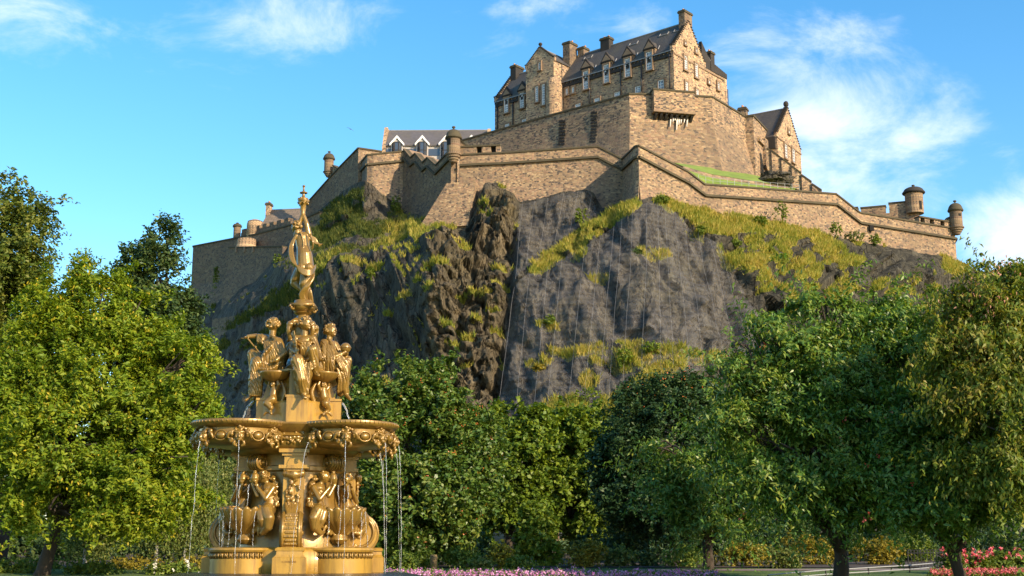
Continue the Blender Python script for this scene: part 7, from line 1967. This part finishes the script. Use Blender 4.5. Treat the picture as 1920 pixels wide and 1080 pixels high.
# --- right side
lobD = [(1560, 740, 130, 110, 0), (1490, 650, 95, 46, -.2), (1600, 620, 100, 46, 0), (1425, 705, 85, 42, -.5), (1700, 690, 90, 80, 0), (1405, 790, 80, 40, -.8), (1540, 850, 120, 80, -1), (1650, 830, 110, 90, -.6), (1385, 650, 55, 20, -.4), (1545, 575, 60, 22, 0), (1665, 590, 40, 22, .2), (1470, 900, 90, 40, -.9), (1620, 930, 90, 50, -.8), (1450, 840, 70, 36, -1.0), (1440, 610, 46, 16, -.2), (1690, 620, 46, 22, 0)]
r_, q, o = tree('cherry_tree', 'wide spreading cherry tree right of the netted cliff with a dark trunk', 1578, 34.5, 34, lobD, G['cherry'], 8200, 11, 0.55, 0.155, 0.34, seed=11, zs=0.5, gap=0.505, boughs=420, blen=1.5, gscale=0.95, bump_=0.4, shell=0.6, twigs=7, droop=0.3, hang=0.55, layer=0.6, trunk_top=(1570, 900))
berries(r_, 'red_leaves', q, o, 50, 0.03, G['redb'], 6, 5)
r_, q, o = tree('cherry_tree', 'smaller cherry tree with layered boughs in front of the dark rowan', 1332, 42, 24, [(1330, 880, 90, 46, 0), (1270, 840, 60, 26, -.6), (1390, 840, 60, 40, -.2), (1300, 920, 70, 34, -.6), (1390, 930, 60, 50, -.4), (1270, 880, 50, 24, -.8), (1330, 960, 70, 30, -.3)], G['cherry'], 1900, 11, 0.6, 0.17, 0.34, seed=12, zs=0.5, gap=0.500, boughs=110, blen=1.5, gscale=0.9, bump_=0.4, shell=0.6, twigs=4, droop=0.3, hang=0.5, layer=0.75, trunk_top=(1322, 940))
lobE = [(1760, 850, 120, 100, 0), (1700, 790, 70, 60, -.2), (1800, 800, 80, 70, 0), (1690, 900, 80, 60, -.5), (1830, 900, 90, 70, -.3), (1760, 930, 110, 50, -.8), (1880, 940, 60, 40, 0)]
r_, q, o = tree('cherry_tree', 'low dark cherry tree with red leaf tips and a leaning forked trunk', 1812, 32.5, 30, lobE, G['cherry'], 4800, 11, 0.52, 0.155, 0.38, seed=13, zs=0.6, gap=0.480, boughs=160, blen=1.0, gscale=0.8, bump_=0.36, shell=0.55, twigs=4, droop=0.3, hang=0.5, layer=0.4, trunk_top=(1770, 985))
berries(r_, 'red_leaves', q, o, 60, 0.028, G['redb'], 7, 5)
mb = MB(); mb.tube(curve_pts(P(1782, 1010, 32.5), P(1700, 960, 32.2), (0, 0, -.12), 6, 3), [.12, .115, .105, .095, .085, .07, .05], 8); mb.build('branch', M['bark'], r_, True)
lobF = [(1880, 660, 115, 110, 0), (1940, 560, 90, 66, 0), (1850, 580, 60, 40, -.3), (1900, 520, 40, 26, 0), (1800, 640, 60, 50, -.3), (1830, 740, 80, 80, -.4), (1940, 760, 110, 130, -.6), (1880, 860, 90, 80, -.6), (1775, 560, 34, 18, -.2), (1790, 700, 40, 50, -.2)]
r_, q, o = tree('bronze_tree', 'tree with drooping bronzing and pinkish leaves at the right edge', 2030, 30.5, 22, lobF, G['bronze'], 6000, 12, 0.5, 0.14, 0.36, seed=14, zs=0.7, gap=0.480, boughs=200, blen=0.9, gscale=0.8, bump_=0.4, shell=0.55, twigs=3, droop=0.5, hang=0.9, barkm=M['barkgrey'], trunk_top=(1960, 760))
hi = (q[:, 2] > np.percentile(q[:, 2], 72)); sel = np.nonzero(hi)[0]; sel = rg.choice(sel, 260, replace=False)
pc = (q[sel][:, None] + o[sel][:, None] * 0.1 + rg.normal(0, .09, (len(sel), 5, 3))).reshape(-1, 3)
leaves_obj('pink_foliage', pc, np.tile([0, 0, -1.0], (len(pc), 1)) + .6 * rg.normal(size=(len(pc), 3)), np.tile([.4, -1, .4], (len(pc), 1)) + .4 * rg.normal(size=(len(pc), 3)), 0.10, 0.04, G['pink'], r_)
# --- woodland edge behind the park trees
for i, (px, py, rx, ry, Y, lab) in enumerate(((40, 900, 150, 130, 66, 'shaded green tree behind the left maple'), (230, 930, 110, 110, 70, 'shaded green tree behind the yellow green tree'), (395, 900, 70, 110, 72, 'shaded green tree behind the weeping birch'), (600, 930, 110, 110, 70, 'shaded green tree hidden behind the fountain'),
        (880, 950, 90, 80, 78, 'shaded green tree between the rowan and the sycamores'), (1150, 950, 80, 90, 76, 'shaded green tree left of the dark rowan'), (1420, 940, 110, 100, 72, 'shaded green tree between the two cherry trees'), (1600, 920, 130, 120, 74, 'shaded green tree behind the wide cherry tree'), (1800, 900, 140, 150, 70, 'shaded green tree behind the low dark cherry'), (1960, 860, 120, 170, 74, 'shaded green tree behind the bronze tree'))):
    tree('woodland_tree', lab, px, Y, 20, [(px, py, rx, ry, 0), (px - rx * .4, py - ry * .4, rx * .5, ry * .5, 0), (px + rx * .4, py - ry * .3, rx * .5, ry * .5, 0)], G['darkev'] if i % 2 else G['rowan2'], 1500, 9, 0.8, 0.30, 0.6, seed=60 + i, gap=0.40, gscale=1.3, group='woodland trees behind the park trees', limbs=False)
# trees outside the frame on the right, whose shade lies over the lower right of the park
for i, (x, y, h, w) in enumerate(((28, 16, 11.0, 4.5), (35, 21, 12.5, 5.0), (22, 7, 10.5, 4.2))):
    b = Vector((x, y, gz(x, y))); rt = thing('park_tree', b, 'leafy park tree standing outside the frame on the right', 'tree', 'park trees outside the frame')
    mb = MB(); mb.tube([b - UP * .3, b + UP * h * .6], [.4, .2], 10); mb.build('trunk', M['bark'], rt, True)
    lb = [(np.array([x, y, h - w * .9]), np.array([w, w, w * .95])), (np.array([x + 1.5, y - 1, h - w * 1.5]), np.array([w * .8, w * .8, w * .7]))]
    qq, oo = crown_points(lb, 900, 90 + i, gap=0.40, gscale=1.5, back=1.0); leaves_obj('crown', *spray_leaves(qq, oo, 8, 0.9, 0.4, 0.6, 91 + i), G['maple'], rt)

# ================================================================== shrubs, flowers
def shrub(label, px, py, rx, ry, Y, mat, n=160, ls=0.10, name='shrub', cat='shrub', group=None, seed=1, blossom=None, nb=0, br=0.03, k=10, root_at=None, lw=0.55):
    c = P(px, py, Y); kk = Y / F
    rt = thing(name, Vector((c.x, c.y, gz(c.x, Y))) if root_at is None else root_at, label, cat, group)
    lb = [(np.array(c), np.array([rx * kk, rx * kk * .8, ry * kk]))]
    for j in range(3):
        rd = random.Random(seed * 7 + j); lb.append((np.array(c) + np.array([rd.uniform(-.6, .6) * rx * kk, -.3 * rx * kk, rd.uniform(-.2, .5) * ry * kk]), np.array([rx * kk * .5, rx * kk * .45, ry * kk * .55])))
    q, o = crown_points(lb, n, seed, gap=0.38, gscale=0.4, bump_=0.35, shell=0.5)
    cc, d, nn, L_, W_ = spray_leaves(q, o, k, 0.28, ls, lw, seed)
    leaves_obj('foliage', cc, d, nn, L_, W_, mat, rt)
    if nb:
        rg_ = np.random.default_rng(seed); idx = rg_.choice(len(q), min(nb, len(q)), replace=False); pc = (q[idx][:, None] + o[idx][:, None] * .08 + np.array([0, -.05, .05]) + rg_.normal(0, br * .6, (len(idx), 7, 3))).reshape(-1, 3)
        leaves_obj('blossoms', pc, rg_.normal(size=(len(pc), 3)), np.tile([.2, -.8, .6], (len(pc), 1)) + .5 * rg_.normal(size=(len(pc), 3)), br * 2.0, br * 1.7, blossom, rt)
    return rt
for i, (px, py, rx, ry, Y, mt, n, lab) in enumerate((
    (755, 1055, 26, 22, 41, 'shrub', 130, 'small bright green shrub beside the fountain drum'), (795, 1050, 22, 18, 43, 'shrub', 110, 'low green shrub left of the wooden post'),
    (868, 1050, 36, 20, 44, 'shrub', 180, 'wide low green shrub right of the wooden post'), (938, 1046, 26, 24, 43, 'golden', 160, 'yellow shrub left of the bright sapling'),
    (905, 1058, 22, 12, 41, 'birch', 90, 'pale greyish low shrub in front of the yellow shrub'), (975, 1058, 24, 14, 41.5, 'shrub', 110, 'low shrub at the foot of the bright sapling'),
    (1090, 1040, 40, 30, 45, 'golden', 240, 'large rounded golden green shrub right of the sapling'), (1155, 1046, 32, 22, 45.5, 'birch', 170, 'pale yellowish shrub right of the golden shrub'),
    (1220, 1052, 40, 24, 46, 'rowan2', 180, 'dark low shrub below the dark rowan'), (1285, 1050, 36, 26, 45, 'shrub', 180, 'green shrub left of the smaller cherry trunk'),
    (1395, 1045, 56, 30, 46, 'golden', 300, 'wide golden shrub right of the smaller cherry trunk'), (1460, 1052, 40, 22, 44, 'birch', 180, 'olive shrub between the golden shrubs'),
    (1510, 1036, 56, 36, 48, 'golden', 320, 'tall golden shrub left of the wide cherry trunk'), (1640, 1036, 50, 30, 48, 'golden', 280, 'golden shrub right of the wide cherry trunk'),
    (1700, 1025, 50, 32, 52, 'shrub', 260, 'dark green shrub behind the iron gate'), (360, 1000, 44, 40, 46, 'birch', 280, 'pale flowering shrub left of the fountain drum'),
    (120, 1062, 80, 20, 44, 'shrub', 260, 'low shrub at the foot of the thick left trunk'), (260, 1064, 80, 18, 43, 'golden', 260, 'low golden shrub under the left birches'), (390, 1062, 50, 18, 42, 'golden', 170, 'low golden shrub just left of the fountain plinth'),
    (30, 1066, 60, 18, 40, 'shrub', 220, 'low green shrub in the bottom left corner'), (180, 1070, 60, 14, 39.5, 'shrub', 200, 'low green edging shrub between the left trunks'), (310, 1070, 60, 14, 39.5, 'shrub', 200, 'low green edging shrub in front of the pale flowering shrub'))):
    shrub(lab, px, py, rx, ry, Y, G[mt], n, 0.10, seed=120 + i, blossom=G['whitefl'] if 'flowering' in lab else (G['pods'] if lab.startswith('yellow') else None), nb=30 if 'flowering' in lab else (60 if lab.startswith('yellow') else 0))
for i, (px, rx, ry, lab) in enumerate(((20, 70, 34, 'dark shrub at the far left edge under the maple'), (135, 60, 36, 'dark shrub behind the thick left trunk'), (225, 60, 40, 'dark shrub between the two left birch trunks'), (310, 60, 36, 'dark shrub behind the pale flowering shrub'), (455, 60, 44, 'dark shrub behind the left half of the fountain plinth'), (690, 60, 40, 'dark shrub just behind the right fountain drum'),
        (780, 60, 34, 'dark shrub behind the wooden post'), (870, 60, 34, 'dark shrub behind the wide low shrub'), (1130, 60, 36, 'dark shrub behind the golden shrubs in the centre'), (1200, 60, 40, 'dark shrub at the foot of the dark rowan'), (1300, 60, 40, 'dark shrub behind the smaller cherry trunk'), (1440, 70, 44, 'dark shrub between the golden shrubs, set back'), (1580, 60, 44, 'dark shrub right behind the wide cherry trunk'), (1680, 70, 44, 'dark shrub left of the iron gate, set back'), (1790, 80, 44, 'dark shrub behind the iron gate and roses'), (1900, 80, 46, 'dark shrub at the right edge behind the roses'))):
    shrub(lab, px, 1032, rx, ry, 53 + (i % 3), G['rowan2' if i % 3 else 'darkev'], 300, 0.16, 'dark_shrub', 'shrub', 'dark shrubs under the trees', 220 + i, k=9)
# bed of pink flowers along the bottom
M['petal'] = leafmat('pink_petals', [(0.15, (0.55, 0.13, 0.42)), (0.5, (0.66, 0.28, 0.58)), (0.85, (0.78, 0.48, 0.72))], 0.3, 0.5, 1.5, 0.35)
M['petalred'] = leafmat('rose_petals', [(0.15, (0.52, 0.05, 0.10)), (0.5, (0.66, 0.12, 0.16)), (0.85, (0.75, 0.30, 0.30))], 0.25, 0.5, 1.5, 0.3)
def flower_bed(name, xa, xb, ytop, Ya, Yb, n, petal, label, hv=0.12, fs=0.05):
    rg_ = np.random.default_rng(int(xa)); px = xa + (xb - xa) * rg_.random(n); Yv = Ya + (Yb - Ya) * rg_.random(n)
    top = P_np(px, ytop + 6 * fbm(px / 30, px * 0, oct=2, seed=3) + 7 * (1 - (Yv - Ya) / (Yb - Ya)), Yv); top[:, 2] += rg_.normal(0, hv * .4, n)
    pet = (top[:, None] + rg_.normal(0, fs * .42, (n, 6, 3))).reshape(-1, 3)
    dd = rg_.normal(size=(len(pet), 3)); nn = np.tile([0.2, -.7, .7], (len(pet), 1)) + .6 * rg_.normal(size=(len(pet), 3))
    tag(leaves_obj(name, pet, dd, nn, fs, fs * .8, petal, None), label, 'flowers', None, 'stuff')
    g_ = np.stack([ground_h(0 * Yv, Yv)], 0)[0]; h = np.clip(top[:, 2] - g_, .15, 1)
    lf = np.repeat(top, 7, 0); lf[:, 2] -= rg_.random(len(lf)) * np.repeat(h, 7); lf += rg_.normal(0, .06, lf.shape)
    tag(leaves_obj('bedding_foliage', lf, rg_.normal(size=lf.shape) + np.array([0, 0, .6]), rg_.normal(size=lf.shape) + np.array([0, -.5, .6]), 0.11, 0.035, G['shrub'], None), 'green foliage under the ' + label.split(' in ')[0].split(' beside ')[0], 'foliage', None, 'stuff')
flower_bed('flowers', 715, 1350, 1070, 36, 39.5, 1500, M['petal'], 'pink bedding flowers in a strip along the bottom', 0.12, 0.055)
flower_bed('flowers', 1745, 1960, 1064, 36, 37.5, 420, M['petalred'], 'deep pink edging flowers beside the lawn path', 0.06, 0.05)
for i, (px, lab) in enumerate(((1782, 'rose bush nearest the leaning cherry trunk'), (1830, 'rose bush under the spiky plant'), (1872, 'rose bush with large red blooms, second from the frame edge'), (1915, 'rose bush cut by the right frame edge'))):
    shrub(lab, px, 1052, 26, 15, 39 + .3 * i, G['shrub'], 150, 0.09, 'rose_bush', 'bush', 'rose bushes by the path', 170 + i, M['petalred'], 16, 0.05)
# ================================================================== paths, rails and other small things
def ground_strip(name, a, b, mat, label, w_rows, lift):
    vs = []; n = 60
    for k in range(n + 1):
        t = k / n
        for (px, Y) in ((a[0] + (b[0] - a[0]) * t, a[1] + (b[1] - a[1]) * t),):
            x = (px - 960) / F * Y
            for s in (-.5, .5): vs.append((x, Y + s * w_rows, gz(0, Y + s * w_rows) + lift))
    fs = [(2 * i, 2 * i + 2, 2 * i + 3, 2 * i + 1) for i in range(n)]
    return tag(link_mesh(name, vs, fs, mat), label, None, None, 'structure')
M['pathm'] = plain('pinkish_tarmac', (0.22, 0.165, 0.14), 0.9, 0, 0.2, 3.0, 0.2)
M['soil'] = plain('dark_bed_soil', (0.05, 0.035, 0.025), 0.95, 0, 0.4, 5.0, 0.5)
ground_strip('path', (1180, 41.5), (2300, 43.5), M['pathm'], 'pinkish tarmac path crossing the lawn', 1.9, 0.012)
ground_strip('flower_bed_soil', (690, 37.8), (1360, 37.8), M['soil'], 'dark soil of the pink flower bed', 4.0, 0.008)
ground_strip('shrub_bed_soil', (-300, 56), (2300, 56), M['soil'], 'dark soil under the shrubs and trees', 24.0, 0.03)
# handrail of two bars along the path
rail = thing('handrail', P(1640, 1068, 39), 'low two bar metal handrail along the path by the wide cherry trunk', 'handrail')
pts = []
for k, (px, py, Y) in enumerate(((1440, 1078, 37), (1500, 1073, 37.6), (1548, 1069, 38.2), (1628, 1064.5, 39), (1705, 1060, 39.8), (1752, 1056, 40.4))):
    p_ = P(px, py, Y); pts.append(p_); mb = MB(); mb.tube([Vector((p_.x, p_.y, gz(0, Y) - .1)), p_], 0.022, 6); mb.build('post', M['iron'], rail)
for dz in (0, -0.12): mb = MB(); mb.tube([p_ + UP * dz for p_ in pts], 0.018, 6); mb.build('rail', M['steel'], rail)
gate = thing('iron_gate', P(1730, 1060, 44), 'black iron gate with curled bar tops behind the leaning cherry trunk', 'gate')
g0_, g1_ = P(1702, 1034, 44), P(1768, 1033, 44.6)
for k in range(12):
    q = g0_.lerp(g1_, k / 11); z0 = gz(0, q.y)
    mb = MB(); c = [Vector((q.x, q.y, z0)), Vector((q.x, q.y, q.z))] + [Vector((q.x + .05 - .05 * math.cos(R(j * 40)), q.y, q.z + .05 * math.sin(R(j * 40)))) for j in range(1, 6)]
    mb.tube(c, 0.022 if k in (0, 11) else 0.012, 5); mb.build('bar', M['iron'], gate)
for zz_ in (-.06, -.55):
    mb = MB(); mb.tube([g0_ + UP * zz_, g1_ + UP * zz_], 0.016, 5); mb.build('crossbar', M['iron'], gate)
# carved wooden post
c = P(813, 1060, 42.5); z0 = gz(0, 42.5); zt_ = zat(1040, 42.5)
M['wood'] = plain('weathered_wood', (0.20, 0.13, 0.05), 0.85, 0, 0.3, 4, 0.4)
post = thing('wooden_post', Vector((c.x, c.y, z0)), 'short carved wooden post among the shrubs right of the fountain', 'post')
mb = MB(); mb.lathe((c.x, c.y, z0 - .1), [(.12, 0), (.115, zt_ - z0 - .1), (.125, zt_ - z0), (.10, zt_ - z0 + .1)], 12); mb.build('body', M['wood'], post, True)
mb = MB()
for k in range(5): mb.ball((c.x - .04 + .03 * (k % 3), c.y - .115, zt_ - .05 - .05 * k), (.02, .012, .02), 6, 5)
mb.build('carving', M['soot'], post)
# grey stone hut among the trunks
h0, h1 = P(945, 985, 66), P(1048, 985, 66.6)
hut = thing('stone_hut', Vector((h0.x, h0.y, gz(0, 66))), 'grey stone hut half hidden among the tree trunks in the centre', 'building')
d_ = hdir(h1 - h0); b_ = -front_normal(d_); L_ = (h1 - h0).length; zb_ = gz(0, 66) - .2
mb = MB(); mb.obox(Vector((h0.x, h0.y, zb_)), d_ * L_, b_ * 3, UP * (h0.z - zb_)); mb.build('wall', M['batter'], hut)
mb = MB(); mb.prism([Vector((h0.x, h0.y, h0.z)) - b_ * .2 - d_ * .15, Vector((h0.x, h0.y, h0.z)) + b_ * 1.5 + UP * .9 - d_ * .15, Vector((h0.x, h0.y, h0.z)) + b_ * 3.2 - d_ * .15], d_ * (L_ + .3)); mb.build('roof', M['slate'], hut)
mb = MB(); mb.obox(Vector((h0.x, h0.y, zb_)) + d_ * L_ * .3 - b_ * .03, d_ * .8, b_ * .02, UP * 1.5); mb.build('door', M['iron'], hut)
# spiky cordyline
c = P(1838, 1030, 41); z0 = gz(0, 41); sp = thing('spiky_plant', Vector((c.x, c.y, z0)), 'spiky grey green plant with arching sword leaves behind the roses', 'plant')
M['sword'] = plain('grey_green_blades', (0.11, 0.15, 0.11), 0.5, 0, 0.3)
rd = random.Random(2); vs = []; fs = []
for k in range(46):
    an = rd.uniform(0, 2 * PI); ln = rd.uniform(.7, 1.15); el = rd.uniform(.35, 1.3); o_ = Vector((math.cos(an), math.sin(an) * .7, 0)); t_ = Vector((-o_.y, o_.x, 0)).normalized()
    base_ = Vector((c.x, c.y, z0 + .2)); pr_ = None
    for j in range(6):
        t = j / 5; q = base_ + o_ * ln * math.cos(el) * t + UP * (ln * math.sin(el) * t - .35 * t * t * ln); w = .028 * (1 - t) ** .6 + .002
        vs += [q - t_ * w, q + t_ * w]
        if j: b0_ = len(vs) - 4; fs.append((b0_, b0_ + 1, b0_ + 3, b0_ + 2))
link_mesh('sword_leaves', vs, fs, M['sword'], sp, True, False)
mb = MB(); mb.tube([Vector((c.x, c.y, z0 - .1)), Vector((c.x, c.y, z0 + .3))], [.09, .07], 8); mb.build('stem', M['bark'], sp)
# gull crossing the sky
gp = P(657, 242, 270); gull = thing('gull', gp, 'small grey gull gliding in the sky above the west wall turret', 'bird')
sc = Sculpt(); fw = Vector((.35, -.9, 0)).normalized(); sd_ = Vector((.9, .35, -.42)).normalized()
sc.chain([gp - fw * .30, gp, gp + fw * .22, gp + fw * .36], [.03, .09, .06, .045]); sc.cap(gp + fw * .36, .02, gp + fw * .45, .008, 6)
for s in (-1, 1):
    a_ = gp + sd_ * s * .07; b_ = gp + sd_ * s * .42 + UP * .07 + fw * .06; e_ = gp + sd_ * s * .85 - fw * .1
    for k in range(5): sc.spline([a_ - fw * .035 * k, b_ - fw * .035 * k, e_ - fw * .02 * k], .022, .012)
sc.finish('body', plain('gull_grey', (.25, .25, .27), .7), gull, .012, 1)
# shrubs rooted on the crag and in the wall foot
def crag_shrub(px, py, rx, ry, mt, lab, n=90, dy=0.6):
    p_, n_ = crag_pt(px, min(py + ry * .6, 1000)); Y = p_.y - dy
    shrub(lab, px, py, rx, ry, Y, G[mt], n, 0.26, 'crag_shrub', 'shrub', None, int(px + py), k=8, root_at=p_)
for a in ((1090, 405, 13, 17, 'lime', 'bright green bush on the grass ramp under the netting top'), (1192, 474, 11, 8, 'darkev', 'small dark bush in the middle of the netted face'), (1313, 432, 9, 11, 'shrub', 'small green bush at the upper right edge of the netting'), (1464, 400, 15, 24, 'lime', 'tall light green bush against the right curtain wall'),
          (1425, 415, 14, 12, 'lime', 'low light green growth left of the tall bush on the wall'), (1566, 430, 12, 16, 'lime', 'slender light green bush right of the tall bush on the wall'), (1600, 442, 20, 9, 'birch', 'low pale growth along the right curtain wall foot'), (1640, 450, 12, 10, 'lime', 'small light green tuft near the sunken wall corner'),
          (1102, 745, 32, 18, 'lime', 'bright green bush at the foot of the netted face'), (1470, 486, 10, 13, 'lime', 'small bright bush on the dry right slope'), (742, 385, 10, 22, 'shrub', 'dark green ivy bush in the corner of the left bastion'), (1240, 374, 14, 10, 'shrub', 'dark bush at the foot of the sharp bastion'),
          (695, 512, 9, 12, 'shrub', 'green bush on the left cliff edge'), (1030, 600, 10, 9, 'shrub', 'small bush halfway down the netted face'), (1170, 670, 16, 22, 'lime', 'climbing green growth low on the netted face'), (1220, 655, 18, 16, 'lime', 'right hand climbing growth low on the netted face'),
          (1010, 690, 14, 8, 'golden', 'yellowish tuft low on the left of the netting'), (825, 512, 9, 8, 'golden', 'yellow flowering tuft on the shattered cliff'), (405, 520, 6, 22, 'shrub', 'narrow green creeper on the low far left wall'), (1845, 505, 14, 14, 'darkev', 'blue green bush just right of the corner turret wall'), (1520, 540, 12, 14, 'lime', 'light green bush lower on the right slope'), (1745, 545, 16, 14, 'shrub', 'green bush among the dark rocks of the right slope'),
          (1440, 470, 10, 8, 'shrub', 'low dark bush at the top of the right slope'), (1380, 455, 10, 7, 'shrub', 'low bush under the right curtain wall, left part'), (520, 490, 8, 14, 'shrub', 'green bush above the left rock slope')):
    crag_shrub(*a)
